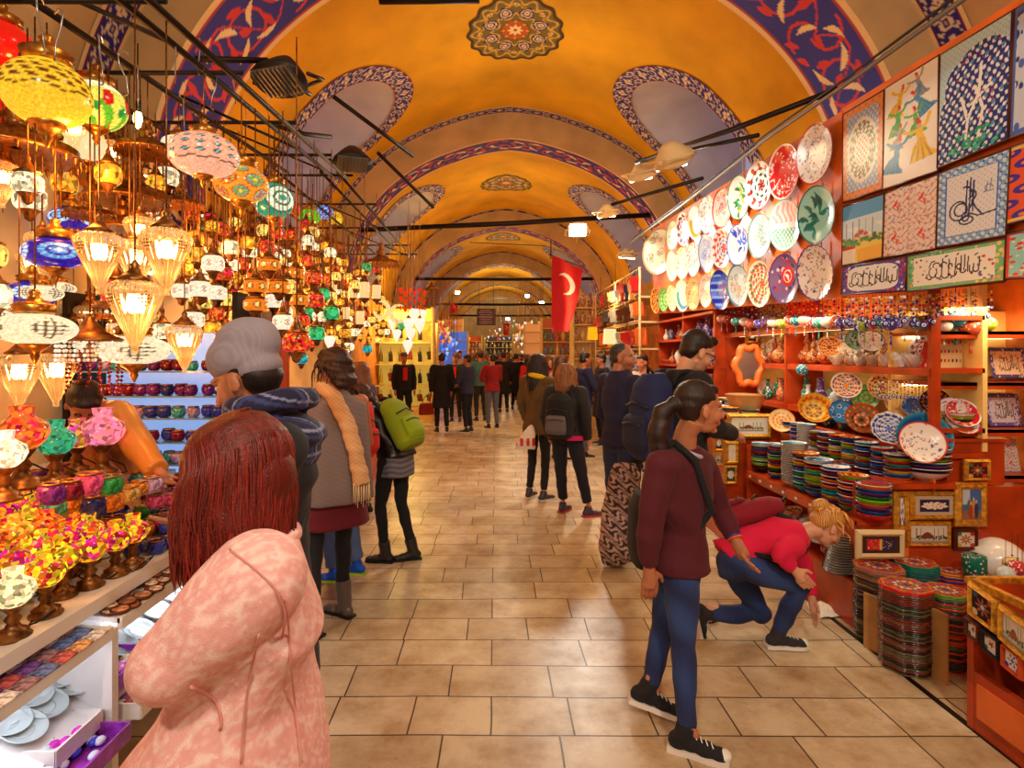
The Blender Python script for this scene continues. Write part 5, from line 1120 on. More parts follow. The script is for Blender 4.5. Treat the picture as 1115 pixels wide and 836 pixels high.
def globe_proto(name, rx, rz, mat_, paint=None, cap_w=1., fin=True, seg=26):
 t = empty(name); mb = MB()
 prof = [(rx*math.cos(a), rz*math.sin(a)) for a in [-PI/2*.86+PI*.86*i/14 for i in range(15)]]
 if paint:
  mb.grid(lambda U, W: (rx*np.cos((W-.5)*PI*.88)*np.cos(U*2*PI), rx*np.cos((W-.5)*PI*.88)*np.sin(U*2*PI), rz*np.sin((W-.5)*PI*.88)), 88, 44, 0, True, colfn=paint)
 else: mb.lathe(prof, seg)
 b = mb.build('glass_globe', mat_, origin=(0, 0, 0)); b.parent = t
 c = MB(); k = rx/.15*cap_w; c.lathe([(r*k*1.25, rz*.86+z*k*1.1) for r, z in CAP], 22, rib=.0); q = c.build('brass_cap', 'brass', origin=(0, 0, 0)); q.parent = t; q['fixed'] = 1
 if fin:
  f = MB(); f.lathe([(.05*k*1.15, -rz*.86), (.056*k*1.15, -rz*.86-.012*k), (.04*k, -rz*.86-.03*k), (.016*k, -rz*.86-.05*k), (.02*k, -rz*.86-.065*k), (.004*k, -rz*.86-.10*k)], 18); q = f.build('brass_finial', 'brass', origin=(0, 0, 0)); q.parent = t; q['fixed'] = 1
 chain_part(t, rz*.86+.11*k); return t
def pg(base, fn):
 def f(U, W):
  c = fill(U.shape, base); return fn(c, U, W)
 return f
def circ(cols, ring, n=5, rows_=1, rad=.09, bg2=None):
 def fn(c, U, W):
  for j in range(rows_):
   for k in range(n):
    cu = (k+.5*(j % 2))/n; cw = .5 if rows_ == 1 else .25+.5*j/(rows_-1); du = ((U-cu+.5) % 1-.5)*2.2; r = np.hypot(du, (W-cw)*1.1); R = rad*2.2
    th = np.arctan2(W-cw, du); c = mixc(c, ring, r < R); c = mixc(c, cols[k % len(cols)], (r < R*.86)); c = mixc(c, cols[(k+1) % len(cols)], (r < R*.86) & (np.cos(12*th) > .3) & (r > R*.4)); c = mixc(c, ring, (np.abs(r-R*.45) < R*.07)); c = mixc(c, cols[(k+2) % len(cols)], r < R*.22)
  return c
 return fn
G = {}
G['blue'] = globe_proto('pendant_lamp', .13, .072, 'lit_painted', pg((44, 24, 150), circ([(150, 205, 235), (225, 240, 250), (90, 150, 220)], (60, 30, 160), 4, 1, .115)))
G['yellow'] = globe_proto('pendant_lamp', .165, .14, 'lit_painted', pg((250, 196, 44), lambda c, U, W: mixc(mixc(c, (120, 60, 10), (W > .48) & (W < .8) & (np.abs(((U*16+W*6) % 1)-.5) < .28) & (np.abs((W*14 % 1)-.5) < .3)), (90, 40, 10), np.abs(W-.46-.02*np.sin(U*40)) < .01)))
G['tulip'] = globe_proto('pendant_lamp', .14, .12, 'lit_painted', pg((236, 226, 90), lambda c, U, W: mixc(mixc(mixc(mixc(c, (250, 246, 200), W > .7), (90, 180, 40), (W < .48) & (np.sin(U*50+W*9) > .1)), (206, 30, 30), (np.hypot(((U*7) % 1-.5)*.6, W-.55) < .13)), (30, 140, 60), np.hypot(((U*7+.4) % 1-.5)*.5, W-.38) < .07)))
G['pink'] = globe_proto('pendant_lamp', .155, .10, 'lit_painted', pg((250, 176, 140), lambda c, U, W: mixc(mixc(mixc(c, (60, 40, 50), (W > .36) & (W < .74) & ((np.abs((U*14 % 1)-.5)*1.+np.abs((W*8 % 1)-.5)) < .34)), (90, 190, 200), (W > .36) & (W < .74) & ((np.abs((U*14 % 1)-.5)+np.abs((W*8 % 1)-.5)) < .16)), (90, 50, 40), (np.abs(W-.33-.015*np.sin(U*60)) < .012) | (np.abs(W-.78-.015*np.sin(U*60)) < .012))), .7)
G['circles'] = globe_proto('pendant_lamp', .15, .105, 'lit_painted', pg((236, 150, 40), circ([(240, 210, 90), (220, 80, 40), (120, 190, 80), (60, 150, 160)], (200, 60, 30), 6, 3, .062)))
G['spiral'] = globe_proto('pendant_lamp', .14, .13, 'lit_painted', pg((30, 140, 110), circ([(220, 240, 200), (40, 170, 130), (240, 250, 220)], (20, 110, 80), 3, 1, .15)))
G['green'] = globe_proto('pendant_lamp', .13, .085, 'lit_painted', pg((90, 200, 30), circ([(220, 240, 90), (60, 170, 60)], (40, 130, 30), 5, 1, .08)))
G['net'] = globe_proto('pendant_lamp', .13, .13, 'lit_painted', pg((40, 90, 190), lambda c, U, W: mixc(c, (220, 235, 250), (np.abs(((U*9+W*5) % 1)-.5) > .44) | (np.abs(((U*9-W*5) % 1)-.5) > .44))))
G['disc'] = globe_proto('pendant_lamp', .15, .066, 'lit_painted', pg((250, 232, 190), lambda c, U, W: mixc(c, (90, 60, 40), (np.abs((U*4 % 1)-.5)*1.5+np.abs(W-.5)*1.6 < .5) & (np.abs(np.sin(U*90)*np.sin(W*34)) < .3))), .9)
WP = pg((252, 238, 206), lambda c, U, W: mixc(mixc(mixc(c, (110, 60, 50), (np.abs(np.hypot(((U*5) % 1-.5)*1.1, (W-.5)*1.3)-.24) < .03)), (226, 90, 40), np.hypot(((U*5) % 1-.5)*1.1, (W-.5)*1.3) < .09), (150, 90, 60), np.hypot(((U*5+.5) % 1-.5)*1.1, (W-.5)*1.3) < .05))
def small_proto(name, mat_, paint, R=.062, hz=.045):
 t = empty(name); mb = MB()
 def fn(U, W):
  s_ = (W-.5)*2; rr = R*(1-.32*np.abs(s_)**4); return rr*np.cos(U*2*PI), rr*np.sin(U*2*PI), hz*s_
 mb.grid(fn, 40, 16, 0, True, colfn=paint); b = mb.build('glass_globe', mat_, origin=(0, 0, 0)); b.parent = t
 c = MB(); c.lathe([(R*.72, hz), (R*.9, hz+.006), (R*.5, hz+.02), (R*.16, hz+.06), (R*.2, hz+.07), (.002, hz+.09)], 14); f = MB(); f.lathe([(.004, -hz-.05), (R*.3, -hz-.04), (R*.42, -hz-.015), (R*.68, -hz)], 14); q = c.build('brass_cap', 'old_brass', origin=(0, 0, 0)); q.parent = t; q['fixed'] = 1; q = f.build('brass_finial', 'old_brass', origin=(0, 0, 0)); q.parent = t; q['fixed'] = 1
 chain_part(t, hz+.08); return t
S = {'white': small_proto('hanging_lantern', 'lit_painted', WP), 'orange': small_proto('hanging_lantern', 'lit_painted', pg((232, 120, 24), lambda c, U, W: mixc(mixc(c, (250, 214, 120), np.hypot(((U*6) % 1-.5)*1., (W-.5)) < .2), (110, 40, 20), np.abs(np.hypot(((U*6) % 1-.5)*1., (W-.5))-.24) < .04)), .07, .036),
 'mosaic': small_proto('hanging_lantern', 'lit_mosaic', None, .06, .048), 'bead': small_proto('hanging_lantern', 'lit_bead', None, .06, .042)}
def tear_proto():
 t = empty('pendant_glass_lamp'); mb = MB()
 mb.lathe([(.004, -.17), (.014, -.165), (.010, -.15), (.02, -.13), (.036, -.09), (.062, -.03), (.086, .03), (.092, .06), (.08, .085), (.05, .1), (.03, .105)], 64, rib=.07, nrib=18)
 b = mb.build('ribbed_glass', 'amber_glass', origin=(0, 0, 0)); b.parent = t
 f = MB()
 for a0 in (-1.9, -1.2): 
  pass
 f.lathe([(.022, -.01), (.028, .0), (.03, .03), (.022, .05)], 12); q = f.build('bulb', 'bulb_glow', origin=(0, 0, 0)); q.parent = t
 g = MB()
 for k in range(4):
  a = k*PI/2-1.1; cx, cy = .083*math.cos(a), .083*math.sin(a)
  for i in range(-2, 3):
   for j in range(-2, 3):
    if abs(i)+abs(j) < 3: g.ball((cx*(1+.04*0)-math.sin(a)*i*.011, cy+math.cos(a)*i*.011, .03+j*.013), .0042, 6, 4)
 q = g.build('filigree', 'old_brass', origin=(0, 0, 0)); q.parent = t
 c = MB(); c.lathe([(.055, .095), (.06, .105), (.04, .12), (.012, .15), (.016, .16), (.003, .18)], 18); q = c.build('brass_cap', 'old_brass', origin=(0, 0, 0)); q.parent = t
 chain_part(t, .17); return t
TEAR = tear_proto()
def heart_proto():
 t = empty('pendant_glass_lamp'); mb = MB(); mb.lathe([(.002, -.11), (.02, -.07), (.05, -.01), (.06, .03), (.05, .055), (.02, .065)], 16); b = mb.build('glass_globe', 'lit_plain', origin=(0, 0, 0)); b.parent = t
 c = MB(); c.lathe([(.022, .06), (.024, .075), (.004, .1)], 10); q = c.build('brass_cap', 'old_brass', origin=(0, 0, 0)); q.parent = t; q['fixed'] = 1; chain_part(t, .09); return t
HEART = heart_proto()
def cyl_proto():
 t = empty('pendant_glass_lamp'); mb = MB(); mb.lathe([(.045, -.09), (.05, -.085), (.052, .08), (.048, .085)], 18); b = mb.build('frosted_cylinder', 'lit_plain', origin=(0, 0, 0)); b.parent = t
 c = MB(); c.lathe([(.004, -.15), (.02, -.13), (.05, -.1), (.056, -.085)], 14); c.lathe([(.056, .085), (.05, .1), (.03, .14), (.004, .17)], 14); q = c.build('brass_cap', 'old_brass', origin=(0, 0, 0)); q.parent = t; q['fixed'] = 1; chain_part(t, .16); return t
CYL = cyl_proto()
def moon_proto():
 t = empty('pendant_moon_lamp'); mb = MB(); pts = [(.11*math.cos(a), 0, .11*math.sin(a)) for a in [math.radians(60-300*i/16*-1+0) for i in range(17)]]
 rs = [.004+.03*math.sin(PI*i/16) for i in range(17)]; mb.tube(pts, rs, 10); b = mb.build('crescent', 'lit_plain', origin=(0, 0, 0)); b.parent = t; chain_part(t, .11); return t
MOON = moon_proto()
def ring_proto():
 t = empty('chandelier'); c = MB()
 c.lathe([(.245, -.005), (.25, .0), (.25, .012), (.235, .016), (.238, .045), (.22, .05), (.2, .055), (.12, .075), (.1, .1), (.06, .11), (.05, .15), (.07, .17), (.04, .2), (.03, .24), (.045, .26), (.012, .3)], 40)
 c.lathe([(.245, -.005), (.18, .0), (.1, .02), (.02, .03)], 40); b = c.build('brass_crown', 'brass_pierced', origin=(0, 0, 0)); b.parent = t
 g = MB()
 for k in range(24):
  a = 2*PI*k/24; x, y = .243*math.cos(a), .243*math.sin(a); g.lathe([(.001, -.035), (.008, -.018), (.012, -.004)], 6, c=(x, y, 0))
 q = g.build('fringe', 'old_brass', origin=(0, 0, 0)); q.parent = t; q['kind'] = 'stuff'
 for k in range(5):
  a = 2*PI*k/5+.3; x, y = .2*math.cos(a), .2*math.sin(a); h = MB(); h.tube([(x, y, 0), (x, y, -.24)], .0028, 5); q = h.build('drop_chain', 'old_brass', origin=(0, 0, 0)); q.parent = t
 chain_part(t, .29); return t
RING = ring_proto()
def rack_z(d): return 3.1+.08*(d-2.2) if d < 5.5 else 3.37
def hang(pr, px, py, d, sc_, col, label, group, cat='lamp', top=None, tilt=None):
 p = P(px, py, d); o = place(pr, p, lr.uniform(0, 6.28) if tilt is None else tilt, sc_, col)
 zt = top or rack_z(d)
 for ch in o.children:
  if ch.name.startswith('chain'): ch.scale = (1/sc_, 1/sc_, max(.04, (zt-p.z)/sc_-ch.location.z))
 tag(o, label, cat, group); return o
LAMPS = [  # proto, px, py, width px, real width, colour, label
(G['tulip'], 2, 52, 62, .28, (214, 30, 20), None),
(G['yellow'], 51, 102, 84, .33, None, 'big yellow gridded mosaic globe under a wide brass collar, top left'),
(G['tulip'], 105, 116, 60, .28, None, 'mosaic globe with red tulips and green leaves beside the yellow globe'),
(G['pink'], 222, 169, 72, .31, None, 'large pink beaded globe with a belt of dark diamonds'),
(G['circles'], 263, 201, 57, .30, None, 'globe covered in orange, yellow and green mosaic roundels'),
(G['spiral'], 298, 219, 42, .28, None, 'globe with teal and white concentric rings beside the orange roundel globe'),
(G['green'], 337, 236, 24, .26, None, 'flat lime green mosaic lamp high above the small lanterns'),
(G['net'], 354, 231, 18, .26, None, 'blue ball lamp with a white net pattern'),
(G['yellow'], 365, 238, 17, .26, None, 'small yellow ball lamp beside the blue net lamp'),
(G['green'], 60, 134, 44, .26, None, 'green and yellow mosaic lamp tucked beneath the big yellow globe'),
(G['blue'], 14, 222, 44, .26, None, 'violet-blue lamp with pale rosettes, highest at the left edge'),
(G['blue'], 78, 239, 44, .26, None, 'violet-blue rosette lamp, upper right of the four blue ones'),
(G['blue'], 60, 276, 60, .26, None, 'largest violet-blue rosette lamp, third of the four blue ones downward'),
(G['blue'], 35, 320, 49, .26, None, 'lowest violet-blue rosette lamp, just above the white disc lamp'),
(G['blue'], -4, 273, 30, .26, None, 'violet-blue rosette lamp cut by the left edge'),
(G['disc'], 38, 358, 78, .30, None, 'wide flat white lamp with a brown filigree diamond'),
(G['disc'], 146, 381, 72, .34, None, 'wide cream lamp with red medallions below the ribbed teardrop lamps'),
(G['disc'], 168, 350, 36, .30, None, 'round white lamp half behind the lower teardrop lamp'),
]
for pr, px, py, w_, rw, c_, lab in LAMPS:
 own = {'yellow': .33, 'tulip': .28, 'pink': .31, 'circles': .30, 'spiral': .28, 'green': .26, 'net': .26, 'blue': .26, 'disc': .30}
 k = [n for n in G if G[n] is pr][0]; d = F*rw/w_
 if lab is None: continue
 hang(pr, px, py, d, rw/own[k], None, lab, 'large mosaic lamps of the lamp stall')
RG = globe_proto('pendant_ribbed_lamp', .14, .12, 'lit_plain'); RG.children[0]
hang(RG, 2, 52, 2.75, 1., (226, 26, 14), 'bright red ribbed glass globe at the top left corner', 'large mosaic lamps of the lamp stall')
hang(RG, 0, 121, 2.9, .6, (220, 24, 14), 'smaller red glass globe under a brass cap at the left edge', 'large mosaic lamps of the lamp stall')
hang(RG, 94, 160, 3.2, .75, (250, 226, 170), 'pale speckled glass globe below the tulip globe', 'large mosaic lamps of the lamp stall')
for px, py, w_, lab in [(108, 278, 46, 'ribbed clear teardrop lamp, left of the upper three'), (181, 276, 50, 'ribbed clear teardrop lamp, right of the upper three'), (148, 283, 40, 'ribbed clear teardrop lamp, middle of the upper three'), (147, 335, 54, 'largest ribbed clear teardrop lamp, hanging lowest in the middle'), (201, 373, 36, 'ribbed teardrop lamp above the glass shelves'), (21, 408, 42, 'ribbed glass lamp glowing amber at the far left above the table'), (61, 406, 40, 'ribbed glass lamp beside the amber one above the table'), (126, 253, 26, 'small teardrop lamp peeping out behind the left one')]:
 hang(TEAR, px, py, F*.19/w_, 1.03, None, lab, 'ribbed glass lamps')
for px, py, w_, rw, lab in [(18, 168, 118, .62, 'great pierced brass crown chandelier at the left edge'), (138, 220, 86, .52, 'broad brass crown chandelier above the teardrop lamps'), (206, 248, 54, .5, 'brass crown chandelier right of the broad one'), (275, 262, 52, .5, 'brass crown chandelier below the orange roundel globe'), (359, 268, 35, .5, 'smallest brass crown chandelier, nearest the white wall'), (310, 275, 34, .5, 'brass crown chandelier below the lime green lamp'), (330, 283, 28, .48, 'brass crown chandelier low behind the others'), (98, 348, 56, .4, 'domed brass crown lamp above the glass crystals'), (240, 230, 36, .46, 'brass crown lamp between the pink and the orange globes'), (415, 288, 40, .6, 'wire crown chandelier over the frosted cylinder lamps')]:
 rw *= .86; hang(RING, px, py, F*rw/w_, rw/.5, None, lab, 'brass crown chandeliers')
for px, py, w_ in [(232, 287, 23), (217, 291, 19), (218, 315, 23), (198, 317, 21), (236, 319, 21), (211, 348, 22), (252, 289, 17), (299, 328, 20), (308, 351, 22), (243, 372, 20), (176, 316, 17)]:
 hang(S['white'], px, py, F*.125/w_, 1., None, 'tmp', None)
for px, py, w_ in [(293, 289, 24), (278, 312, 25), (304, 313, 24), (278, 332, 25), (322, 298, 20), (326, 327, 21), (264, 350, 20), (290, 352, 18)]:
 hang(S['orange'], px, py, F*.14/w_, 1., None, 'tmp', None)
def seltmp(names): return [o for o in bpy.data.objects if o.get('label') == 'tmp' and o.name.startswith(names)]
allm = seltmp('hanging_lantern'); wh = [o for o in allm if o.children[0].data == S['white'].children[0].data]; orr = [o for o in allm if o not in wh]
rank(wh, '%s from the left of the small white lanterns with red dots', 'small white dotted lanterns', 'lantern'); rank(orr, '%s from the left of the small orange patterned lanterns', 'small orange patterned lanterns', 'lantern')
CN_ = {'red': (216, 30, 14), 'amber': (244, 150, 40), 'green': (40, 160, 80), 'gold': (250, 190, 90), 'cream': (250, 226, 180), 'teal': (30, 160, 160)}
byc = {}
def hm(px, py, w_, cn, pr='mosaic', real=.12, top=None):
 byc.setdefault(cn, []).append(hang(S[pr], px, py, F*real/w_, real/.12, CN_[cn], 'tmp', None, top=top))
for px, py, w_, cn in [(264, 288, 15, 'red'), (254, 323, 15, 'red'), (262, 321, 14, 'red'), (342, 303, 18, 'red'), (345, 328, 17, 'red'), (329, 349, 16, 'red'), (323, 373, 29, 'red'), (248, 352, 14, 'red'), (352, 321, 15, 'green'), (338, 341, 15, 'green'), (361, 341, 17, 'green'), (345, 363, 17, 'green'), (376, 363, 13, 'amber'), (373, 386, 15, 'amber'), (328, 391, 14, 'teal'), (400, 380, 11, 'teal'), (386, 362, 12, 'cream'), (437, 355, 8, 'green'), (322, 229, 12, 'red'), (170, 200, 20, 'amber'), (118, 190, 26, 'amber'), (30, 200, 30, 'cream'), (8, 190, 26, 'red'), (175, 375, 16, 'red'), (186, 352, 16, 'red'), (188, 395, 12, 'red'), (313, 380, 14, 'cream'), (300, 372, 15, 'gold')]:
 hm(px, py, w_, cn, 'mosaic' if lr.random() < .6 else 'bead')
cells = []
n = 0
while n < 190:
 d = lr.uniform(3.6, 9.6); X = -lr.uniform(1.35+.08*(d-3.6), 2.75); z = lr.uniform(1.75, 3.0) if d < 7 else lr.uniform(1.9, 3.1)
 px, py = proj((X, d, z))
 if not (150 < px < 425 and 235 < py < 392): continue
 if px > 360 and py < 285: continue
 if any(abs(px-a) < 5.5 and abs(py-b) < 5.5 for a, b in cells): continue
 cells.append((px, py)); cn = lr.choices(['red', 'amber', 'gold', 'cream', 'green'], [5, 6, 5, 4, 1])[0]
 hm(px, py, F*.12/d, cn, lr.choice(['mosaic', 'bead'])); n += 1
n = 0; o1 = []; o2 = []; o3 = []
while n < 46:
 d = lr.uniform(2.7, 4.3); X = -lr.uniform(1.75, 2.85); z = lr.uniform(1.75, 3.0); px, py = proj((X, d, z))
 if not (-15 < px < 235 and 130 < py < 400) or any(abs(px-a) < 13 and abs(py-b) < 12 for a, b in cells): continue
 cells.append((px, py)); k = n % 6
 if k in (0, 3): o1.append(hang(TEAR, px, py, d, .8, None, 'x', None))
 elif k == 1: o2.append(hang(RING, px, py, d, .62, None, 'x', None))
 elif k == 4: o3.append(hang(G['disc'], px, py, d, .62, None, 'x', None))
 else: hm(px, py, F*.15/d, lr.choice(['cream', 'red', 'gold', 'amber']), real=.15)
 n += 1
rank(o1, '%s from the left of the ribbed glass lamps in the back rows', 'ribbed glass lamps in the back rows', 'lamp'); rank(o2, '%s from the left of the small brass crowns in the back rows', 'small brass crowns in the back rows', 'chandelier'); rank(o3, '%s from the left of the small white disc lamps in the back rows', 'small white disc lamps in the back rows', 'lamp')
for cn, os_ in byc.items(): rank(os_, '%s from the left of the small hanging '+cn+' mosaic lanterns', 'small %s mosaic lanterns' % cn, 'lantern')
o = [hang(CYL, px, py, F*.1/w_, .85, (255, 206, 140), 'tmp', None) for px, py, w_ in [(397, 316, 12), (410, 318, 10.5), (363, 313, 9), (392, 346, 10), (377, 341, 9), (384, 318, 9)]]
rank(o, '%s from the left of the frosted cylinder lamps', 'frosted cylinder lamps', 'lamp')
o = [hang(HEART, px, py, F*.12/w_, 1., (255, 246, 224), 'tmp', None) for px, py, w_ in [(451, 342, 11), (445, 353, 12), (457, 353, 12), (447, 363, 11), (444, 376, 11), (432, 364, 10), (460, 342, 9), (359, 372, 12), (427, 352, 9)]]
rank(o, '%s from the left of the white drop-shaped glass lamps', 'white drop-shaped lamps', 'lamp')
o = [hang(HEART, 436+(k % 6)*5.2, 316+(k//6)*9+(k % 2)*3, 8.6+.1*k, .6, (230, 40, 10), 'tmp', None) for k in range(18)]
rank(o, '%s from the left of the tiny red glass lamps in the far cluster', 'tiny red glass lamps', 'lamp')
o = [hang(MOON, px, py, 7.6, 1., (255, 214, 140), 'tmp', None, tilt=t_) for px, py, t_ in [(435, 341, .3), (415, 337, 2.8)]]
rank(o, '%s from the left of the crescent moon lamps', 'crescent moon lamps', 'lamp')
mb = MB(); c = P(150, 130, 2.6); mb.lathe([(.001, -.045), (.012, -.03), (.02, .0), (.016, .025), (.012, .035)], 16, c=c); t = empty('bare_bulb', c, 'bare glowing bulb hanging beside the tulip globe', 'bulb'); mb.build('bulb', 'bulb_glow', parent=t)
mb = MB(); mb.tube([c+V((0, 0, .03)), c+V((0, 0, .08))], .014, 8); mb.tube([c+V((0, 0, .08)), (c.x, c.y, 3.12)], .003, 5); mb.build('socket', 'dark_iron', parent=t)
def strings(px, py, d, n, w_, h_, mat_, name, lab, cat, cols):
 t = empty(name, P(px, py, d), lab, cat); mb = MB(); r = random.Random(px)
 for k in range(n):
  a = 2*PI*k/n; x, y = w_*math.cos(a), w_*math.sin(a)
  for j in range(int(h_/.022)): mb.ball(P(px, py, d)+V((x+r.uniform(-.006, .006), y, -j*.022)), .0085, 6, 4, col=r.choice(cols))
 mb.build('bead_strings', mat_, parent=t); f = MB(); f.lathe([(w_*1.08, 0), (w_*1.1, .012), (w_*.5, .05), (.01, .12)], 18, c=P(px, py, d)); f.tube([P(px, py, d)+V((0, 0, .12)), V((P(px, py, d).x, d, rack_z(d)))], .0035, 5); f.build('brass_cap', 'old_brass', parent=t)
strings(98, 372, 2.75, 22, .13, .12, 'lit_painted', 'pendant_crystal_lamp', 'brass lamp ringed with short strings of clear crystals', 'lamp', [(250, 220, 190), (230, 180, 130), (255, 240, 220)])
strings(103, 392, 3.0, 16, .12, .2, 'glazed', 'hanging_bead_lamp', 'bunch of dark red bead strings above the bending vendor', 'lamp', [(170, 30, 20), (200, 50, 30), (120, 20, 20)])
strings(470, 315, 9.4, 8, .1, .3, 'glazed', 'hanging_bead_lamp', 'far bunch of dark beads hanging beside the red cluster', 'lamp', [(120, 40, 30), (90, 40, 40)])
def bars(name, lab, L, m='dark_iron', cat='rack'):
 t = empty(name, L[0][1], lab, cat)
 for nm, a, b, r in L: mb = MB(); mb.tube([a, b], r, 6); mb.build(nm, m, parent=t)
 return t
E = []
for X, za in ((-1.35, 3.06), (-1.5, 3.09), (-1.9, 3.12), (-2.35, 3.14), (-2.8, 3.14)): E.append(('rail', V((X, 1.4, za-.04)), V((X, 5.2, za+.24)), .016)); E.append(('rail', V((X-.1, 5.2, 3.37)), V((X-.1, 9.6, 3.37)), .014))
for d in (1.6, 2.3, 3.0, 3.8, 4.6, 5.3, 6.4, 7.6, 8.8, 9.6): E.append(('cross_bar', V((-2.95, d, rack_z(max(d, 1.5))+.02)), V((-1.33, d, rack_z(max(d, 1.5))+.02)), .012))
for d in (2.6, 4.4): E.append(('brace', V((-1.5, d, rack_z(d))), V((-3.0, d+.1, rack_z(d)+.7)), .012))
for d in (5.3, 7.6, 9.6): E.append(('brace', V((-1.5, d, 3.37)), V((-3.0, d, 4.0)), .01))
bars('hanging_rack', 'dark iron rack of long rails that carries all the hanging lamps', E)
HK = MB(); HK.tube([(.0, 0, -.12), (.02, 0, -.11), (.012, 0, -.05), (-.012, 0, .0), (-.02, 0, .05), (0, 0, .065), (.02, 0, .05)], .003, 5); HKO = HK.build('steel_hook', 'steel', origin=(0, 0, 0)); o = []
for px, py in [(44, 18), (64, 30), (110, 58), (134, 72), (150, 88), (191, 62), (217, 55), (233, 95), (255, 90), (200, 120), (268, 120), (290, 115)]:
 d = 1.5*F/(CX-px) if py < 100 else 1.7*F/(CX-px); o.append(place(HKO, P(px, py, d), lr.uniform(0, 3)))
rank(o, '%s from the left of the bright steel hooks on the lamp rack rails', 'steel hooks on the rack rails', 'hook')
t = empty('display_table', (-2.1, 2.4, 0), 'white display table with stepped top and lit glass showcase below', 'table')
mb = MB(); mb.box((-2.12, 2.45, .77), (1.26, 2.5, .03)); mb.box((-1.5, 2.45, .765), (.03, 2.5, .05)); mb.build('table_top', 'white_lacquer', parent=t)
mb = MB()
for j in range(5): mb.box((-1.72-.12*j-.35, 2.55, .80+.045*j), (.7, 2.3, .045))
mb.build('stepped_riser', 'white_lacquer', parent=t)
sl = .1
mb = MB(); mb.box((-1.52, 1.62, .695), (.2, .96, .018), rot=(0, sl, 0)); mb.box((-1.42, 1.62, .675), (.02, .96, .045)); mb.build('card_shelf', 'white_lacquer', parent=t)
mb = MB(); mb.box((-1.52, 2.9, .705), (.2, 1.5, .018), rot=(0, sl, 0)); mb.box((-1.42, 2.9, .685), (.02, 1.5, .045)); mb.build('mirror_shelf', 'white_lacquer', parent=t)
for d in (1.15, 2.12, 3.66):
 mb = MB(); mb.box((-1.435, d, .35), (.035, .035, .66)); mb.build('post', 'white_lacquer', parent=t)
mb = MB(); mb.box((-1.95, 2.4, .29), (1.06, 2.5, .03)); mb.box((-2.3, 2.4, .48), (.02, 2.5, .42)); mb.box((-1.8, 2.14, .48), (.7, .012, .40)); mb.box((-2.1, 2.4, .15), (.6, 2.4, .28)); mb.build('showcase_body', 'white_lacquer', parent=t)
mb = MB(); mb.box((-1.66, 2.4, .455), (.42, 2.44, .008), rot=(0, .4636, 0)); mb.build('slanted_shelf', 'white_lacquer', parent=t)
mb = MB(); mb.tube([(-1.5, 1.3, .665), (-1.5, 3.6, .665)], .008, 8); mb.build('light_tube', 'tube_glow', parent=t)
light('AREA', (-1.6, 1.7, .66), 1.6, (225, 232, 255), .3, (-1.64, 1.7, 0), name='showcase_light'); light('AREA', (-1.6, 2.8, .66), 2., (225, 232, 255), .3, (-1.64, 2.8, 0), name='showcase_light')
Rm = Euler((0, sl, 0)).to_matrix()
def on_shelf(u, d, lift=.012, z0=.695): p = Rm @ V((u, 0, lift)); return V((-1.51+p.x, d, z0+p.z))
def on_slant(px, py):
 a, b = (px-CX)/F, -(py-CY)/F; d = (.375-EYE+.5*-1.48)/(b+.5*a); return V((a*d, d, EYE+b*d))
MG = MB(); MG.box((0, 0, 0), (.05, .07, .006)); MG = MG.build('magnet_card', 'card_print', origin=(0, 0, 0)) if False else MG
m_, nt_, b_ = newmat('card_print'); a_ = nt_.nodes.new('ShaderNodeObjectInfo'); tc_ = nt_.nodes.new('ShaderNodeTexCoord'); n_ = nt_.nodes.new('ShaderNodeTexNoise'); n_.inputs['Scale'].default_value = 55; hs_ = nt_.nodes.new('ShaderNodeHueSaturation')
nt_.links.new(tc_.outputs['Object'], n_.inputs['Vector']); mr_ = nt_.nodes.new('ShaderNodeMapRange'); mr_.inputs['From Min'].default_value = .35; mr_.inputs['From Max'].default_value = .65; mr_.inputs['To Min'].default_value = .35; mr_.inputs['To Max'].default_value = 1.7
nt_.links.new(n_.outputs['Fac'], mr_.inputs['Value']); nt_.links.new(mr_.outputs[0], hs_.inputs['Value']); nt_.links.new(a_.outputs['Color'], hs_.inputs['Color']); nt_.links.new(hs_.outputs[0], b_.inputs['Base Color']); b_.inputs['Roughness'].default_value = .2
MG = MG.build('magnet_card', 'card_print', origin=(0, 0, 0)); o = []
for i in range(4):
 for k in range(12):
  o.append(place(MG, on_shelf(-.09+.056*i, 1.2+k*.076), 0, 1., lr.choice([(120, 80, 160), (190, 90, 90), (100, 120, 180), (226, 170, 110), (160, 120, 130), (230, 220, 220), (226, 130, 120)]), tilt=(0, sl, 0)))
for i in range(4):
 for k in range(12): tag(o[i*12+k], f'flat picture magnet, {nth(k+1)} along the {["back", "second", "third", "front"][i]} row of the left shelf', 'magnet', 'picture magnets on the left shelf')
MR = MB(); MR.lathe([(.001, 0), (.032, 0), (.034, .004), (.032, .008), (.001, .008)], 24, mi=0); MR.lathe([(.026, .0082), (.001, .0088)], 24, mi=1); MR = MR.build('compact_mirror', ['dark_wood', 'card_print'], origin=(0, 0, 0)); o = []
for k in range(46):
 o.append(place(MR, on_shelf(lr.uniform(-.03, .085), 2.18+k*.0145, .012+.004*(k % 3), .705), 0, lr.uniform(.8, 1.15), lr.choice([(190, 130, 90), (210, 160, 120), (150, 90, 60), (226, 196, 170)]), tilt=(0, sl, 0)))
rank(o, '%s from the left of the little round wooden mirrors on the right shelf', 'round wooden mirrors on the right shelf', 'mirror')
o = []
for k in range(20): o.append(place(MG, on_shelf(lr.uniform(-.08, .08), 2.9+k*.033, .015, .705), 0, .8, lr.choice([(40, 140, 200), (60, 170, 220), (210, 220, 230), (90, 60, 150)]), tilt=(0, sl, lr.uniform(-.5, .5))))
rank(o, '%s from the left of the blue trinkets at the far end of the right shelf', 'blue trinkets on the right shelf', 'trinket')
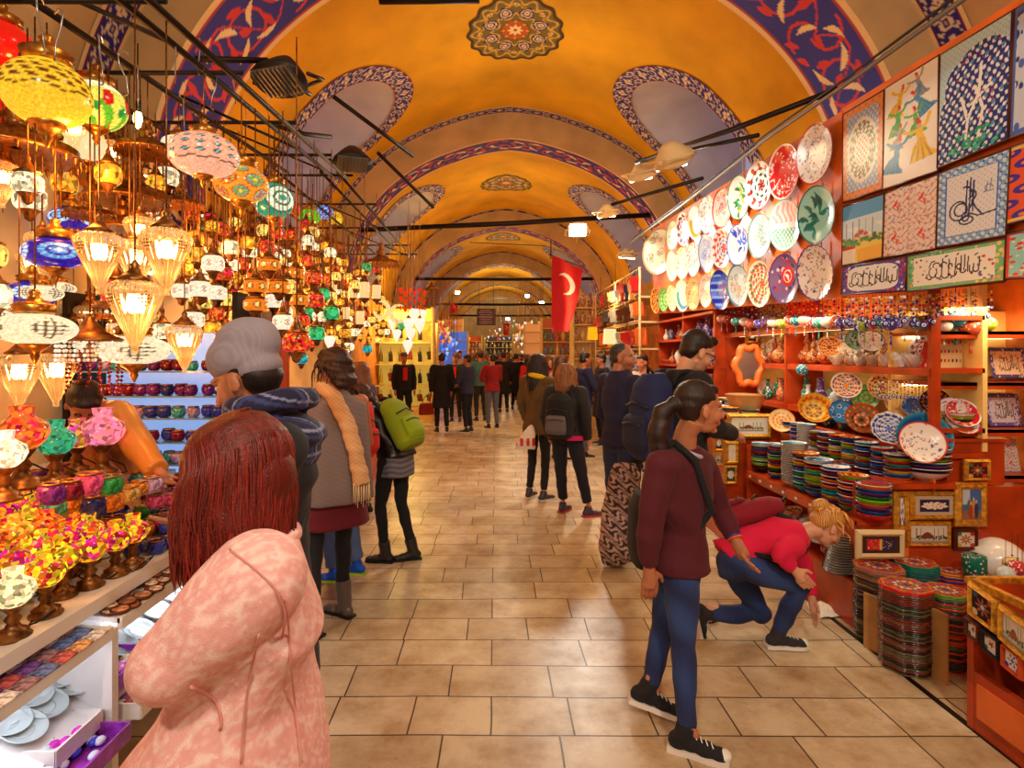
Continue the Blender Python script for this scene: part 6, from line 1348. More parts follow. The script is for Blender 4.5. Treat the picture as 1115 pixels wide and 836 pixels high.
GD = MB(); GD.lathe([(.001, 0), (.05, .002), (.085, .012), (.1, .03), (.104, .034), (.098, .034), (.08, .02), (.05, .01), (.001, .008)], 36); GD.lathe([(.05, .012), (.052, .014), (.048, .014)], 24); GD = GD.build('glass_dish', 'dish_glass', origin=(0, 0, 0)) if 'dish_glass' in M else (mat('dish_glass', (226, 236, 232), .06, trans=.35), GD.build('glass_dish', 'dish_glass', origin=(0, 0, 0)))[1]
o = []
for k, (px, py) in enumerate([(76, 748), (46, 772), (22, 798), (129, 707), (150, 690), (168, 668), (187, 650), (205, 636), (100, 722), (60, 740), (30, 760), (4, 790)]):
 p = on_slant(px, py); o.append(place(GD, p+V((0, 0, .004)), 0, .72, None, tilt=(0, .4636, 0)))
rank(o, '%s from the left of the clear glass dishes lit inside the white showcase', 'glass dishes in the showcase', 'dish')
def tray(x0, x1, d0, d1, z, m, lab, cols, k):
 t = empty('gift_box', ((x0+x1)/2, (d0+d1)/2, z), lab, 'box', 'open gift boxes in the showcase'); mb = MB(); cx, cy, w_, l_ = (x0+x1)/2, (d0+d1)/2, x1-x0, d1-d0
 mb.box((cx, cy, z+.005), (w_, l_, .01)); [mb.box(c_, s_) for c_, s_ in (((x0, cy, z+.03), (.008, l_, .06)), ((x1, cy, z+.03), (.008, l_, .06)), ((cx, d0, z+.03), (w_, .008, .06)), ((cx, d1, z+.03), (w_, .008, .06)))]; mb.build('box_body', m, parent=t)
 r = random.Random(k); g = MB()
 for j in range(10): g.ball((r.uniform(x0+.03, x1-.03), r.uniform(d0+.03, d1-.03), z+.03), (.018, .022, .014), 8, 6, col=r.choice(cols))
 g.build('glass_trinkets', 'glazed', parent=t)
mat('purple_card', (150, 50, 170), .4, var=.3, scale=20)
tray(-1.60, -1.44, 1.86, 2.08, .345, 'white_lacquer', 'white box of purple and pink glass drops in the showcase', [(130, 40, 200), (220, 40, 190), (230, 240, 240), (30, 170, 90)], 1)
tray(-1.56, -1.40, 1.6, 1.8, .335, 'white_lacquer', 'white box with dark red glass drops at the lower left', [(170, 40, 40), (230, 230, 236), (120, 30, 60)], 2)
tray(-1.5, -1.33, 1.82, 2.07, .305, 'purple_card', 'purple patterned box of blue glass jutting from the showcase floor', [(180, 190, 236), (60, 70, 220), (226, 230, 250)], 3)
tray(-1.52, -1.36, 2.18, 2.42, .305, 'white_lacquer', 'white cardboard box of red glass under the mirror shelf', [(200, 60, 50), (220, 226, 230), (170, 90, 160)], 4)
tray(-1.62, -1.46, 2.2, 2.44, .40, 'purple_card', 'purple tray of pink glass vials behind the pink coat', [(236, 130, 200), (230, 190, 110), (240, 220, 240)], 5)
def table_lamp(mosaic):
 t = empty('table_lamp'); b = MB(); b.lathe([(.001, 0), (.05, 0), (.052, .008), (.04, .016), (.044, .024), (.024, .034), (.016, .05), (.024, .062), (.014, .078), (.03, .1), (.034, .108)], 22); q = b.build('brass_foot', 'old_brass', origin=(0, 0, 0)); q.parent = t; q['fixed'] = 1
 g = MB(); g.lathe([(.03, .105), (.052, .125), (.064, .15), (.058, .175), (.034, .192), (.026, .2), (.03, .225)], 24); q = g.build('glass_shade', mosaic, origin=(0, 0, 0)); q.parent = t
 c = MB(); c.tube([(.05, 0, .006), (.08, .02, .004), (.09, .06, .02), (.05, .09, .05), (.02, .06, .03), (.04, .03, .004)], .003, 5); q = c.build('cable', 'cord', origin=(0, 0, 0)); q.parent = t; q['fixed'] = 1; return t
mat_lamp('lit_flower', 'mosaic', 1.1); M['lit_flower'].node_tree.nodes['Voronoi Texture'].inputs['Scale'].default_value = 62
for n_ in M['lit_flower'].node_tree.nodes:
 if n_.type == 'MAP_RANGE' and abs(n_.inputs['To Min'].default_value-.48) < .01: n_.inputs['To Min'].default_value = .43; n_.inputs['To Max'].default_value = .60
TL = [table_lamp('lit_flower'), table_lamp('lit_bead')]
def zt(X): 
 j = int((-1.37-X)/.12)-2; return .785 if X > -1.72 else .8225+.045*min(4, max(0, int((-1.72-X)/.12)))
tl = [(14, 690, -1.56, 1, (250, 220, 160), 'cream filigree'), (50, 675, -1.58, 0, (240, 150, 30), 'yellow flowered'), (68, 650, -1.64, 0, (236, 120, 24), 'amber flowered'), (98, 645, -1.6, 0, (226, 70, 24), 'orange and red flowered'), (126, 625, -1.58, 0, (232, 100, 24), 'orange flowered'), (145, 611, -1.57, 0, (236, 130, 30), 'gold flowered')]
o = []
for px, py, X, k, c_, nm in tl:
 d = F*X/(px-CX); b = place(TL[k], (X, d, .785), lr.uniform(0, 6), 1., c_); tag(b, f'{nm} mosaic table lamp standing near the front edge of the white table', 'lamp', 'mosaic table lamps on the white table')
o = []
for k in range(24):
 X = [-1.72, -1.84, -1.96, -2.08][k % 4]; d = 1.75+.13*(k//4)+.05*(k % 2)
 o.append(place(TL[k % 2], (X+lr.uniform(-.01, .01), d, zt(X)), lr.uniform(0, 6), lr.uniform(.9, 1.05), lr.choice([(230, 60, 20), (236, 90, 30), (244, 140, 40), (226, 40, 20)])))
rank(o, '%s from the left of the red and orange table lamps in the back rows', 'red and orange table lamps in the back rows', 'lamp')
for px, py, d, sc_, c_, k, nm in [(24, 531, 2.35, 1.5, (220, 50, 30), 1, 'tall red mosaic table lamp on a brass column, far left'), (60, 527, 2.5, 1.25, (40, 140, 90), 1, 'green mosaic table lamp between the red and the pink ones'), (84, 515, 2.7, 1.15, (226, 60, 70), 0, 'small red and pink tulip table lamp behind the glass cups'), (112, 520, 2.75, 1.5, (230, 110, 140), 1, 'large pink and purple mosaic lamp beside the vendor\'s sleeve'), (4, 545, 2.2, 1.2, (250, 226, 190), 1, 'white red-dotted table lamp at the left edge')]:
 p = P(px, py, d); b = place(TL[k], p, 1., sc_, c_); tag(b, nm, 'lamp')
mb = MB(); mb.box((-2.4, 2.6, .98), (.7, 1.9, .06)); tag(mb.build('back_step', 'white_lacquer'), 'white step at the back of the table that holds the larger lamps', 'step')
def cup():
 t = empty('glass_cup'); mb = MB(); mb.lathe([(.02, 0), (.03, .004), (.039, .025), (.038, .045), (.031, .058), (.028, .058), (.034, .044), (.034, .025), (.02, .008)], 20); q = mb.build('cup_body', 'cup_glass', origin=(0, 0, 0)); q.parent = t
 r = MB(); r.lathe([(.028, .057), (.0325, .057), (.0325, .063), (.028, .063), (.028, .057)], 20); q = r.build('metal_rim', 'brass', origin=(0, 0, 0)); q.parent = t; q['fixed'] = 1; return t
m_, nt_, b_ = newmat('cup_glass'); a_ = nt_.nodes.new('ShaderNodeObjectInfo'); tc_ = nt_.nodes.new('ShaderNodeTexCoord'); vo_ = nt_.nodes.new('ShaderNodeTexVoronoi'); vo_.inputs['Scale'].default_value = 110; hs_ = nt_.nodes.new('ShaderNodeHueSaturation'); sp_ = nt_.nodes.new('ShaderNodeSeparateColor'); mr_ = nt_.nodes.new('ShaderNodeMapRange'); mr_.inputs['To Min'].default_value = .45; mr_.inputs['To Max'].default_value = 1.8
nt_.links.new(tc_.outputs['Object'], vo_.inputs['Vector']); nt_.links.new(vo_.outputs['Color'], sp_.inputs[0]); nt_.links.new(sp_.outputs[1], mr_.inputs['Value']); nt_.links.new(mr_.outputs[0], hs_.inputs['Value']); nt_.links.new(a_.outputs['Color'], hs_.inputs['Color']); nt_.links.new(hs_.outputs[0], b_.inputs['Base Color']); b_.inputs['Roughness'].default_value = .08; b_.inputs['Transmission Weight'].default_value = .15
CU = cup(); CC = {'purple': (120, 40, 140), 'pink': (226, 80, 140), 'green': (40, 150, 70), 'red': (200, 30, 50), 'blue': (50, 60, 170), 'turquoise': (80, 190, 200), 'amber': (226, 140, 60), 'gold': (226, 190, 110), 'wine': (130, 20, 50), 'lilac': (200, 170, 220)}
rowsc = [(-1.555, .785, 2.62, 12), (-1.64, .785, 2.55, 13), (-1.76, .8225, 2.42, 14), (-1.88, .8675, 2.30, 14), (-2.0, .9125, 2.2, 13), (-2.12, .9575, 2.15, 13), (-2.24, 1.01, 2.3, 11)]
for j, (X, z, d0, n) in enumerate(rowsc):
 for lv in (0, 1):
  for k in range(n):
   d = d0+k*.082+.03*(j % 2)
   if d > 3.55 or (lv and lr.random() < .3): continue
   cn = lr.choice(list(CC)); b = place(CU, (X+lr.uniform(-.008, .008), d, z+lv*.064), lr.uniform(0, 6), lr.uniform(1., 1.15) if not lv else 1., CC[cn])
   tag(b, f'{cn} glass cup, {nth(k+1)} in {["the front row", "the second row", "the third row", "the fourth row", "the fifth row", "the sixth row", "the back row"][j]} of cups, {"stacked on top" if lv else "lower layer"}', 'cup', 'coloured glass cups on the table')
o = []
for k, (px, py, w_, cn) in enumerate([(58, 541, 30, 'purple'), (79, 536, 28, 'wine'), (98, 530, 30, 'pink'), (120, 530, 26, 'green'), (60, 555, 28, 'turquoise'), (78, 548, 26, 'amber'), (103, 554, 30, 'blue'), (122, 548, 28, 'amber'), (140, 540, 24, 'gold'), (152, 531, 20, 'amber'), (166, 528, 22, 'lilac'), (170, 545, 20, 'pink')]):
 d = 2.2+.045*k; b = place(CU, P(px, py+8, d), 0, w_*d/F/.078, CC[cn]); o.append(b)
rank(o, '%s from the left of the large glass bowls along the top of the cup display', 'large glass bowls above the cups', 'bowl')
t = empty('glass_shelves', (-2.05, 3.75, .7), 'backlit glass shelves of blue and purple cups behind the vendor', 'shelves'); DS = 3.8; s_ = F/DS
mb = MB(); mb.box((-2.2, DS+.2, 1.25), (1.1, .02, 1.2)); mb.build('lit_back', 'lit_blue_panel', parent=t) if 'lit_blue_panel' in M else (mat('lit_blue_panel', (190, 210, 240), .4, emit=(150, 185, 240), estr=.75), mb.build('lit_back', 'lit_blue_panel', parent=t))
mb = MB(); ZS = [EYE-(y-CY)/s_ for y in (403, 429, 452, 477, 500)]
for z in ZS: mb.box((-2.2, DS, z-.006), (1.06, .36, .01))
mb.build('glass_shelf', 'tinted_pane', parent=t) if 'tinted_pane' in M else (mat('tinted_pane', (120, 160, 190), .1, spec=.8), mb.build('glass_shelf', 'tinted_pane', parent=t))
for X in (-1.66, -2.74): mb = MB(); mb.box((X, DS, 1.3), (.035, .36, 1.6)); mb.build('upright', 'dark_iron', parent=t)
for j, z in enumerate(ZS):
 for k in range(12):
  cn = lr.choices(['blue', 'purple', 'lilac', 'turquoise', 'wine', 'green'], [5, 4, 3, 3, 2, 1])[0]
  b = place(CU, (-1.72-.085*k, DS-.1+lr.uniform(-.02, .05), z), 0, lr.uniform(1., 1.2), CC[cn]); tag(b, f'{cn} glass cup, {nth(k+1)} from the right on the {["top", "second", "third", "fourth", "lowest"][j]} backlit glass shelf', 'cup', 'glass cups on the backlit shelves')
mb = MB(); mb.box((-1.52, 4.0, 1.15), (.12, .05, 2.3)); t2 = empty('red_post', (-1.52, 4.0, 0.), 'red wooden post with a column of red buttons behind the man in the grey hat', 'post'); mb.build('post_body', 'red_wood', parent=t2)
mb = MB(); [mb.ball((-1.60, 3.95, 1.1+.1*k), (.022, .012, .022), 10, 6, col=(190, 30, 30) if k % 3 else (60, 40, 90)) for k in range(9)]; mb.box((-1.6, 3.97, 1.5), (.07, .01, 1.0), col=(226, 190, 170)); mb.build('button_strip', 'satin', parent=t2)
mb = MB(); mb.box((-2.96, 2.75, 1.45), (.03, 2.9, 2.9)); mb.box((-2.96, 7.45, 1.45), (.03, 4.5, 2.9)); mb.box((-2.6, 4.15, 1.2), (.7, .04, 2.4)); tag(mb.build('stall_back', 'stall_cream'), 'cream back of the lamp stall', 'panel') if 'stall_cream' in M else (mat('stall_cream', (244, 214, 170), .8, var=.1, scale=2), tag(mb.build('stall_back', 'stall_cream'), 'cream back panelling of the lamp stall behind the hanging lamps', 'panel'))
t = empty('far_table', (-2.2, 7, 0), 'long low counter of small goods under the far lanterns', 'table')
mb = MB(); mb.box((-2.25, 7.4, .4), (1.2, 4.3, .8)); mb.build('counter_body', 'red_wood', parent=t); mb = MB(); mb.box((-2.25, 7.4, .82), (1.26, 4.4, .04)); mb.build('counter_top', 'white_lacquer', parent=t)
o = []
for k in range(44): o.append(place(CU, (-1.75-.14*(k % 4), 5.3+.095*k, .842), 0, 1.5, lr.choice(list(CC.values()))))
rank(o, '%s from the left of the glass cups on the long far counter', 'glass cups on the far counter', 'cup')
mat_attr('skin', .45); M['skin'].node_tree.nodes['Principled BSDF'].inputs['Subsurface Weight'].default_value = .05
mat_attr('fabric', .85, bump=.35, bscale=260, sheen=.03); mat_attr('leather_attr', .3, bump=.2, bscale=60); mat_attr('hair_attr', .5, bump=.5, bscale=220)
def ringloft(mb, rings, seg=22):
 """rings: (centre, lateral vector, normal, rx, ry)"""
 vs = []
 for c, l, n, rx, ry in rings:
  l = V(l); n = V(n).normalized(); l = (l-n*l.dot(n)).normalized(); f = n.cross(l)
  for k in range(seg):
   a = 2*PI*k/seg; ca, sa = math.cos(a), math.sin(a); e = .82
   vs.append(V(c)+l*rx*math.copysign(abs(ca)**e, ca)+f*ry*math.copysign(abs(sa)**e, sa))
 n_ = len(rings); fs = [(i*seg+k, i*seg+(k+1) % seg, (i+1)*seg+(k+1) % seg, (i+1)*seg+k) for i in range(n_-1) for k in range(seg)]
 fs += [tuple(range(seg-1, -1, -1)), tuple((n_-1)*seg+k for k in range(seg))]
 return mb.add(vs, fs, 0, True)
def Rz(a): return Matrix.Rotation(math.radians(a), 3, 'Z')
def headR(yaw, pitch=0, roll=0): return Rz(yaw) @ Matrix.Rotation(math.radians(pitch), 3, 'X') @ Matrix.Rotation(math.radians(roll), 3, 'Y')
def pose(x, y, yaw, h=1.72, **ov):
 k = h/1.75; R = Rz(yaw); b = V((x, y, 0))
 L = dict(head=(0, .02, 1.625), neck=(0, -.01, 1.47), chest=(0, 0, 1.30), waist=(0, .01, 1.10), pelvis=(0, 0, .95),
   shL=(-.185, -.01, 1.42), elL=(-.245, -.03, 1.14), wrL=(-.23, .07, .90), shR=(.185, -.01, 1.42), elR=(.245, -.03, 1.14), wrR=(.23, .07, .90),
   hiL=(-.09, 0, .92), knL=(-.10, .02, .50), anL=(-.11, -.03, .09), hiR=(.09, 0, .92), knR=(.10, .02, .50), anR=(.11, -.03, .09))
 L.update({q: v for q, v in ov.items() if len(q) > 2})
 J = {q: b+R @ (V(v)*k) for q, v in L.items()}; J['k'] = k; J['yaw'] = yaw; J['base'] = b
 for s_ in 'LR': J['to'+s_] = J['an'+s_]+R @ V((-.03 if s_ == 'L' else .03, .17, -.06))*k
 J['hy'] = (yaw, 0, 0); return J
def hand_pts(mb, w, e, fwd=None, curl=.5, side=1, s=1.):
 """palm and five fingers continuing the forearm e->w"""
 d = (w-e).normalized(); up = V(fwd) if fwd is not None else V((0, 1, 0)); n = (up-d*up.dot(d)).normalized(); l = d.cross(n)*side  # n: palm-side/thumb direction plane
 pc = w+d*.05*s; mb.tube([w-d*.02*s, w+d*.01*s, w+d*.05*s, w+d*.085*s], [.024*s, .026*s, .030*s, .028*s], 10)
 mb.ball(pc+n*.012*s, (.027*s,)*3, 8, 6); mb.ball(pc-n*.012*s+d*.02*s, (.026*s,)*3, 8, 6)
 for i, (o, ln) in enumerate(((.030, .072), (.010, .080), (-.011, .074), (-.031, .058))):
  b0 = w+d*.085*s+n*o*s; a1 = curl*.5; a2 = curl*1.2
  p1 = b0+(d*math.cos(a1)+l*math.sin(a1))*ln*.5*s; p2 = p1+(d*math.cos(a2)+l*math.sin(a2))*ln*.5*s
  mb.tube([b0-d*.015*s, b0, p1, p2], [.0105*s, .0100*s, .009*s, .0072*s], 8); mb.ball(p2, .0074*s, 8, 5); mb.ball(p1, .009*s, 8, 5)
 t0 = w+d*.03*s+n*.026*s; t1 = t0+(d*.6+n*.7+l*.3*curl).normalized()*.035*s; t2 = t1+(d*.9+n*.25+l*.5*curl).normalized()*.03*s
 mb.tube([t0-n*.01*s, t0, t1, t2], [.013*s, .0125*s, .0105*s, .008*s], 8); mb.ball(t2, .0082*s, 8, 5)
def put_head(mb, c, R, k, male=True):
 c = V(c)
 def B(p, r): mb.ball(c+R @ (V(p)*k), [q*k for q in r], 16, 12, rot=R)
 B((0, -.012, .035), (.075, .094, .086)); B((0, .028, -.015), (.061, .062, .085)); B((0, .033, -.072), (.048 if male else .043, .048, .04)); B((0, .070, -.098), (.021, .018, .015))
 for x in (-1, 1):
  B((x*.03, .072, .026), (.028, .016, .010)); B((x*.036, .058, -.03), (.026, .027, .03)); B((x*.079, -.006, -.012), (.007, .020, .030)); B((x*.011, .098, -.036), (.009, .010, .008)); B((x*.031, .073, .004), (.014, .012, .009))
 mb.tube([c+R @ V((0, .084, .02))*k, c+R @ V((0, .098, -.008))*k, c+R @ V((0, .112, -.034))*k], [.008*k, .010*k, .0125*k], 10); B((0, .108, -.036), (.012, .012, .010))
 B((0, .089, -.059), (.024, .011, .006)); B((0, .087, -.070), (.020, .011, .007))
def face_paint(pts, col, c, R, k, skin, male, brow=(40, 26, 20)):
 L = (pts-np.array(c)) @ np.array(R) / k; x, y, z = np.abs(L[:, 0]), L[:, 1], L[:, 2]
 hd = (z > -.13) & (z < .14) & (np.hypot(L[:, 0], y) < .15)
 col = mixc(col, (188, 92, 78) if not male else (168, 96, 80), hd & (x < .024) & (y > .075) & (z < -.052) & (z > -.076))
 col = mixc(col, brow, hd & (x > .012) & (x < .050) & (y > .062) & (np.abs(z-.030+.1*np.abs(x-.032)) < .0055))
 col = mixc(col, (226, 216, 208), hd & (((x-.031)/.014)**2+((z-.006)/.006)**2 < 1) & (y > .06)); col = mixc(col, (40, 24, 18), hd & (np.hypot(x-.031, z-.006) < .0062) & (y > .06))
 col = mixc(col, brow, hd & (np.abs(z-.0125+(x-.031)**2*12) < .0022) & (x > .016) & (x < .046) & (y > .06))
 if male: 
  m = .35*np.exp(-((z+.075)/.03)**2)*(y > .0)*hd; col = mixc(col, (60, 46, 44), m)
 ck = .25*np.exp(-((z+.03)**2+(x-.045)**2)/.0004)*(y > .03)*hd; return mixc(col, (206, 104, 84), ck)
def wrinkle(mb, amp, freq=26., seed=0.):
 v = np.array(mb.v); f = np.array([q for q in mb.f if len(q) == 4]); n = np.zeros_like(v)
 a, b, c, d = v[f[:, 0]], v[f[:, 1]], v[f[:, 2]], v[f[:, 3]]; fn = np.cross(c-a, d-b)
 for i in range(4): np.add.at(n, f[:, i], fn)
 n /= np.linalg.norm(n, axis=1, keepdims=True)+1e-9
 x, y, z = v.T; w = np.sin(z*freq+3*np.sin(x*9+seed)+2.2*np.sin(y*11+seed*2))*.6+np.sin((x+y)*freq*.8+z*freq*.55+seed)*.4+.4*np.sin(z*freq*2.1+x*14+np.sin(y*17))
 mb.v = [tuple(p) for p in (v+n*(amp*w)[:, None]).tolist()]; return mb
def lat(J, up=True): return (J['shR']-J['shL']) if up else (J['hiR']-J['hiL'])
def body(J, label, skin=(206, 150, 116), male=True, vox=.008, fingers=True, curl=(.5, .5), palm=(None, None), hand_s=1., name='person'):
 k = J['k']; mb = MB(); R = headR(*J['hy']); put_head(mb, J['head'], R, k, male)
 hb = J['head']+R @ V((0, -.025, -.05))*k
 mb.tube([hb, J['head']*.45+J['neck']*.55+R @ V((0, -.02, -.01)), J['neck'], J['chest']*.3+J['neck']*.7], [.052*k, .05*k, .058*k, .08*k], 14)
 sp = (J['neck']-J['pelvis']).normalized(); L = lat(J); LH = lat(J, False); W = L.length
 ringloft(mb, [(J['pelvis']-V((0, 0, .08))*k, LH, V((0, 0, 1)), .10*k, .07*k), (J['pelvis'], LH, sp, .145*k, .095*k), (J['waist'], LH, (J['chest']-J['pelvis']), .118*k, .08*k), (J['chest'], L, (J['neck']-J['waist']), W*.40, .095*k), (J['chest']*.35+J['neck']*.65, L, (J['neck']-J['chest']), W*.36, .075*k), (J['neck'], L, sp, .055*k, .055*k)])
 for s_ in 'LR':
  sh, el, wr = J['sh'+s_], J['el'+s_], J['wr'+s_]
  cap_tube(mb, [J['neck']*.55+sh*.45-sp*.03, sh, sh*.5+el*.5, el, el*.45+wr*.55, wr], [.055*k, .052*k, .043*k, .037*k, .035*k, .024*k], 12)
  if fingers: i = 'LR'.index(s_); hand_pts(mb, wr, el, palm[i], curl[i], 1 if s_ == 'L' else -1, k*1.02*hand_s)
  else: d = (wr-el).normalized(); mb.tube([wr, wr+d*.08*k, wr+d*.16*k], [.024*k, .034*k, .015*k], 8); mb.ball(wr+d*.16*k, .016*k, 8, 5)
  cap_tube(mb, [J['hi'+s_], J['hi'+s_]*.5+J['kn'+s_]*.5, J['kn'+s_], J['kn'+s_]*.62+J['an'+s_]*.38, J['an'+s_]+V((0, 0, .03))], [.072*k, .056*k, .040*k, .038*k, .028*k], 12)
  cap_tube(mb, [J['an'+s_]+V((0, 0, .03)), J['an'+s_]*.8+J['to'+s_]*.2], [.026*k, .02*k], 8)
 ms = fuse(mb, vox, 3 if vox < .007 else 2, .45)
 def cf(p):
  c = fill((len(p),), skin); n_ = np.sin(p[:, 0]*60+np.sin(p[:, 2]*50))*.5+.5; c = mixc(c, tuple(int(q*.93) for q in skin), n_*.5); return face_paint(p, c, J['head'], R, k, skin, male)
 recolor(ms, cf)
 b_ = J['base']; o = ms.build(name, 'skin', origin=(b_.x, b_.y, 0)); tag(o, label, 'person'); o['_hold'] = 1; del o['_hold']; return o
def garment(J, o, name, m, colf, hem=None, hemw=(.17, .12), ease=.018, sleeve=1., sl_r=None, vox=.011, collar=0., wr_amp=.004, open_z=None, waistw=None, freq=26, pw=.155):
 """upper garment: trunk down to hem (distance below the pelvis joint), sleeves to the wrist"""
 k = J['k']; mb = MB(); sp = (J['neck']-J['pelvis']).normalized(); L = lat(J); LH = lat(J, False); W = L.length; e = ease
 ww = (waistw or .135)*k
 rings = []
 if hem is not None:
  dn = J.get('down', V((0, 0, -1))); rings.append((J['pelvis']+dn*hem*k, LH, -dn, hemw[0]*k+e, hemw[1]*k+e)); rings.append((J['pelvis']+dn*hem*.5*k, LH, -dn, (hemw[0]*.5+.08)*k+e, (hemw[1]*.5+.055)*k+e))
 rings += [(J['pelvis'], LH, sp, pw*k+e, (pw-.05)*k+e), (J['waist'], LH, J['chest']-J['pelvis'], ww+e, .092*k+e), (J['chest'], L, J['neck']-J['waist'], W*.42+e, .108*k+e), (J['chest']*.3+J['neck']*.7, L, J['neck']-J['chest'], W*.40+e*.6, .085*k+e*.6), (J['neck']+sp*(.005+collar)*k, L, sp, (.066+.01*bool(collar))*k+e*.3, .066*k+e*.3)]
 ringloft(mb, rings)
 r = sl_r or (.066, .058, .050, .046, .040)
 if sleeve:
  for s_ in 'LR':
   sh, el, wr = J['sh'+s_], J['el'+s_], J['wr'+s_]; we = el*(1-sleeve)+wr*sleeve
   cap_tube(mb, [J['neck']*.4+sh*.6-sp*.035, sh], [.07*k+e*.5, r[0]*k+e*.4], 14)
   mb.tube([sh, sh*.5+el*.5, el, el*.5+we*.5, we], [r[0]*k+e*.4, r[1]*k+e*.4, r[2]*k+e*.4, r[3]*k+e*.3, r[4]*k+e*.2], 14); mb.ball(el, r[2]*k+e*.4, 12, 8); mb.ball(sh, r[0]*k+e*.4, 12, 8)
 ms = fuse(mb, vox, 3, .5); wrinkle(ms, wr_amp, freq, len(label_of(o)))
 recolor(ms, colf if callable(colf) else (lambda p: fill((len(p),), colf)))
 return ms.build(name, m, parent=o)
def label_of(o): return o.get('label', 'x')
def trousers(J, o, col, m='fabric', r=(.098, .082, .064, .060, .050), name='trousers', end=.92, vox=.011, colf=None, wr_amp=.004):
 k = J['k']; mb = MB(); LH = lat(J, False); sp = (J['waist']-J['pelvis'])
 ringloft(mb, [(J['pelvis']*.5+J['hiL']*.25+J['hiR']*.25-V((0, 0, .09))*k, LH, V((0, 0, 1)), .13*k, .085*k), (J['pelvis'], LH, sp, .158*k, .108*k), (J['pelvis']*.5+J['waist']*.5, LH, sp, .138*k, .098*k)])
 for s_ in 'LR':
  h, n, a = J['hi'+s_], J['kn'+s_], J['an'+s_]; e = n*(1-end)+a*end
  mb.tube([h+V((0, 0, .02)), h*.5+n*.5, n, n*.6+e*.4, e], [q*k for q in r], 16); mb.ball(n, r[2]*k, 12, 8); mb.ball(h, r[0]*k*1.02, 14, 9)
 ms = fuse(mb, vox, 3, .5); wrinkle(ms, wr_amp, 30, 3.); recolor(ms, colf or (lambda p: fill((len(p),), col))); return ms.build(name, m, parent=o)
def shoes(J, o, kind='shoe', col=(30, 28, 30), sole=(220, 214, 206), boot=0., vox=.007, laces=None, lab=None, m='leather_attr'):
 k = J['k']
 for s_ in 'LR':
  a, t = J['an'+s_], J['to'+s_]; kn = J['kn'+s_]; f = (t-a); n = J.get('sole'+s_, V((0, 0, 1))); f = (f-n*f.dot(n)).normalized(); l = f.cross(n)
  heel = a-n*(.055*k)-f*.035*k; mb = MB()
  Rm = Matrix((l, f, n)).transposed()
  for p, r in (((0, 0, .0), (.036, .045, .042)), ((0, .05, .005), (.038, .05, .040)), ((0, .11, -.008), (.042, .052, .030)), ((0, .165, -.014), (.040, .045, .024))): mb.ball(heel+Rm @ (V(p)*k), [q*k for q in r], 14, 10, rot=Rm)
  up = (kn-a).normalized(); mb.tube([heel+n*.01*k+f*.02*k, a+up*(.02+boot)*k], [.045*k, (.042+.012*bool(boot))*k], 14); ms = fuse(mb, vox, 2, .4)
  v = np.array(ms.v); nn = np.array(n); hh = (v-np.array(heel+n*(-.034*k))) @ nn; v += np.outer(np.maximum(-hh, 0), nn); ms.v = [tuple(q) for q in v.tolist()]
  recolor(ms, lambda p: fill((len(p),), col)); sh = ms.build(kind, m, parent=o)
  sb = MB(); base = heel-n*.045*k; pr = [(0, -.045, .036), (0, 0, .039), (0, .06, .036), (0, .12, .044), (0, .17, .042), (0, .205, .024)]
  vs = []
  for dz in (0, .022):
   for x_, y_, w_ in pr: vs.append(base+Rm @ (V((-w_, y_, dz))*k))
   for x_, y_, w_ in reversed(pr): vs.append(base+Rm @ (V((w_, y_, dz))*k))
  m_ = 12; sb.add(vs, [tuple(range(m_-1, -1, -1)), tuple(range(m_, 2*m_))]+[(i, (i+1) % m_, (i+1) % m_+m_, i+m_) for i in range(m_)], 0, False, col=sole); sb.build('sole', 'satin', parent=sh)
  if laces:
   lb = MB()
   for j in range(5): c_ = heel+Rm @ V((0, .045+.022*j, .045-.006*j))*k; lb.tube([c_-l*.02*k-n*.006*k, c_+n*.004*k, c_+l*.02*k+f*.01*k-n*.006*k], .0028*k, 5, col=laces)
   lb.ball(heel+Rm @ V((0, .185, -.012))*k, (.034*k, .03*k, .022*k), 12, 8, col=laces, rot=Rm); lb.build('laces_and_toe_cap', 'satin', parent=sh)
def hair_mass(J, o, balls, col, vox=.009, strands=0, seed=1, sl=.3, end=None, spread=.5, wr=.003, name='hair'):
 """balls in head space; strands fall from the crown"""
 k = J['k']; R = headR(*J['hy']); c = J['head']; mb = MB()
 for b in balls:
  if isinstance(b[0], tuple): mb.ball(c+R @ (V(b[0])*k), [q*k for q in (b[1] if isinstance(b[1], tuple) else (b[1],)*3)], 18, 12, rot=R)
  else: mb.tube([c+R @ (V(p)*k) for p in b[0]], [q*k for q in b[1]], 14); mb.ball(c+R @ (V(b[0][-1])*k), b[1][-1]*k, 10, 7)
 ms = fuse(mb, vox, 3, .5); wrinkle(ms, wr, 60, seed)
 r = np.random.default_rng(seed); A = lin(col)
 def cf(p):
  t = .5+.5*np.sin(np.arctan2(p[:, 1]-c.y, p[:, 0]-c.x)*46+p[:, 2]*18+np.sin(p[:, 2]*40)); return A*(0.35+1.2*t[:, None])
 recolor(ms, cf); h = ms.build(name, 'hair_attr', parent=o)
 if strands: h2 = strand_part(J, h, col, strands, seed, sl, end, spread)
 return h
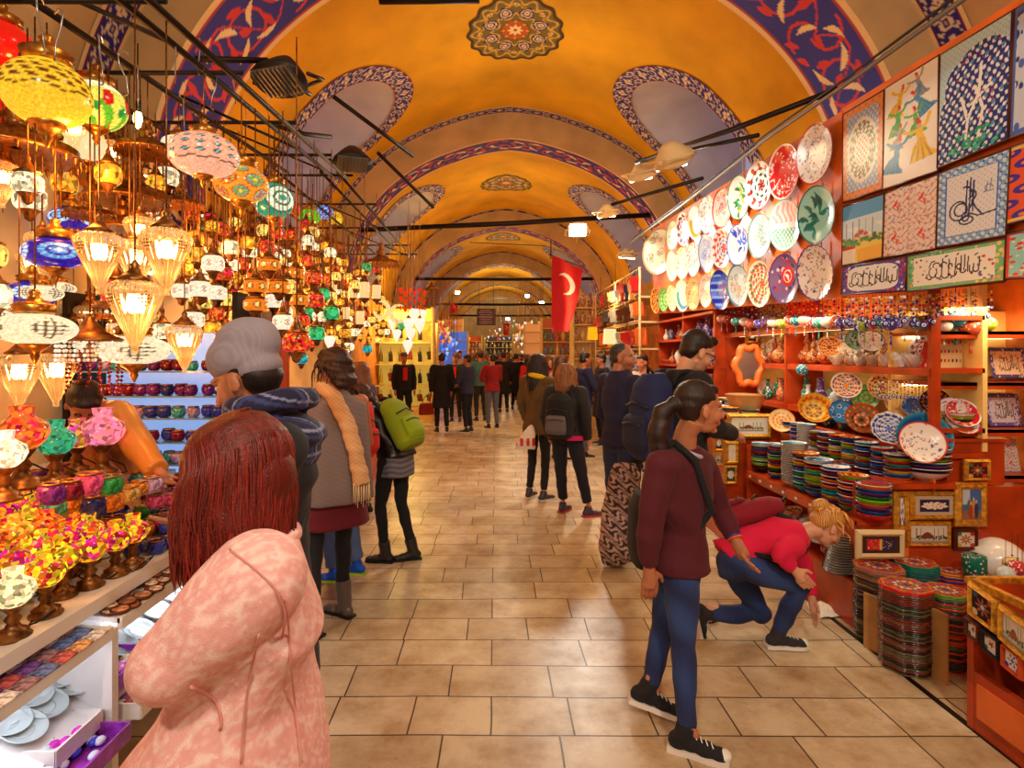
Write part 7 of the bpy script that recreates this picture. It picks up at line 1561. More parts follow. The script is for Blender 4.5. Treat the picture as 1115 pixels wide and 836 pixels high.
def strand_part(J, parent, col, n, seed, ln, end, spread):
 k = J['k']; R = headR(*J['hy']); c = J['head']; mb = MB(); r = random.Random(seed); A = lin(col)
 for i in range(n):
  a = r.uniform(0, 2*PI); e = r.uniform(-.2, 1.25)
  if math.sin(a) > .55 and e < .9: continue
  st = V((.080*math.cos(a)*math.cos(e), -.012+.1*math.sin(a)*math.cos(e), .035+.092*math.sin(e))); q = c+R @ (st*k); pts = [q]; out = (R @ V((math.cos(a), math.sin(a), 0))); 
  L = ln*r.uniform(.7, 1.1); m = 7; w = r.uniform(.0025, .0055)
  for j in range(1, m+1):
   f = j/m; p = q+out*(.03*math.sin(min(1, f*1.6)*PI/2)+spread*.06*f)*k+V((0, 0, -L*f*(.35+.65*f)))+V((math.sin(f*7+i)*.006, math.cos(f*6+i)*.006, 0))
   if end is not None: p += V(end)*f*f
   pts.append(p)
  t = r.uniform(.55, 1.7); cc = tuple((A*t).tolist()); nn = len(mb.v); mb.tube(pts, [w]*(m-2)+[w*.8, w*.5, w*.15], 5); mb.c = (mb.c or [])[:nn]+[cc+(1.,)]*(len(mb.v)-nn)
 return mb.build('loose_strands', 'hair_attr', parent=parent)
CAPB = [((0, -.022, .048), (.083, .098, .085))]           # short hair cap
def short_hair(J, o, col, seed=1, vox=.009): return hair_mass(J, o, [((0, -.024, .050), (.082, .096, .082)), ((0, -.05, .0), (.074, .062, .075)), ((0, .04, .085), (.055, .04, .03))], col, vox, seed=seed)
def curtain(J, o, col, zend, n=60, seed=1, w=.006, fw=.25, vox=.01, face=55, curl=.02, thick=.03, drift=(0, 0)):
 """straight hair that covers the skull and falls to height zend"""
 k = J['k']; c = J['head']; yaw = J['hy'][0]; Rw = Rz(yaw); r = random.Random(seed); R = headR(*J['hy'])
 def path(a, jit, zl):
  ca, sa = math.cos(a), math.sin(a); top = c+R @ (V((.03*ca, -.015+.06*sa+jit*.02, .121))*k); pts = [top]
  for e in (62, 34, 6): ee = math.radians(e); pts.append(c+R @ (V((.090*ca*math.cos(ee), -.015+.106*sa*math.cos(ee), .035+.094*math.sin(ee)))*k))
  q = pts[-1]; L = q.z-zl; out = Rw @ V((ca, sa, 0))
  for j in range(1, 7):
   f = j/6; pts.append(q+out*(.012*math.sin(f*PI)+.02*f*(1+jit)*fw*4-.012)*k+V((drift[0]*f, drift[1]*f, -L*f))+V((math.sin(f*5+jit*9)*curl*f, math.cos(f*4+jit*7)*curl*f, 0)))
  return pts
 A = [math.radians(90+face+(360-2*face)*i/26) for i in range(27)]; mb = MB()
 for p, q in (((0, -.02, .045), (.084, .1, .086)), ((0, -.05, .0), (.08, .07, .09))): mb.ball(c+R @ (V(p)*k), [x*k for x in q], 18, 12, rot=R)
 for i, a in enumerate(A): pt = path(a, 0, zend+.03*math.sin(i*1.7)); mb.tube(pt, [thick*.5*k]+[thick*.7*k]*3+[thick*k]*4+[thick*.7*k, thick*.25*k], 8)
 ms = fuse(mb, vox, 2, .5); wrinkle(ms, .0025, 8, seed); Ac = lin(col)
 recolor(ms, lambda p: Ac*(.5+.55*(.5+.5*np.sin(np.arctan2(p[:, 1]-c.y, p[:, 0]-c.x)*52+np.sin(p[:, 2]*14)*2))[:, None])); h = ms.build('hair', 'hair_attr', parent=o)
 mb = MB()
 for i in range(n):
  a = r.choice(A)+r.uniform(-.15, .15); pt = path(a, r.uniform(-1, 1), zend+r.uniform(-.05, .08)); g = V((r.uniform(-.004, .004), r.uniform(-.004, .004), 0))
  o_ = [(p-c) for p in pt]; pt = [c+d_*(1+.10*min(1, j/2)*(j < 5))+(Rw @ V((math.cos(a), math.sin(a), 0)))*(thick*.8*k*(j >= 4))+g for j, d_ in enumerate(o_)]
  P2 = []
  for q0, q1 in zip(pt[:-1], pt[1:]): P2 += [q0, (q0+q1)/2]
  P2.append(pt[-1]); P2 = [P2[0]]+[(P2[j-1]+P2[j]*2+P2[j+1])/4 for j in range(1, len(P2)-1)]+[P2[-1]]
  cc = tuple((Ac*r.uniform(.55, 1.6)).tolist())+(1.,); nn = len(mb.v); m = len(P2); mb.tube(P2, [w*.5*k]+[w*k]*(m-4)+[w*.8*k, w*.5*k, w*.15*k], 5); mb.c = (mb.c or [])[:nn]+[cc]*(len(mb.v)-nn)
 if n: mb.build('loose_strands', 'hair_attr', parent=h)
 return h
def long_hair(J, o, col, seed=1, L=.28, vox=.009, strands=60): return curtain(J, o, col, J['head'].z-L-.03, strands, seed, .006, .1, max(vox, .01))
def backpack(J, o, cols, size=(.30, .20, .46), off=.20, z=.0, name='backpack', label=None, straps=(20, 20, 22)):
 """worn on the back, its own parts are sub-parts"""
 k = J['k']; sp = (J['neck']-J['pelvis']).normalized(); L = lat(J).normalized(); f = sp.cross(L).normalized()*1.; f = L.cross(sp).normalized()*-1.
 fw = sp.cross(L)*-1. ; fw = L.cross(sp); fw = -fw  # forward = up x right reversed
 fwd = sp.cross(L); fwd = fwd if fwd.dot(Rz(J['yaw']) @ V((0, 1, 0))) > 0 else -fwd
 c = (J['chest']*.6+J['waist']*.4)-fwd*off*k+sp*z*k; Rm = Matrix((L, fwd, sp)).transposed(); w_, d_, h_ = size; mb = MB()
 def T(mb): mb.v = [tuple(Rm @ (V(p)*k)+c) for p in mb.v]; return mb
 loft(mb, [((0, 0, -h_*.5), w_*.40, d_*.38), ((0, -.01, -h_*.42), w_*.5, d_*.5), ((0, 0, 0), w_*.5, d_*.5), ((0, .01, h_*.36), w_*.44, d_*.42), ((0, .02, h_*.5), w_*.26, d_*.26)], 24); ms = fuse(T(mb), .011, 3); wrinkle(ms, .003, 24, 1.)
 recolor(ms, lambda p: fill((len(p),), cols[0])); bp = ms.build(name, 'fabric', parent=o)
 mb = MB(); loft(mb, [((0, -d_*.42, -h_*.40), w_*.34, d_*.16), ((0, -d_*.5, -h_*.3), w_*.38, d_*.22), ((0, -d_*.5, -h_*.02), w_*.36, d_*.16), ((0, -d_*.46, h_*.03), w_*.28, d_*.06)], 20); ms = fuse(T(mb), .01, 3); recolor(ms, lambda p: fill((len(p),), cols[1])); ms.build('front_pocket', 'fabric', parent=bp)
 mb = MB(); mb.tube([(-w_*.38, -d_*.42, h_*.12), (0, -d_*.56, h_*.18), (w_*.38, -d_*.42, h_*.12)], .006, 6, col=straps); mb.tube([(-w_*.3, -d_*.62, -h_*.08), (0, -d_*.70, -h_*.05), (w_*.3, -d_*.62, -h_*.08)], .005, 6, col=straps); mb.tube([(-.03, 0, h_*.5), (0, -.02, h_*.57), (.03, 0, h_*.5)], .008, 6, col=straps); T(mb).build('zips', 'satin', parent=bp)
 for s_, sg in (('L', -1), ('R', 1)):
  sh = J['sh'+s_]*.55+J['neck']*.45+sp*.062*k; mb = MB()
  pts = [c+Rm @ (V((sg*w_*.28, d_*.4, h_*.36))*k), sh-fwd*.09*k, sh-fwd*.0, sh+fwd*.085*k-sp*.04*k, J['chest']+L*sg*.10*k+fwd*.145*k, J['waist']+L*sg*.16*k+fwd*.06*k, c+Rm @ (V((sg*w_*.42, d_*.45, -h_*.36))*k)]
  P2 = []
  for a, b in zip(pts[:-1], pts[1:]):
   for q in range(4): P2.append(a.lerp(b, q/4))
  P2.append(pts[-1])
  for a_ in range(2): P2 = [P2[0]]+[(P2[i-1]+P2[i]*2+P2[i+1])/4 for i in range(1, len(P2)-1)]+[P2[-1]]
  mb.tube(P2, .016*k, 8, col=straps); mb.build('shoulder_strap', 'fabric', parent=bp)
 return bp
SK1, SK2, SK3 = (214, 150, 112), (190, 120, 84), (224, 164, 130)
def WJ(**kw): return kw
J = pose(-.49, 1.17, 84, 1.66)
J['head'] = P(262, 521, 1.16); J['neck'] = P(284, 590, 1.17); J['chest'] = P(280, 668, 1.17); J['waist'] = P(268, 742, 1.17); J['pelvis'] = P(250, 830, 1.17)
J['shL'] = P(282, 628, 1.01); J['shR'] = P(276, 602, 1.34); J['elL'] = P(184, 722, .97); J['wrL'] = P(214, 728, 1.13); J['elR'] = P(205, 690, 1.36); J['wrR'] = P(214, 712, 1.14)
J['hy'] = (78, -32, 0)
o = body(J, 'woman with long red hair in a pale pink coat, arms folded, facing the cups', SK3, False, .007)
def coatc(p):
 c = fill((len(p),), (244, 180, 176)); n = np.sin(p[:, 0]*52+3*np.sin(p[:, 2]*31+p[:, 1]*20))*np.sin(p[:, 2]*47+3*np.sin(p[:, 0]*26-p[:, 1]*33)); n2 = np.sin(p[:, 0]*120+p[:, 2]*90)*np.sin(p[:, 2]*130-p[:, 1]*80)
 w = np.sin(p[:, 0]*95+5*np.sin(p[:, 2]*58+p[:, 1]*30))*np.sin(p[:, 2]*88+5*np.sin(p[:, 0]*50-p[:, 1]*62)); c = mixc(c, (255, 222, 216), (np.abs(n) < .13)*.9); c = mixc(c, (255, 216, 210), (np.abs(w) < .14)*.7); c = mixc(c, (226, 150, 146), (n2 > .5)*.3)
 return c
cw = garment(J, o, 'coat', 'fabric', coatc, hem=.52, hemw=(.25, .24), ease=.03, sl_r=(.076, .068, .062, .056, .048), vox=.009, collar=.02, wr_amp=.0055, waistw=.155, freq=13, pw=.215)
def seam(cw, o, pts, r, col, name):
 b_ = parent_loc(cw); vs_ = np.array([tuple(v.co) for v in cw.data.vertices])+np.array(b_); px = CX+F*vs_[:, 0]/vs_[:, 1]; py = CY-F*(vs_[:, 2]-EYE)/vs_[:, 1]; out = []
 for (x0, y0), (x1, y1) in zip(pts[:-1], pts[1:]):
  n = max(2, int(math.hypot(x1-x0, y1-y0)/5))
  for i in range(n):
   x, y = x0+(x1-x0)*i/n, y0+(y1-y0)*i/n; m = np.hypot(px-x, py-y) < 7
   if m.any(): d = float(vs_[m, 1].min()); out.append(P(x, y, d+.001))
 for _ in range(2): out = [out[0]]+[(out[i-1]+out[i]*2+out[i+1])/4 for i in range(1, len(out)-1)]+[out[-1]]
 mb = MB(); mb.tube(out, r, 6, col=col); return mb.build(name, 'fabric', parent=cw)
for pts, r, nm in (([(208, 748), (236, 762), (243, 790), (236, 800)], .003, 'pocket_flap'), ([(282, 690), (268, 760), (262, 836)], .0018, 'side_seam'), ([(312, 650), (318, 740), (330, 836)], .0018, 'back_seam'), ([(250, 598), (276, 618), (300, 640), (312, 668), (306, 700)], .002, 'armhole_seam')): seam(cw, o, pts, r, (222, 150, 142), nm)
mb = MB(); n_ = J['neck']; mb.tube([n_+V((.07*math.cos(a)-.012, .09*math.sin(a), -.002+.012*math.cos(a))) for a in [2*PI*i/20 for i in range(20)]], .022, 10, closed=True); mb.tube([n_+V((.06, -.06, -.01)), n_+V((.03, -.12, -.03)), n_+V((-.05, -.13, -.09))], [.028, .034, .02], 10); ms = fuse(mb, .007, 3); recolor(ms, coatc); ms.build('collar', 'fabric', parent=cw)
HRC = (112, 24, 12)
curtain(J, o, HRC, P(262, 616, 1.1).z, 2300, 5, .0030, .07, .007, 8, .010, .026)
trousers(J, o, (30, 40, 74)); shoes(J, o)
J = pose(-.76, 1.80, 80, 1.80); J['head'] = P(268, 413, 1.78); J['neck'] = P(296, 456, 1.8); J['hy'] = (82, -24, 0)
J['chest'] = P(300, 515, 1.8); J['waist'] = P(290, 590, 1.8); J['pelvis'] = P(284, 640, 1.8); J['shL'] = P(304, 490, 1.64); J['shR'] = P(296, 476, 1.98); J['elL'] = P(262, 560, 1.6); J['wrL'] = P(222, 580, 1.75); J['elR'] = P(262, 550, 2.0); J['wrR'] = P(224, 560, 1.9)
o = body(J, 'man in a grey knitted hat, tartan scarf and dark coat, looking down at the stall', SK2, True, .006)
garment(J, o, 'coat', 'fabric', (34, 33, 40), hem=.3, hemw=(.18, .14), ease=.02, collar=.02, wr_amp=.004, sl_r=(.076, .068, .06, .054, .048))
trousers(J, o, (20, 24, 44)); shoes(J, o)
R = headR(*J['hy']); mb = MB(); c = J['head']
for p, r in (((0, -.012, .075), (.093, .106, .078)), ((0, -.045, .115), (.082, .088, .072)), ((0, -.085, .095), (.07, .07, .075)), ((0, -.02, .05), (.091, .108, .045)), ((0, -.055, .015), (.082, .072, .05))): mb.ball(c+R @ V(p), r, 20, 14, rot=R)
ms = fuse(mb, .006, 14); wrinkle(ms, .0018, 16, .5); recolor(ms, lambda p: mixc(fill((len(p),), (146, 136, 148)), (158, 148, 160), .5+.5*np.sin((p[:, 1]+p[:, 0]*.2)*700))); ms.build('knitted_hat', 'fabric', parent=o)
mb = MB(); n = P(296, 444, 1.78); mb.tube([n+V((.105*math.cos(a), .13*math.sin(a), .03+.025*math.cos(a+.4)-.02)) for a in [2*PI*i/18 for i in range(18)]], .036, 12, closed=True); mb.ball(n+V((.04, -.01, -.06)), (.135, .175, .055), 20, 12, rot=(0, .25, 0)); mb.ball(n+V((.075, -.02, -.12)), (.075, .14, .09), 20, 12)
def tart(p):
 c = fill((len(p),), (26, 28, 62)); u = p[:, 2]+p[:, 0]*.3; w = p[:, 1]-p[:, 0]*.6
 for q in (u, w): c = mixc(c, (150, 156, 196), (np.abs((q*13 % 1)-.5) > .455)*.8); c = mixc(c, (70, 80, 140), (np.abs(((q*13+.25) % 1)-.5) > .42)*.6)
 return c
ms = fuse(mb, .007, 3); wrinkle(ms, .004, 40, 1); recolor(ms, tart); ms.build('tartan_scarf', 'fabric', parent=o)
short_hair(J, o, (30, 20, 16))
J = pose(-1.02, 3.58, 40, 1.72, elL=(-.25, .08, 1.16), wrL=(-.16, .26, 1.1), elR=(.27, .05, 1.14), wrR=(.18, .24, 1.0))
J['anL'] = onZ(340, 680, .09); J['anR'] = onZ(374, 655, .09); R = Rz(40); J['toL'] = J['anL']+V((-.07, -.13, -.06)); J['toR'] = J['anR']+Rz(60) @ V((0, .17, -.06)); J['knL'] = (J['hiL']+J['anL'])/2+R @ V((0, .03, .03)); J['knR'] = (J['hiR']+J['anR'])/2+R @ V((0, .03, .03)); J['hy'] = (60, -18, 0)
o = body(J, 'dark-haired woman in a grey cape with a cream fringed scarf hanging down her back', SK2, False, .009)
trousers(J, o, (18, 16, 20), r=(.085, .07, .055, .05, .04), name='leggings'); shoes(J, o, 'ankle_boot', (98, 84, 80), (30, 26, 26), boot=.13)
garment(J, o, 'skirt', 'fabric', (104, 14, 34), hem=.30, hemw=(.22, .17), ease=.012, sleeve=0, wr_amp=.003)
def cape(J, o, col, hem, w, vox=.011, name='cape'):
 k = J['k']; mb = MB(); L = lat(J); sp = V((0, 0, 1)); LH = L
 ringloft(mb, [(J['pelvis']-V((0, 0, hem)), LH, sp, w[0], w[1]), (J['waist'], LH, sp, w[0]*.95, w[1]*.98), (J['chest'], L, sp, w[0]*.86, w[1]*.86), (J['chest']*.35+J['neck']*.65, L, sp, .21, .125), (J['neck']+V((0, 0, .0)), L, sp, .10, .09), (J['neck']+V((0, 0, .03)), L, sp, .075, .075)], 28)
 ms = fuse(mb, vox, 4); v = np.array(ms.v); a = np.arctan2(v[:, 1]-J['chest'].y, v[:, 0]-J['chest'].x); g = np.clip((J['neck'].z-v[:, 2])/.7, 0, 1); s_ = 1+.05*g*np.sin(a*7+1); v[:, 0] = J['chest'].x+(v[:, 0]-J['chest'].x)*s_; v[:, 1] = J['chest'].y+(v[:, 1]-J['chest'].y)*s_; ms.v = [tuple(q) for q in v.tolist()]
 recolor(ms, lambda p: mixc(fill((len(p),), col), tuple(int(q*.93) for q in col), .5+.5*np.sin(p[:, 2]*220+p[:, 0]*120))); return ms.build(name, 'fabric', parent=o)
cape(J, o, (128, 112, 112), .14, (.235, .21))
mb = MB(); R = Rz(40); n = J['neck']; f = [n+R @ V((-.06, .06, .03)), n+R @ V((-.09, -.03, .05)), n+R @ V((-.06, -.12, .0)), n+R @ V((-.02, -.19, -.12)), n+R @ V((.02, -.245, -.30)), n+R @ V((.06, -.25, -.52))]; mb.tube(f, [.04, .045, .05, .05, .045, .055], 12)
ms = fuse(mb, .008, 3); wrinkle(ms, .005, 50, 2); recolor(ms, lambda p: mixc(fill((len(p),), (226, 180, 130)), (200, 150, 104), .5+.5*np.sin(p[:, 2]*260)*np.sin(p[:, 0]*200))); sc_ = ms.build('scarf', 'fabric', parent=o)
mb = MB(); [mb.tube([f[-1]+R @ V((-.05+.011*i, -.0-.01*(i % 3), .01)), f[-1]+R @ V((-.055+.012*i, -.01, -.10-.02*(i % 3)))], [.005, .002], 5, col=(236, 206, 160)) for i in range(10)]; mb.build('fringe', 'fabric', parent=sc_)
hair_mass(J, o, [((0, -.03, .05), (.105, .115, .105)), ((0, -.07, -.02), (.10, .08, .11)), ((0, -.10, .04), (.08, .06, .08)), ((0, -.09, -.09), (.085, .06, .06))], (52, 26, 20), .008, 60, 9, .2, wr=.008)
J = pose(-1.17, 4.25, 65, 1.66); J['hy'] = (70, -20, 0); J['anL'] = onZ(364, 620, .09); J['anR'] = onZ(388, 612, .09)
for s_ in 'LR': J['to'+s_] = J['an'+s_]+V((-.16, .03, -.06)); J['kn'+s_] = (J['hi'+s_]+J['an'+s_])/2+V((-.03, 0, 0))
o = body(J, 'person in blue jeans, bright blue trainers and a red backpack, mostly behind the grey cape', SK1, False, .010)
garment(J, o, 'jacket', 'fabric', (120, 104, 110), hem=.1, vox=.012); trousers(J, o, (84, 112, 168), r=(.10, .085, .072, .068, .064)); shoes(J, o, 'trainer', (10, 90, 220), (190, 220, 40)); backpack(J, o, ((226, 34, 20), (206, 30, 20))); long_hair(J, o, (80, 40, 26), 2, .2, strands=30)
J = pose(-.85, 4.66, 62, 1.66, head=(0, .34, 1.40), neck=(0, .20, 1.34), chest=(0, .14, 1.20), waist=(0, .03, 1.05), pelvis=(0, -.05, .93), shL=(-.17, .18, 1.30), shR=(.17, .18, 1.30), elL=(-.2, .3, 1.08), wrL=(-.14, .42, .95), elR=(.22, .24, 1.05), wrR=(.14, .42, .98), hiL=(-.09, -.03, .9), hiR=(.09, -.03, .9))
J['anL'] = onZ(419, 600, .09); J['anR'] = onZ(449, 597, .09); J['toL'] = J['anL']+V((-.17, .02, -.06)); J['toR'] = J['anR']+V((-.16, -.05, -.06))
for s_ in 'LR': J['kn'+s_] = (J['hi'+s_]+J['an'+s_])/2+V((-.05, 0, .02))
J['hy'] = (68, -38, 0)
o = body(J, 'woman bending forward in a black leather jacket and leggings with a lime green backpack', SK1, False, .009)
trousers(J, o, (16, 15, 18), r=(.088, .072, .054, .05, .04), name='leggings'); shoes(J, o, 'ankle_boot', (40, 38, 40), (24, 24, 26), boot=.07)
garment(J, o, 'shirt', 'fabric', lambda p: mixc(fill((len(p),), (130, 126, 136)), (80, 78, 90), .5+.5*np.sin(p[:, 2]*150+np.sin(p[:, 0]*40))), hem=.17, hemw=(.155, .125), ease=.012, sleeve=0)
garment(J, o, 'leather_jacket', 'leather_attr', (18, 16, 20), hem=.0, ease=.024, wr_amp=.005)
backpack(J, o, ((140, 160, 10), (150, 176, 14)), (.31, .2, .46), .2, -.04)
hair_mass(J, o, [((0, -.02, .045), (.09, .105, .09)), ((0, -.03, -.04), (.085, .07, .09)), ([(-.07, .02, .0), (-.08, .05, -.12), (-.06, .04, -.24)], [.035, .045, .03]), ([(.07, .02, .0), (.08, .0, -.12), (.06, -.04, -.24)], [.035, .045, .03]), ([(0, -.06, -.06), (0, -.06, -.18), (0, -.02, -.26)], [.07, .06, .03])], (70, 34, 26), .009, 80, 4, .25)
d0 = 2.68; J = pose(.90, d0, -84, 1.64)
J['head'] = P(762, 444, d0-.10); J['neck'] = P(744, 487, d0-.05); J['chest'] = P(741, 538, d0); J['waist'] = P(739, 573, d0); J['pelvis'] = P(738, 604, d0)
J['shR'] = P(719, 507, d0-.19); J['shL'] = P(764, 504, d0+.18); J['elR'] = P(706, 585, d0-.20); J['wrR'] = P(707, 618, d0-.17); J['elL'] = P(785, 556, d0+.20); J['wrL'] = P(801, 588, d0+.10)
J['hiR'] = P(741, 615, d0-.085); J['hiL'] = P(733, 613, d0+.085); J['knR'] = P(744, 703, d0-.12); J['anR'] = onZ(748, 794, .10); J['knL'] = P(722, 684, d0+.06); J['anL'] = P(708, 746, d0+.0)
J['toR'] = J['anR']+V((.15, -.07, -.065)); J['toL'] = J['anL']+V((.15, -.03, -.105)); J['soleL'] = V((.28, .05, .95)).normalized(); J['hy'] = (-84, -4, 0); J['k'] *= 1.06
o = body(J, 'girl with a dark ponytail walking right in a maroon jumper and blue jeans', SK2, False, .0052, curl=(.45, .35), palm=(V((.3, 1, 0)), V((1, .2, 0))), hand_s=1.05)
garment(J, o, 'jumper', 'fabric', (82, 14, 30), hem=.045, hemw=(.168, .125), ease=.020, pw=.168, sleeve=.9, sl_r=(.062, .054, .047, .043, .036), vox=.008, wr_amp=.004)
mb = MB(); n = J['neck']; mb.tube([n+V((.075*math.cos(a), .085*math.sin(a), -.012-.03*math.cos(a))) for a in [2*PI*i/20 for i in range(20)]], .011, 8, closed=True, col=(190, 180, 200)); mb.build('shirt_collar', 'fabric', parent=o)
JC = lambda p: mixc(mixc(fill((len(p),), (34, 56, 112)), (60, 90, 156), .5*np.exp(-((p[:, 2]-.6)/.25)**2)), (24, 36, 80), .5+.4*np.sin(p[:, 2]*26+p[:, 0]*20))
trousers(J, o, None, r=(.090, .076, .056, .052, .040), name='jeans', end=.98, colf=JC, vox=.009, wr_amp=.003); shoes(J, o, 'canvas_shoe', (24, 22, 26), (236, 228, 220), laces=(240, 236, 230), vox=.005, m='fabric')
hair_mass(J, o, [((0, -.026, .048), (.082, .096, .084)), ((0, -.055, .01), (.076, .062, .075)), ((0, .045, .085), (.05, .035, .028)), ((0, -.125, .01), (.04, .035, .035)), ([(0, -.12, .01), (0, -.175, -.03), (0, -.19, -.12), (0, -.175, -.24), (0, -.16, -.34)], [.03, .045, .048, .038, .012])], (38, 18, 14), .006, 0, 3, wr=.0025)
bp = MB(); 
for i, (c_, z) in enumerate((((236, 90, 20), .012), ((30, 60, 170), .03), ((60, 40, 120), .045))): 
 w_ = J['wrL'].lerp(J['elL'], z/.25); a_ = (J['elL']-J['wrL']).normalized(); u_ = a_.orthogonal().normalized(); v_ = a_.cross(u_); bp.tube([w_+(u_*math.cos(t_)+v_*math.sin(t_))*.032 for t_ in [2*PI*q/14 for q in range(14)]], .007, 6, closed=True, col=c_)
bp.build('bracelets', 'satin', parent=o)
mb = MB(); sh = J['shR']*.6+J['neck']*.4; pts = [sh+V((.02, .02, .07)), sh+V((.10, -.03, 0)), J['chest']+V((.11, -.10, -.05)), J['waist']+V((0, -.14, -.02)), J['waist']+V((-.13, -.06, .0))]; mb.tube(pts, .017, 8, col=(16, 14, 18)); mb.tube([sh+V((.02, .02, .07)), sh+V((-.07, .0, .03)), J['chest']+V((-.13, -.02, 0)), J['waist']+V((-.14, -.0, .0))], .018, 8, col=(16, 14, 18)); mb.build('bag_strap', 'fabric', parent=o)
mb = MB(); c = J['waist']+V((-.16, .04, -.02)); loft(mb, [(c+V((0, 0, -.17)), .05, .10), (c+V((0, 0, -.1)), .065, .14), (c+V((0, 0, .1)), .06, .13), (c+V((0, 0, .17)), .03, .08)], 20); ms = fuse(mb, .009, 3); recolor(ms, lambda p: fill((len(p),), (16, 14, 18))); ms.build('backpack', 'fabric', parent=o)
d0 = 3.36; J = pose(1.5, d0, -88, 1.64)
J['pelvis'] = P(797, 607, d0); J['waist'] = P(818, 592, d0); J['chest'] = P(845, 585, d0); J['neck'] = P(873, 582, d0); J['head'] = P(901, 572, d0-.01)
J['shR'] = P(862, 594, d0-.16); J['shL'] = P(864, 590, d0+.16); J['elR'] = P(850, 603, d0-.24); J['wrR'] = P(864, 619, d0-.24); J['elL'] = P(878, 628, d0+.12); J['wrL'] = P(884, 652, d0+.05)
J['hiR'] = P(798, 612, d0-.09); J['hiL'] = P(798, 614, d0+.09); J['knR'] = P(871, 636, d0-.13); J['anR'] = onZ(848, 687, .10); J['knL'] = P(828, 668, d0+.1); J['anL'] = P(772, 668, d0+.08)
J['toR'] = J['anR']+V((.16, -.01, -.06)); J['toL'] = J['anL']+V((.03, 0, -.16)); J['soleL'] = V((.97, 0, .2)).normalized(); J['hy'] = (-86, -40, 0)
J['down'] = V((-.75, 0, -.66))
o = body(J, 'blonde woman crouching in a hot pink jacket with a dark red backpack', SK3, False, .0052, curl=(.3, .25), palm=(V((0, -1, 0)), V((.2, -.3, 1))))
garment(J, o, 'jacket', 'fabric', (222, 14, 70), hem=.02, hemw=(.17, .13), ease=.022, sleeve=.94, vox=.009, wr_amp=.006)
trousers(J, o, None, r=(.098, .085, .066, .06, .048), name='jeans', end=.98, colf=JC, vox=.009); shoes(J, o, 'canvas_shoe', (46, 42, 46), (236, 232, 226), laces=(240, 236, 230), vox=.005, m='fabric')
hair_mass(J, o, [((0, -.026, .046), (.084, .098, .084)), ((0, -.06, .01), (.076, .06, .07)), ((0, .045, .08), (.05, .03, .028)), ((0, -.11, .075), (.046, .042, .042)), ((0, -.135, .055), (.03, .03, .03))], (206, 150, 76), .006, 50, 6, .06, wr=.003)
backpack(J, o, ((134, 10, 36), (112, 8, 32)), (.30, .17, .44), .2, -.02)
J = pose(1.06, 4.82, -62, 1.80, elR=(.25, -.02, 1.12), wrR=(.22, .12, .92), elL=(-.25, .02, 1.14), wrL=(-.2, .16, .96)); J['hy'] = (-118, 0, 0)
o = body(J, 'man with cropped grey hair in a navy fleece and jeans, holding a zebra-striped bag', SK2, True, .007, curl=(.9, .9))
garment(J, o, 'fleece', 'fabric', (28, 28, 66), hem=.04, hemw=(.165, .12), ease=.028, collar=.05, wr_amp=.005); trousers(J, o, (44, 54, 92), r=(.10, .09, .075, .07, .066)); shoes(J, o, 'shoe', (30, 26, 26), (24, 22, 22))
hair_mass(J, o, [((0, -.026, .050), (.078, .09, .078)), ((0, -.05, .01), (.073, .055, .065))], (58, 50, 50), .007, 0, 2, wr=.001)
pw = J['wrR']+V((.0, 0, -.09)); c = P(676, 556, 4.55); t = empty('zebra_bag', (c.x, c.y, .12), 'zebra-striped soft bag hanging from the hand of the man in the navy fleece', 'bag')
mb = MB(); loft(mb, [(c+V((-.05, 0, -.42)), .10, .07), (c+V((-.03, 0, -.30)), .15, .10), (c+V((0, 0, 0)), .15, .10), (c+V((.03, 0, .30)), .12, .08), (c+V((.04, 0, .38)), .08, .05)], 24); ms = fuse(mb, .009, 3); wrinkle(ms, .005, 22, 2)
recolor(ms, lambda p: mixc(fill((len(p),), (196, 160, 150)), (58, 40, 42), np.sin(p[:, 2]*150+p[:, 0]*40+3.2*np.sin(p[:, 0]*60+p[:, 2]*33)+2*np.sin(p[:, 2]*71+p[:, 0]*50)) > .0)); ms.build('bag_body', 'fabric', parent=t)
mb = MB(); mb.tube([c+V((-.05, 0, .36)), pw+V((0, -.03, .0)), c+V((.1, 0, .36))], .01, 8, col=(30, 24, 26)); mb.build('handle', 'fabric', parent=t)
J = pose(1.22, 3.75, -72, 1.88, elR=(.24, .06, 1.16), wrR=(.12, .28, 1.1), elL=(-.24, .1, 1.16), wrL=(-.1, .3, 1.08)); J['head'] = P(759, 384, 3.7); J['hy'] = (-80, -24, 0); J['neck'] = P(742, 415, 3.72)
o = body(J, 'tall man with glasses in a black jacket, seen in profile with a blue backpack', SK3, True, .006)
garment(J, o, 'jacket', 'fabric', (26, 22, 26), hem=.08, ease=.026, collar=.07, wr_amp=.005); trousers(J, o, (26, 30, 50)); shoes(J, o, 'shoe', (22, 22, 26), (40, 40, 44))
hair_mass(J, o, [((0, -.024, .056), (.083, .097, .084)), ((0, -.055, .01), (.074, .058, .07)), ((0, .05, .10), (.055, .045, .03))], (34, 20, 16), .006, 0, 4, wr=.003); backpack(J, o, ((26, 36, 84), (22, 26, 56)), (.32, .22, .52), .22, .0)
R = headR(*J['hy']); c = J['head']; mb = MB()
for x in (-1, 1): mb.tube([c+R @ V((x*.034+.026*math.cos(a), .096, .004+.018*math.sin(a))) for a in [2*PI*q/16 for q in range(16)]], .0028, 6, closed=True); mb.tube([c+R @ V((x*.060, .094, .008)), c+R @ V((x*.082, .04, .008)), c+R @ V((x*.084, -.01, .0))], .0028, 6)
mb.tube([c+R @ V((-.009, .1, .006)), c+R @ V((.009, .1, .006))], .0026, 6); mb.build('glasses', 'black', parent=o)
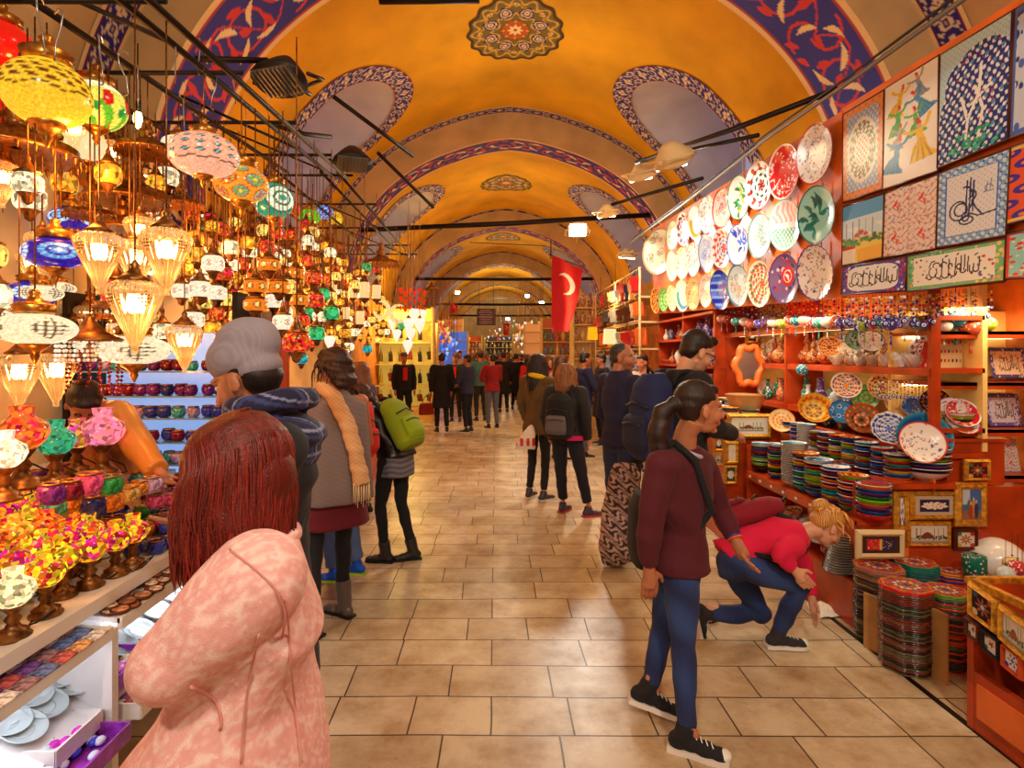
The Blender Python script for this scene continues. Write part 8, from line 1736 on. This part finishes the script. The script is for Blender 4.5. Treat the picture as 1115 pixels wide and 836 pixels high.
J = pose(.74, 6.0, -28, 1.60); J['anL'] = onZ(613, 548, .09); J['anR'] = onZ(641, 553, .09); J['toR'] = J['anR']+V((.16, .06, -.06)); J['toL'] = J['anL']+V((-.02, -.16, -.06)); J['toL'] = J['anL']+V((.10, .13, -.06)); J['hy'] = (-50, -4, 0)
for s_ in 'LR': J['kn'+s_] = (J['hi'+s_]+J['an'+s_])/2
o = body(J, 'fair-haired woman with a black and grey hiking backpack, dark jacket and trainers', SK1, False, .009)
garment(J, o, 'jacket', 'fabric', (40, 38, 42), hem=.08, ease=.03, collar=.03, sl_r=(.072, .066, .06, .054, .05)); trousers(J, o, (22, 24, 40), r=(.10, .088, .07, .064, .056), end=.84); shoes(J, o, 'trainer', (70, 62, 86), (200, 60, 70)); b = backpack(J, o, ((24, 22, 28), (104, 96, 98)), (.33, .22, .50), .22, -.04); long_hair(J, o, (150, 92, 50), 5, .16, strands=40)
mb = MB(); mb.box(J['waist']+V((.06, -.20, -.16)), (.16, .05, .04), col=(220, 20, 110)); mb.build('pink_waistband', 'fabric', parent=o)
J = pose(.50, 6.75, -42, 1.70); J['hy'] = (-66, -6, 0)
o = body(J, 'woman with a long dark ponytail, olive jacket and yellow scarf, carrying a plastic bag', SK1, False, .009)
garment(J, o, 'jacket', 'fabric', (96, 72, 34), hem=.16, hemw=(.18, .13), ease=.024); trousers(J, o, (20, 18, 24), r=(.088, .074, .056, .052, .044)); shoes(J, o, 'shoe', (60, 56, 60), (226, 220, 214)); long_hair(J, o, (34, 18, 16), 6, .30, strands=30)
mb = MB(); n = J['neck']; mb.tube([n+V((.09*math.cos(a), .10*math.sin(a), .02-.02*math.cos(a))) for a in [2*PI*i/16 for i in range(16)]], .032, 10, closed=True); ms = fuse(mb, .009, 2); recolor(ms, lambda p: fill((len(p),), (240, 196, 10))); ms.build('yellow_scarf', 'fabric', parent=o)
c = P(574, 478, 6.6); t = empty('plastic_bag', (c.x, c.y, c.z-.14), 'white plastic bag with red print carried by the woman in olive', 'bag'); mb = MB(); loft(mb, [(c+V((-.03, 0, -.12)), .12, .05), (c+V((0, 0, 0)), .10, .06), (c+V((.03, 0, .10)), .06, .03), (c+V((.05, 0, .17)), .015, .015)], 16); ms = fuse(mb, .009, 2); wrinkle(ms, .006, 40, 2)
recolor(ms, lambda p: mixc(fill((len(p),), (236, 220, 206)), (206, 50, 40), (np.abs(p[:, 2]-c.z+.03) < .045) & (np.sin(p[:, 0]*90) > -.2))); ms.build('bag_body', 'satin', parent=t)
J = pose(-2.25, 3.3, -120, 1.72, head=(0, .34, 1.46), neck=(0, .22, 1.42), chest=(0, .12, 1.28), elL=(-.22, .3, 1.15), wrL=(-.18, .52, 1.02), elR=(.22, .3, 1.15), wrR=(.18, .52, 1.02), shL=(-.18, .16, 1.36), shR=(.18, .16, 1.36)); J['head'] = P(92, 441, 2.95); J['neck'] = P(112, 446, 3.05); J['shL'] = P(128, 452, 2.95); J['elL'] = P(152, 486, 2.85); J['wrL'] = P(172, 512, 2.75); J['hy'] = (-140, -50, 0)
o = body(J, 'vendor in a tan leather jacket bending over the goods behind the table lamps', SK2, True, .009)
garment(J, o, 'jacket', 'leather_attr', (214, 132, 48), hem=.1, ease=.026, sl_r=(.075, .07, .062, .056, .05)); trousers(J, o, (30, 34, 60)); shoes(J, o); short_hair(J, o, (40, 24, 18))
def small_person(yaw, kind, seed):
 J = pose(0, 0, yaw, 1.74, **kind.get('pose', {})); J['hy'] = (yaw+kind.get('hy', 0), -5, 0)
 o = body(J, 'person', SK2, kind.get('male', True), .013, fingers=False); me = o.data; me.materials.clear(); me.materials.append(M['skin_tone']); o.color = rgba(SK2)
 def re(q, m, c): q.data.materials.clear(); q.data.materials.append(M[m]); q.color = rgba(c); return q
 re(garment(J, o, 'jacket', 'fabric', (60, 60, 60), hem=kind.get('hem', .08), hemw=kind.get('hemw', (.165, .12)), ease=.026, vox=.015), 'cloth', (60, 60, 60))
 re(trousers(J, o, (30, 30, 40), vox=.015), 'cloth', (30, 30, 40))
 s0 = len(o.children); shoes(J, o, vox=.012)
 h = long_hair(J, o, (30, 20, 16), seed, .2, .013, 0) if kind.get('long') else short_hair(J, o, (30, 20, 16), seed, .012); re(h, 'hair_tone', (36, 22, 18)); o['_used'] = 0
 return o
KP = [small_person(0, {}, 1), small_person(0, {'hem': .42, 'hemw': (.19, .14)}, 2), small_person(0, {'male': False, 'long': True, 'hem': .12}, 3), small_person(0, {'pose': {'elL': (-.25, .1, 1.15), 'wrL': (-.1, .3, 1.1), 'elR': (.25, .1, 1.15), 'wrR': (.12, .3, 1.05)}, 'hy': 10}, 4)]
def dressed(px, feet, yaw, k, h, jacket, pants, hair=(36, 22, 18), skin=SK2, label=None, group=None):
 d = F*EYE/(feet-CY); x = (px-CX)*d/F; pr = KP[k]
 o = copy_tree(pr) if pr['_used'] else pr
 pr['_used'] = 1
 if '_used' in o and o is not pr: del o['_used']
 o.location = (x, d, 0); o.rotation_euler = (0, 0, math.radians(yaw)); o.scale = (h/1.74,)*3; o.color = rgba(skin)
 for c in o.children:
  n = c.name.split('.')[0]
  if n == 'jacket': c.color = rgba(jacket)
  elif n == 'trousers': c.color = rgba(pants)
  elif n == 'hair': c.color = rgba(hair)
 tag(o, label or 'tmpp', 'person', group); return o
m1 = dressed(440, 466, -160, 0, 1.74, (26, 22, 26), (26, 24, 32), (120, 70, 70), SK2, 'man in a cap and dark jacket over a red jumper, by the lit handbag cabinet')
mb = MB(); mb.box((0, .142, 1.26), (.10, .02, .30)); q = mb.build('red_jumper', 'cloth', origin=(0, 0, 0), color=(214, 30, 16)); q.parent = m1
mb = MB(); mb.ball((0, .0, 1.70), (.095, .11, .07), 16, 10); mb.box((0, .12, 1.68), (.12, .09, .012)); q = mb.build('flat_cap', 'cloth', origin=(0, 0, 0), color=(110, 80, 90)); q.parent = m1
dressed(481, 470, 15, 1, 1.74, (22, 20, 26), (20, 18, 24), label='man in a long black coat with his back turned, left of the chatting group')
dressed(509, 470, 65, 3, 1.70, (44, 50, 84), (24, 24, 34), label='man in a slate blue jacket gesturing to the left in the chatting group')
dressed(496, 459, 170, 0, 1.72, (40, 44, 40), (30, 30, 34), label='man in a dark green jacket facing us between the two men of the group')
dressed(523, 458, 20, 0, 1.80, (70, 120, 120), (50, 50, 40), label='person in a teal jacket behind the slate blue jacket')
dressed(536, 466, 25, 3, 1.72, (150, 26, 30), (96, 96, 110), label='man in a red and black jacket and grey jeans at the right of the group')
dressed(548, 449, 15, 1, 1.78, (18, 16, 22), (18, 16, 22), label='man in a black suit walking away beyond the red jacket')
dressed(562, 446, -20, 1, 1.74, (16, 16, 20), (16, 16, 20), label='person in black standing right of the man in the black suit')
dressed(575, 450, 20, 2, 1.64, (190, 30, 44), (30, 28, 36), label='woman in a crimson top with a shoulder bag in mid hall')
dressed(610, 500, -60, 2, 1.66, (226, 200, 180), (60, 50, 60), (70, 34, 24), SK1, label='curly dark-haired woman in a pale top behind the hiking backpack')
dressed(636, 497, -75, 3, 1.74, (30, 32, 70), (74, 92, 150), label='man in a navy jacket and light jeans before the metalware stall')
dressed(700, 512, 120, 3, 1.70, (190, 160, 150), (40, 40, 50), label='person in a pale jumper browsing behind the man in the navy fleece')
dressed(392, 560, 70, 2, 1.62, (60, 60, 110), (40, 40, 60), (120, 70, 40), SK1, label='woman with brown hair half hidden behind the grey cape')
dressed(603, 480, 120, 2, 1.66, (200, 60, 90), (40, 40, 50), (90, 50, 30), SK1, label='woman in a rose top half hidden behind the olive jacket')
dressed(655, 484, 100, 1, 1.72, (40, 30, 40), (30, 30, 40), label='person in a dark coat by the metalware stall')
pr_ = random.Random(77); o = []; spots_ = [(q.location.x, q.location.y) for q in bpy.data.objects if q.get('category') == 'person']
cls = [(30, 26, 34), (60, 40, 60), (120, 30, 40), (40, 50, 90), (170, 150, 140), (200, 60, 40), (80, 80, 90), (30, 60, 60), (150, 110, 70), (190, 180, 190)]
for k in range(260):
 ft = pr_.uniform(411, 441) if k % 2 else pr_.uniform(410, 424); px = 540+pr_.uniform(-1, 1)*(28+(ft-413)*1.7)*1.15+6
 if abs(px-540) > 78: continue
 q_ = F*EYE/(ft-CY); w_ = ((px-CX)*q_/F, q_)
 if any(math.hypot(w_[0]-a, w_[1]-b) < .62 for a, b in spots_) or abs(w_[0]) > 1.45 or not 12.6 < q_ < 70: continue
 if q_ > 40: continue
 if abs(w_[0]) > .8 and (abs(q_-24) < .9 or q_ > 30): continue
 spots_.append(w_)
 o.append(dressed(px, ft, pr_.choice([0, 180, 20, -30, 160, 200, 90]), pr_.randrange(4), pr_.uniform(1.58, 1.84), pr_.choice(cls), pr_.choice(cls[:4]+[(60, 70, 120)]), pr_.choice([(30, 20, 16), (60, 36, 24), (120, 80, 50), (24, 18, 16)])))
rank(o, 'person %s from the left in the crowd far down the hall', 'crowd far down the hall', 'person')
fr_ = random.Random(9)
def stall(x0, x1, d, z1, wallc, lab, nsh=4, emit=None, items='bag', depthy=.5):
 t = empty('lit_cabinet', ((x0+x1)/2, d, 0), lab, 'cabinet'); nm = 'stall_%d' % (len(bpy.data.materials))
 mat(nm, wallc, .6, emit=wallc if emit else None, estr=emit or 0)  # back panel colour emits, standing in for the shop lighting
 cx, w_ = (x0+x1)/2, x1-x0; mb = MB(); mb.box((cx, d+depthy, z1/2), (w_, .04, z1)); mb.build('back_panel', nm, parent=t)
 mb = MB(); zs = [.35+i*(z1-.7)/(nsh) for i in range(nsh+1)]
 for z in zs: mb.box((cx, d+depthy/2, z), (w_, depthy, .03))
 mb.build('shelf', 'cream_wall', parent=t); mb = MB()
 for x in (x0, x1): mb.box((x, d+depthy/2, z1/2), (.05, depthy, z1))
 mb.box((cx, d, .17), (w_, .03, .34)); mb.build('cabinet_frame', 'cream_wall', parent=t); return zs
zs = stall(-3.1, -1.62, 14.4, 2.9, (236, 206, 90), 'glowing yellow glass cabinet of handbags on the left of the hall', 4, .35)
light('AREA', (-2.36, 14.55, 2.8), 40, (255, 230, 130), .8, (-2.36, 14.6, 0), name='cabinet_light'); light('POINT', (-2.3, 13.9, 2.3), 30, (255, 226, 120), .1, name='cabinet_light')
o = []
for z in zs[:4]:
 for k in range(6): b = copy_tree(BG[fr_.randrange(3)]); b.location = (-2.95+.25*k, 14.62, z+.34); b.scale = (.85,)*3; c_ = fr_.choice([(60, 40, 24), (120, 100, 40), (200, 180, 60), (40, 30, 50), (160, 60, 30)]); [setattr(q, 'color', rgba(c_)) for q in b.children_recursive]; '_used' in b and b.__delitem__('_used'); o.append(b)
rank(o, '%s of the handbags in the glowing yellow cabinet, left to right', 'handbags in the yellow cabinet', 'bag')
b = copy_tree(BG[1]); b.location = (-1.66, 13.6, .55); b.rotation_euler = (0, 0, .4); b.scale = (1.3,)*3; [setattr(q, 'color', rgba((150, 30, 20))) for q in b.children_recursive]; '_used' in b and b.__delitem__('_used'); tag(b, 'dark red briefcase standing before the yellow handbag cabinet', 'bag')
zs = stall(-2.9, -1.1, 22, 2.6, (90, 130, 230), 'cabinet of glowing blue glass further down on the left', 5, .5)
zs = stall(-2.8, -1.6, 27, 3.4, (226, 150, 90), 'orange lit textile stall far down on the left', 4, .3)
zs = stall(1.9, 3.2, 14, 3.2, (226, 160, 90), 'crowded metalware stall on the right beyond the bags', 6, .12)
o = []
for z in zs:
 for k in range(7): o.append(place(VA[k % 3], (1.98+.18*k, 14.12, z+.016), 0, 1.7, fr_.choice([(190, 120, 50), (226, 180, 90), (140, 80, 40), (200, 190, 170)])))
rank(o, '%s from the left of the metal jugs on the far metalware stall', 'metal jugs on the far stall', 'jug')
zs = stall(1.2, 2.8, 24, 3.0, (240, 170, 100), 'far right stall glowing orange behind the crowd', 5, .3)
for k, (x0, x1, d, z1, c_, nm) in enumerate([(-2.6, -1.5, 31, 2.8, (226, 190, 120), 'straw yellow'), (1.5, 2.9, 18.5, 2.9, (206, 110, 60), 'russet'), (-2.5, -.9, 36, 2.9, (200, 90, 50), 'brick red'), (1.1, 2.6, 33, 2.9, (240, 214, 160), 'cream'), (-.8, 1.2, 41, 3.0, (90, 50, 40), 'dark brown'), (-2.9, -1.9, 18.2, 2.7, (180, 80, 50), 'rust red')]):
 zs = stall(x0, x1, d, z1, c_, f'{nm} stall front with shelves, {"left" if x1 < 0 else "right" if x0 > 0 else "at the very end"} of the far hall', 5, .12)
 for j, z in enumerate(zs[:5]):
  r_s = [place(VA[(i+j) % 3], (x0+.12+(x1-x0-.24)*i/6, d+.1, z+.016), 0, 1.9, fr_.choice([(236, 200, 120), (200, 60, 50), (80, 120, 190), (240, 236, 220), (60, 140, 110)])) for i in range(7)]
  rank(r_s, f'%s jar from the left, {["lowest", "second", "third", "fourth", "top"][j]} shelf of the {nm} far stall', 'jars on far stalls', 'jar')
o = []
for k in range(60):
 px = fr_.uniform(562, 592); py = fr_.uniform(350, 384); d = 26+fr_.uniform(0, 4); o.append(place(HEART, P(px, py, d), 0, 1.1, fr_.choice([(255, 220, 160), (255, 180, 90), (255, 240, 210), (240, 120, 50)])))
for k in range(30):
 px = fr_.uniform(476, 490); py = fr_.uniform(350, 372); d = 18+fr_.uniform(0, 3); o.append(place(HEART, P(px, py, d), 0, .8, fr_.choice([(255, 150, 60), (220, 60, 30), (255, 200, 120)])))
for k in range(24):
 px = fr_.uniform(478, 500); py = fr_.uniform(366, 392); d = 20.5; o.append(place(HEART, P(px, py, d), 0, .9, fr_.choice([(90, 140, 255), (170, 200, 255), (60, 90, 220)])))
for k in range(90):
 px = fr_.uniform(492, 606); py = 374-abs(fr_.gauss(0, 14)); d = fr_.uniform(24, 40); x_ = (px-CX)*d/F
 if abs(px-519) < 14 and py < 366: continue
 o.append(place(HEART, P(px, py, d), 0, fr_.uniform(.5, 1.), fr_.choice([(255, 220, 160), (255, 150, 60), (250, 250, 255), (220, 50, 40), (140, 180, 255), (120, 200, 120), (255, 190, 90)])))
for b in o:
 for ch in b.children:
  if ch.name.startswith('chain'): ch.scale = (1.5, 1.5, 2.0)
rank(o, '%s from the left of the tiny glowing lamps far down the hall', 'tiny lamps far down the hall', 'lamp')
def shade(px, py, w_, h_, d, c_, lab):
 c = P(px, py, d); t = empty('square_lantern', c, lab, 'lantern'); s_ = F/d; mb = MB(); mb.box(c, (w_/s_, w_/s_, h_/s_), taper=.85); q = mb.build('paper_shade', 'lit_plain', parent=t); q.color = rgba(c_); mb = MB(); mb.tube([c+V((0, 0, h_/s_/2)), c+V((0, 0, .6))], .008, 5); mb.box(c+V((0, 0, h_/s_/2)), (w_/s_*.95, w_/s_*.95, .02)); mb.build('lantern_frame', 'old_brass', parent=t)
shade(645, 363, 10, 14, 11.5, (240, 160, 10), 'amber yellow square lantern right of the flag'); shade(664, 366, 13, 17, 11, (250, 226, 160), 'pale cream square lantern beside the amber one')
for k, (px, py, c_, nm) in enumerate([(654, 327, (40, 70, 190), 'royal blue'), (662, 340, (206, 190, 170), 'beige'), (671, 340, (50, 90, 210), 'bright blue'), (680, 340, (240, 190, 20), 'yellow'), (670, 312, (206, 20, 40), 'red')]):
 c = P(px, py, 12.5); t = empty('felt_hat', c, f'{nm} felt cap hanging in the row above the square lanterns', 'hat', 'felt caps hanging in a row'); mb = MB(); mb.lathe([(.075, -.1), (.085, -.05), (.08, .05), (.06, .09), (.001, .1)], 16, c=c); q = mb.build('cap_body', 'cloth', parent=t); q.color = rgba(c_); mb = MB(); mb.tube([c+V((0, 0, .1)), c+V((0, 0, .5))], .006, 5); mb.build('cord', 'cord', parent=t)
def flag(px0, py0, px1, py1, d, lab, big=True):
 A, B = P(px0, py0, d), P(px1, py1, d); Wd, Hd = B.x-A.x, A.z-B.z; t = empty('flag', (A.x, d, B.z), lab, 'flag'); n = 60 if big else 14
 def fn(U, W):
  y = d+.06*np.sin(U*7+W*3)+.03*np.sin(W*11); x = A.x+U*Wd*(1-.5*(1-W)**1.6*(1 if big else 0)*.9); z = A.z-(1-W)*Hd-.18*Hd*U*(W if big else 0)*1.; return x, y, z
 def cf(U, W):
  c = fill(U.shape, (206, 16, 26)); x, y = (U-.5)*Wd/Hd*1.1, W-.68; r1 = np.hypot(x, y); r2 = np.hypot(x+.055, y+.02)
  return mixc(c, (240, 226, 220), (r1 < .15) & (r2 > .125))
 mb = MB(); mb.grid(fn, n, n*2, 0, True, colfn=cf); q = mb.build('cloth', 'woven', parent=t)
 mb = MB(); mb.tube([A+V((-.02, 0, .3)), A+V((-.02, 0, -.05*Hd))], .012, 6); mb.tube([A+V((-.05, 0, .02)), A+V((Wd, 0, -.16*Hd))], .01, 6); mb.build('flag_pole', 'dark_iron', parent=t)
flag(601, 278, 634, 361, 11.0, 'large red flag with a white crescent hanging on the right of the hall'); flag(548, 352, 554, 365, 24, 'small red flag with a crescent far down the centre of the hall', False); flag(490, 330, 498, 341, 20, 'small red flag on the left beyond the lamp stall', False)
mb = MB(); A = P(529.5, 345, 24); t = empty('direction_sign', A, 'dark maroon board with lines of small pale lettering hung over the hall', 'sign')
def sg(U, W):
 c = fill(U.shape, (92, 16, 36)); return mixc(c, (214, 170, 150), (np.abs((W*7 % 1)-.5) < .22) & (np.abs(U-.45) < .36+.06*np.sin(np.floor(W*7)*3)) & (np.sin(U*150+np.floor(W*7)*5) > -.4) & (np.abs(W-.5) < .43))
mb.grid(lambda U, W: (A.x+(U-.5)*.74, A.y, A.z+(W-.5)*.66), 60, 40, 0, False, colfn=sg); mb.build('sign_face', 'satin', parent=t); mb = MB(); mb.box(A+V((0, .03, 0)), (.78, .05, .7)); mb.tube([A+V((-.3, .03, .3)), A+V((-.3, .03, 1.5))], .01, 5); mb.tube([A+V((.3, .03, .3)), A+V((.3, .03, 1.5))], .01, 5); mb.build('sign_frame', 'dark_iron', parent=t)
def rod(name, pts, r, lab, m='dark_iron', cat='rod'): mb = MB(); mb.tube(pts, r, 8); return tag(mb.build(name, m), lab, cat)
for i, (d, z0, z1, nm) in enumerate([(10.1, 3.9, 4.2, 'first'), (16.9, 3.95, 3.95, 'second'), (23.7, 3.8, 3.8, 'third'), (30.5, 3.8, 3.8, 'fourth'), (4.6, 4.9, 4.95, 'nearest')]):
 if nm == 'nearest': rod('tie_rod', [P(413, 0, 4.6), P(522, -1, 4.6)], .035, 'short end of a dark beam at the very top of the picture above the medallion'); continue
 rod('tie_rod', [(-2.6, d, z0), (.3, d, (z0+z1)/2-.02), (3.1, d, z1)], .045 if i < 2 else .05, f'{nm} black iron tie rod spanning the vault, counted from the near end')
rod('lamp_arm', [onX(912, 97, 2.62), P(800, 140, 4.9), P(693, 177, 6.4)], .025, 'long iron arm above the plates that carries two cream floodlights')
rod('lamp_arm', [P(826, 147, 5.0), P(752, 163, 5.6)], .02, 'short iron arm just below the long floodlight arm'); rod('lamp_arm', [P(765, 194, 7.0), P(662, 224, 8.6)], .025, 'iron arm lower down that carries the small floodlight')
rod('lamp_arm', [P(212, 64, 3.2), P(292, 66, 3.4)], .018, 'iron arm holding the ribbed dark floodlight at upper left'); rod('lamp_arm', [P(298, 136, 4.4), P(332, 146, 4.7), P(360, 149, 5.0)], .02, 'iron arm holding the drooping dark floodlight')
for a, b, l in (((363, 105, 5.6), (450, 170, 6.4), 'black rod slanting across the left lunette'), ((411, 166, 7.0), (472, 226, 7.6), 'black rod slanting below the left lunette'), ((375, 196, 6.6), (418, 244, 7.4), 'thin black rod between the left lamps and the first arch'), ((470, 262, 20), (604, 268, 20), 'thin black cable strung across beyond the first arch')):
 rod('hanging_rod', [P(*a), P(*b)], .022 if 'thin' not in l else .012, l)
for d in (2.2, 7.3, 13.2, 20., 27.):
 light('POINT', (.25, d, 4.3), 46 if d < 10 else 44, (255, 226, 176), .25, name='hall_fill')  # added point fills along the vault axis, without fixtures
def flood(loc, aim, power, col, label, spot=110, white=True, dark=False, size=1.):
 loc, aim = V(loc), V(aim); t = empty('floodlight', loc, label, 'lamp', 'floodlights on the iron rods')
 z = (aim-loc).normalized(); q = z.to_track_quat('Z', 'Y').to_matrix()
 def T(mb): mb.v = [tuple(q @ (V(p)*size)+loc) for p in mb.v]; return mb
 h = MB(); loft(h, [((0, 0, -.14), .05, .04), ((0, 0, -.10), .09, .07), ((0, 0, 0), .17, .13), ((0, 0, .02), .175, .135)], 4+12, cap=True); h.v = h.v; T(h).build('housing', 'black' if dark else 'plaster_cream', parent=t)
 g = MB(); g.box((0, 0, .026), (.26, .2, .01)); T(g).build('lamp_glass', 'lamp_panel' if power else 'grey_pipe', parent=t)
 if dark:
  r = MB(); [r.box((-.12+.03*i, .0, .036), (.006, .19, .02)) for i in range(9)]; T(r).build('grille', 'grey_pipe', parent=t)
 b = MB(); b.tube([(-.19, 0, 0), (-.2, -.12, -.08), (0, -.17, -.1), (.2, -.12, -.08), (.19, 0, 0)], .012, 6); b.tube([(0, -.17, -.1), (0, -.26, -.14)], .014, 6); T(b).build('bracket', 'black' if dark else 'plaster_cream', parent=t)
 if power: light('SPOT', loc+z*.06*size, power, col, .1, aim, spot, .6, name='flood_light')
flood(onX(733, 172, 1.5)-V((0, 0, 0)), (2.5, 6.0, 2.2), 110, (255, 244, 226), 'cream floodlight on the nearest rod above the plate wall')
flood(P(700, 190, 6.6), (2.5, 7.6, 2.2), 30, (255, 240, 220), 'cream floodlight behind the nearest one on the same rod')
flood(P(662, 232, 8.6), (2.4, 9.8, 1.8), 70, (255, 240, 216), 'small cream floodlight on the tie rod of the first arch')
flood(P(629, 250, 9.3), (.9, 3.0, 0), 300, (255, 250, 236), 'blazing white square floodlight under the first tie rod', spot=120)
flood(P(305, 85, 3.4), (-1.6, 2.4, .8), 0, (255, 214, 150), 'dark ribbed floodlight at upper left on a short iron arm', dark=True)
flood(P(384, 176, 5.0), (-1.0, 4.2, .8), 0, (255, 214, 150), 'dark unlit floodlight drooping beside the left lunette', dark=True)
flood(P(682, 279, 10.5), (2.3, 11, 1.8), 120, (255, 244, 200), 'pale floodlight above the leather bags')
for x, y, p_ in ((1.2, -.6, 230), (-.6, -1.2, 190)):  # two unseen floods added behind the camera to light the near end
 flood((x, y, 3.6), (x+.9 if x > 0 else -1.2, 3.2, .9), p_, (255, 236, 206), 'added floodlight out of view behind the photographer, %s of two' % ('right' if x > 0 else 'left'), spot=125)
for p_, e_ in (((-1.9, 2.6, 2.5), 30), ((-2.0, 3.9, 2.4), 36), ((-2.1, 5.6, 2.5), 44), ((-2.1, 7.8, 2.5), 50), ((-1.8, 2.0, 1.35), 10), ((-2.2, 3.1, 1.5), 12)):
 light('POINT', p_, e_, (255, 160, 70), .1, name='lamp_fill')  # added fill between the lanterns, standing in for their bulbs
light('AREA', (2.6, 5.0, 2.02), 26, (255, 226, 170), 1.2, (2.4, 5., 0), name='shelf_light'); light('AREA', (3.1, 3.6, 2.0), 12, (255, 226, 170), .5, (3.1, 3.7, 0), name='shelf_light')
for (x, d) in ((2.0, 7.6), (1.9, 11.), (-2.0, 13.5), (2.0, 15.), (-1.9, 18), (1.9, 21), (-1.9, 25), (1.9, 28), (0, 34)):
 light('POINT', (x, d, 2.7), 36, (255, 190, 100), .15, name='stall_light')
for i, (px, py, d, p_) in enumerate([(608, 304, 17.5, 60), (590, 330, 24, 70), (574, 322, 30, 60), (553, 347, 34, 60), (498, 318, 27, 50)]):
 flood(P(px, py, d), (0 if px > 540 else 1, d-6, 0), p_, (255, 250, 236), f'distant floodlight over the hall, {nth(i+1)} beyond the flag', size=.8)
for d in (27, 34, 39): light('POINT', (.25, d, 4.4), 90, (255, 236, 150), .2, name='hall_fill')  # more added fill, brightens the far vault
finish_protos()
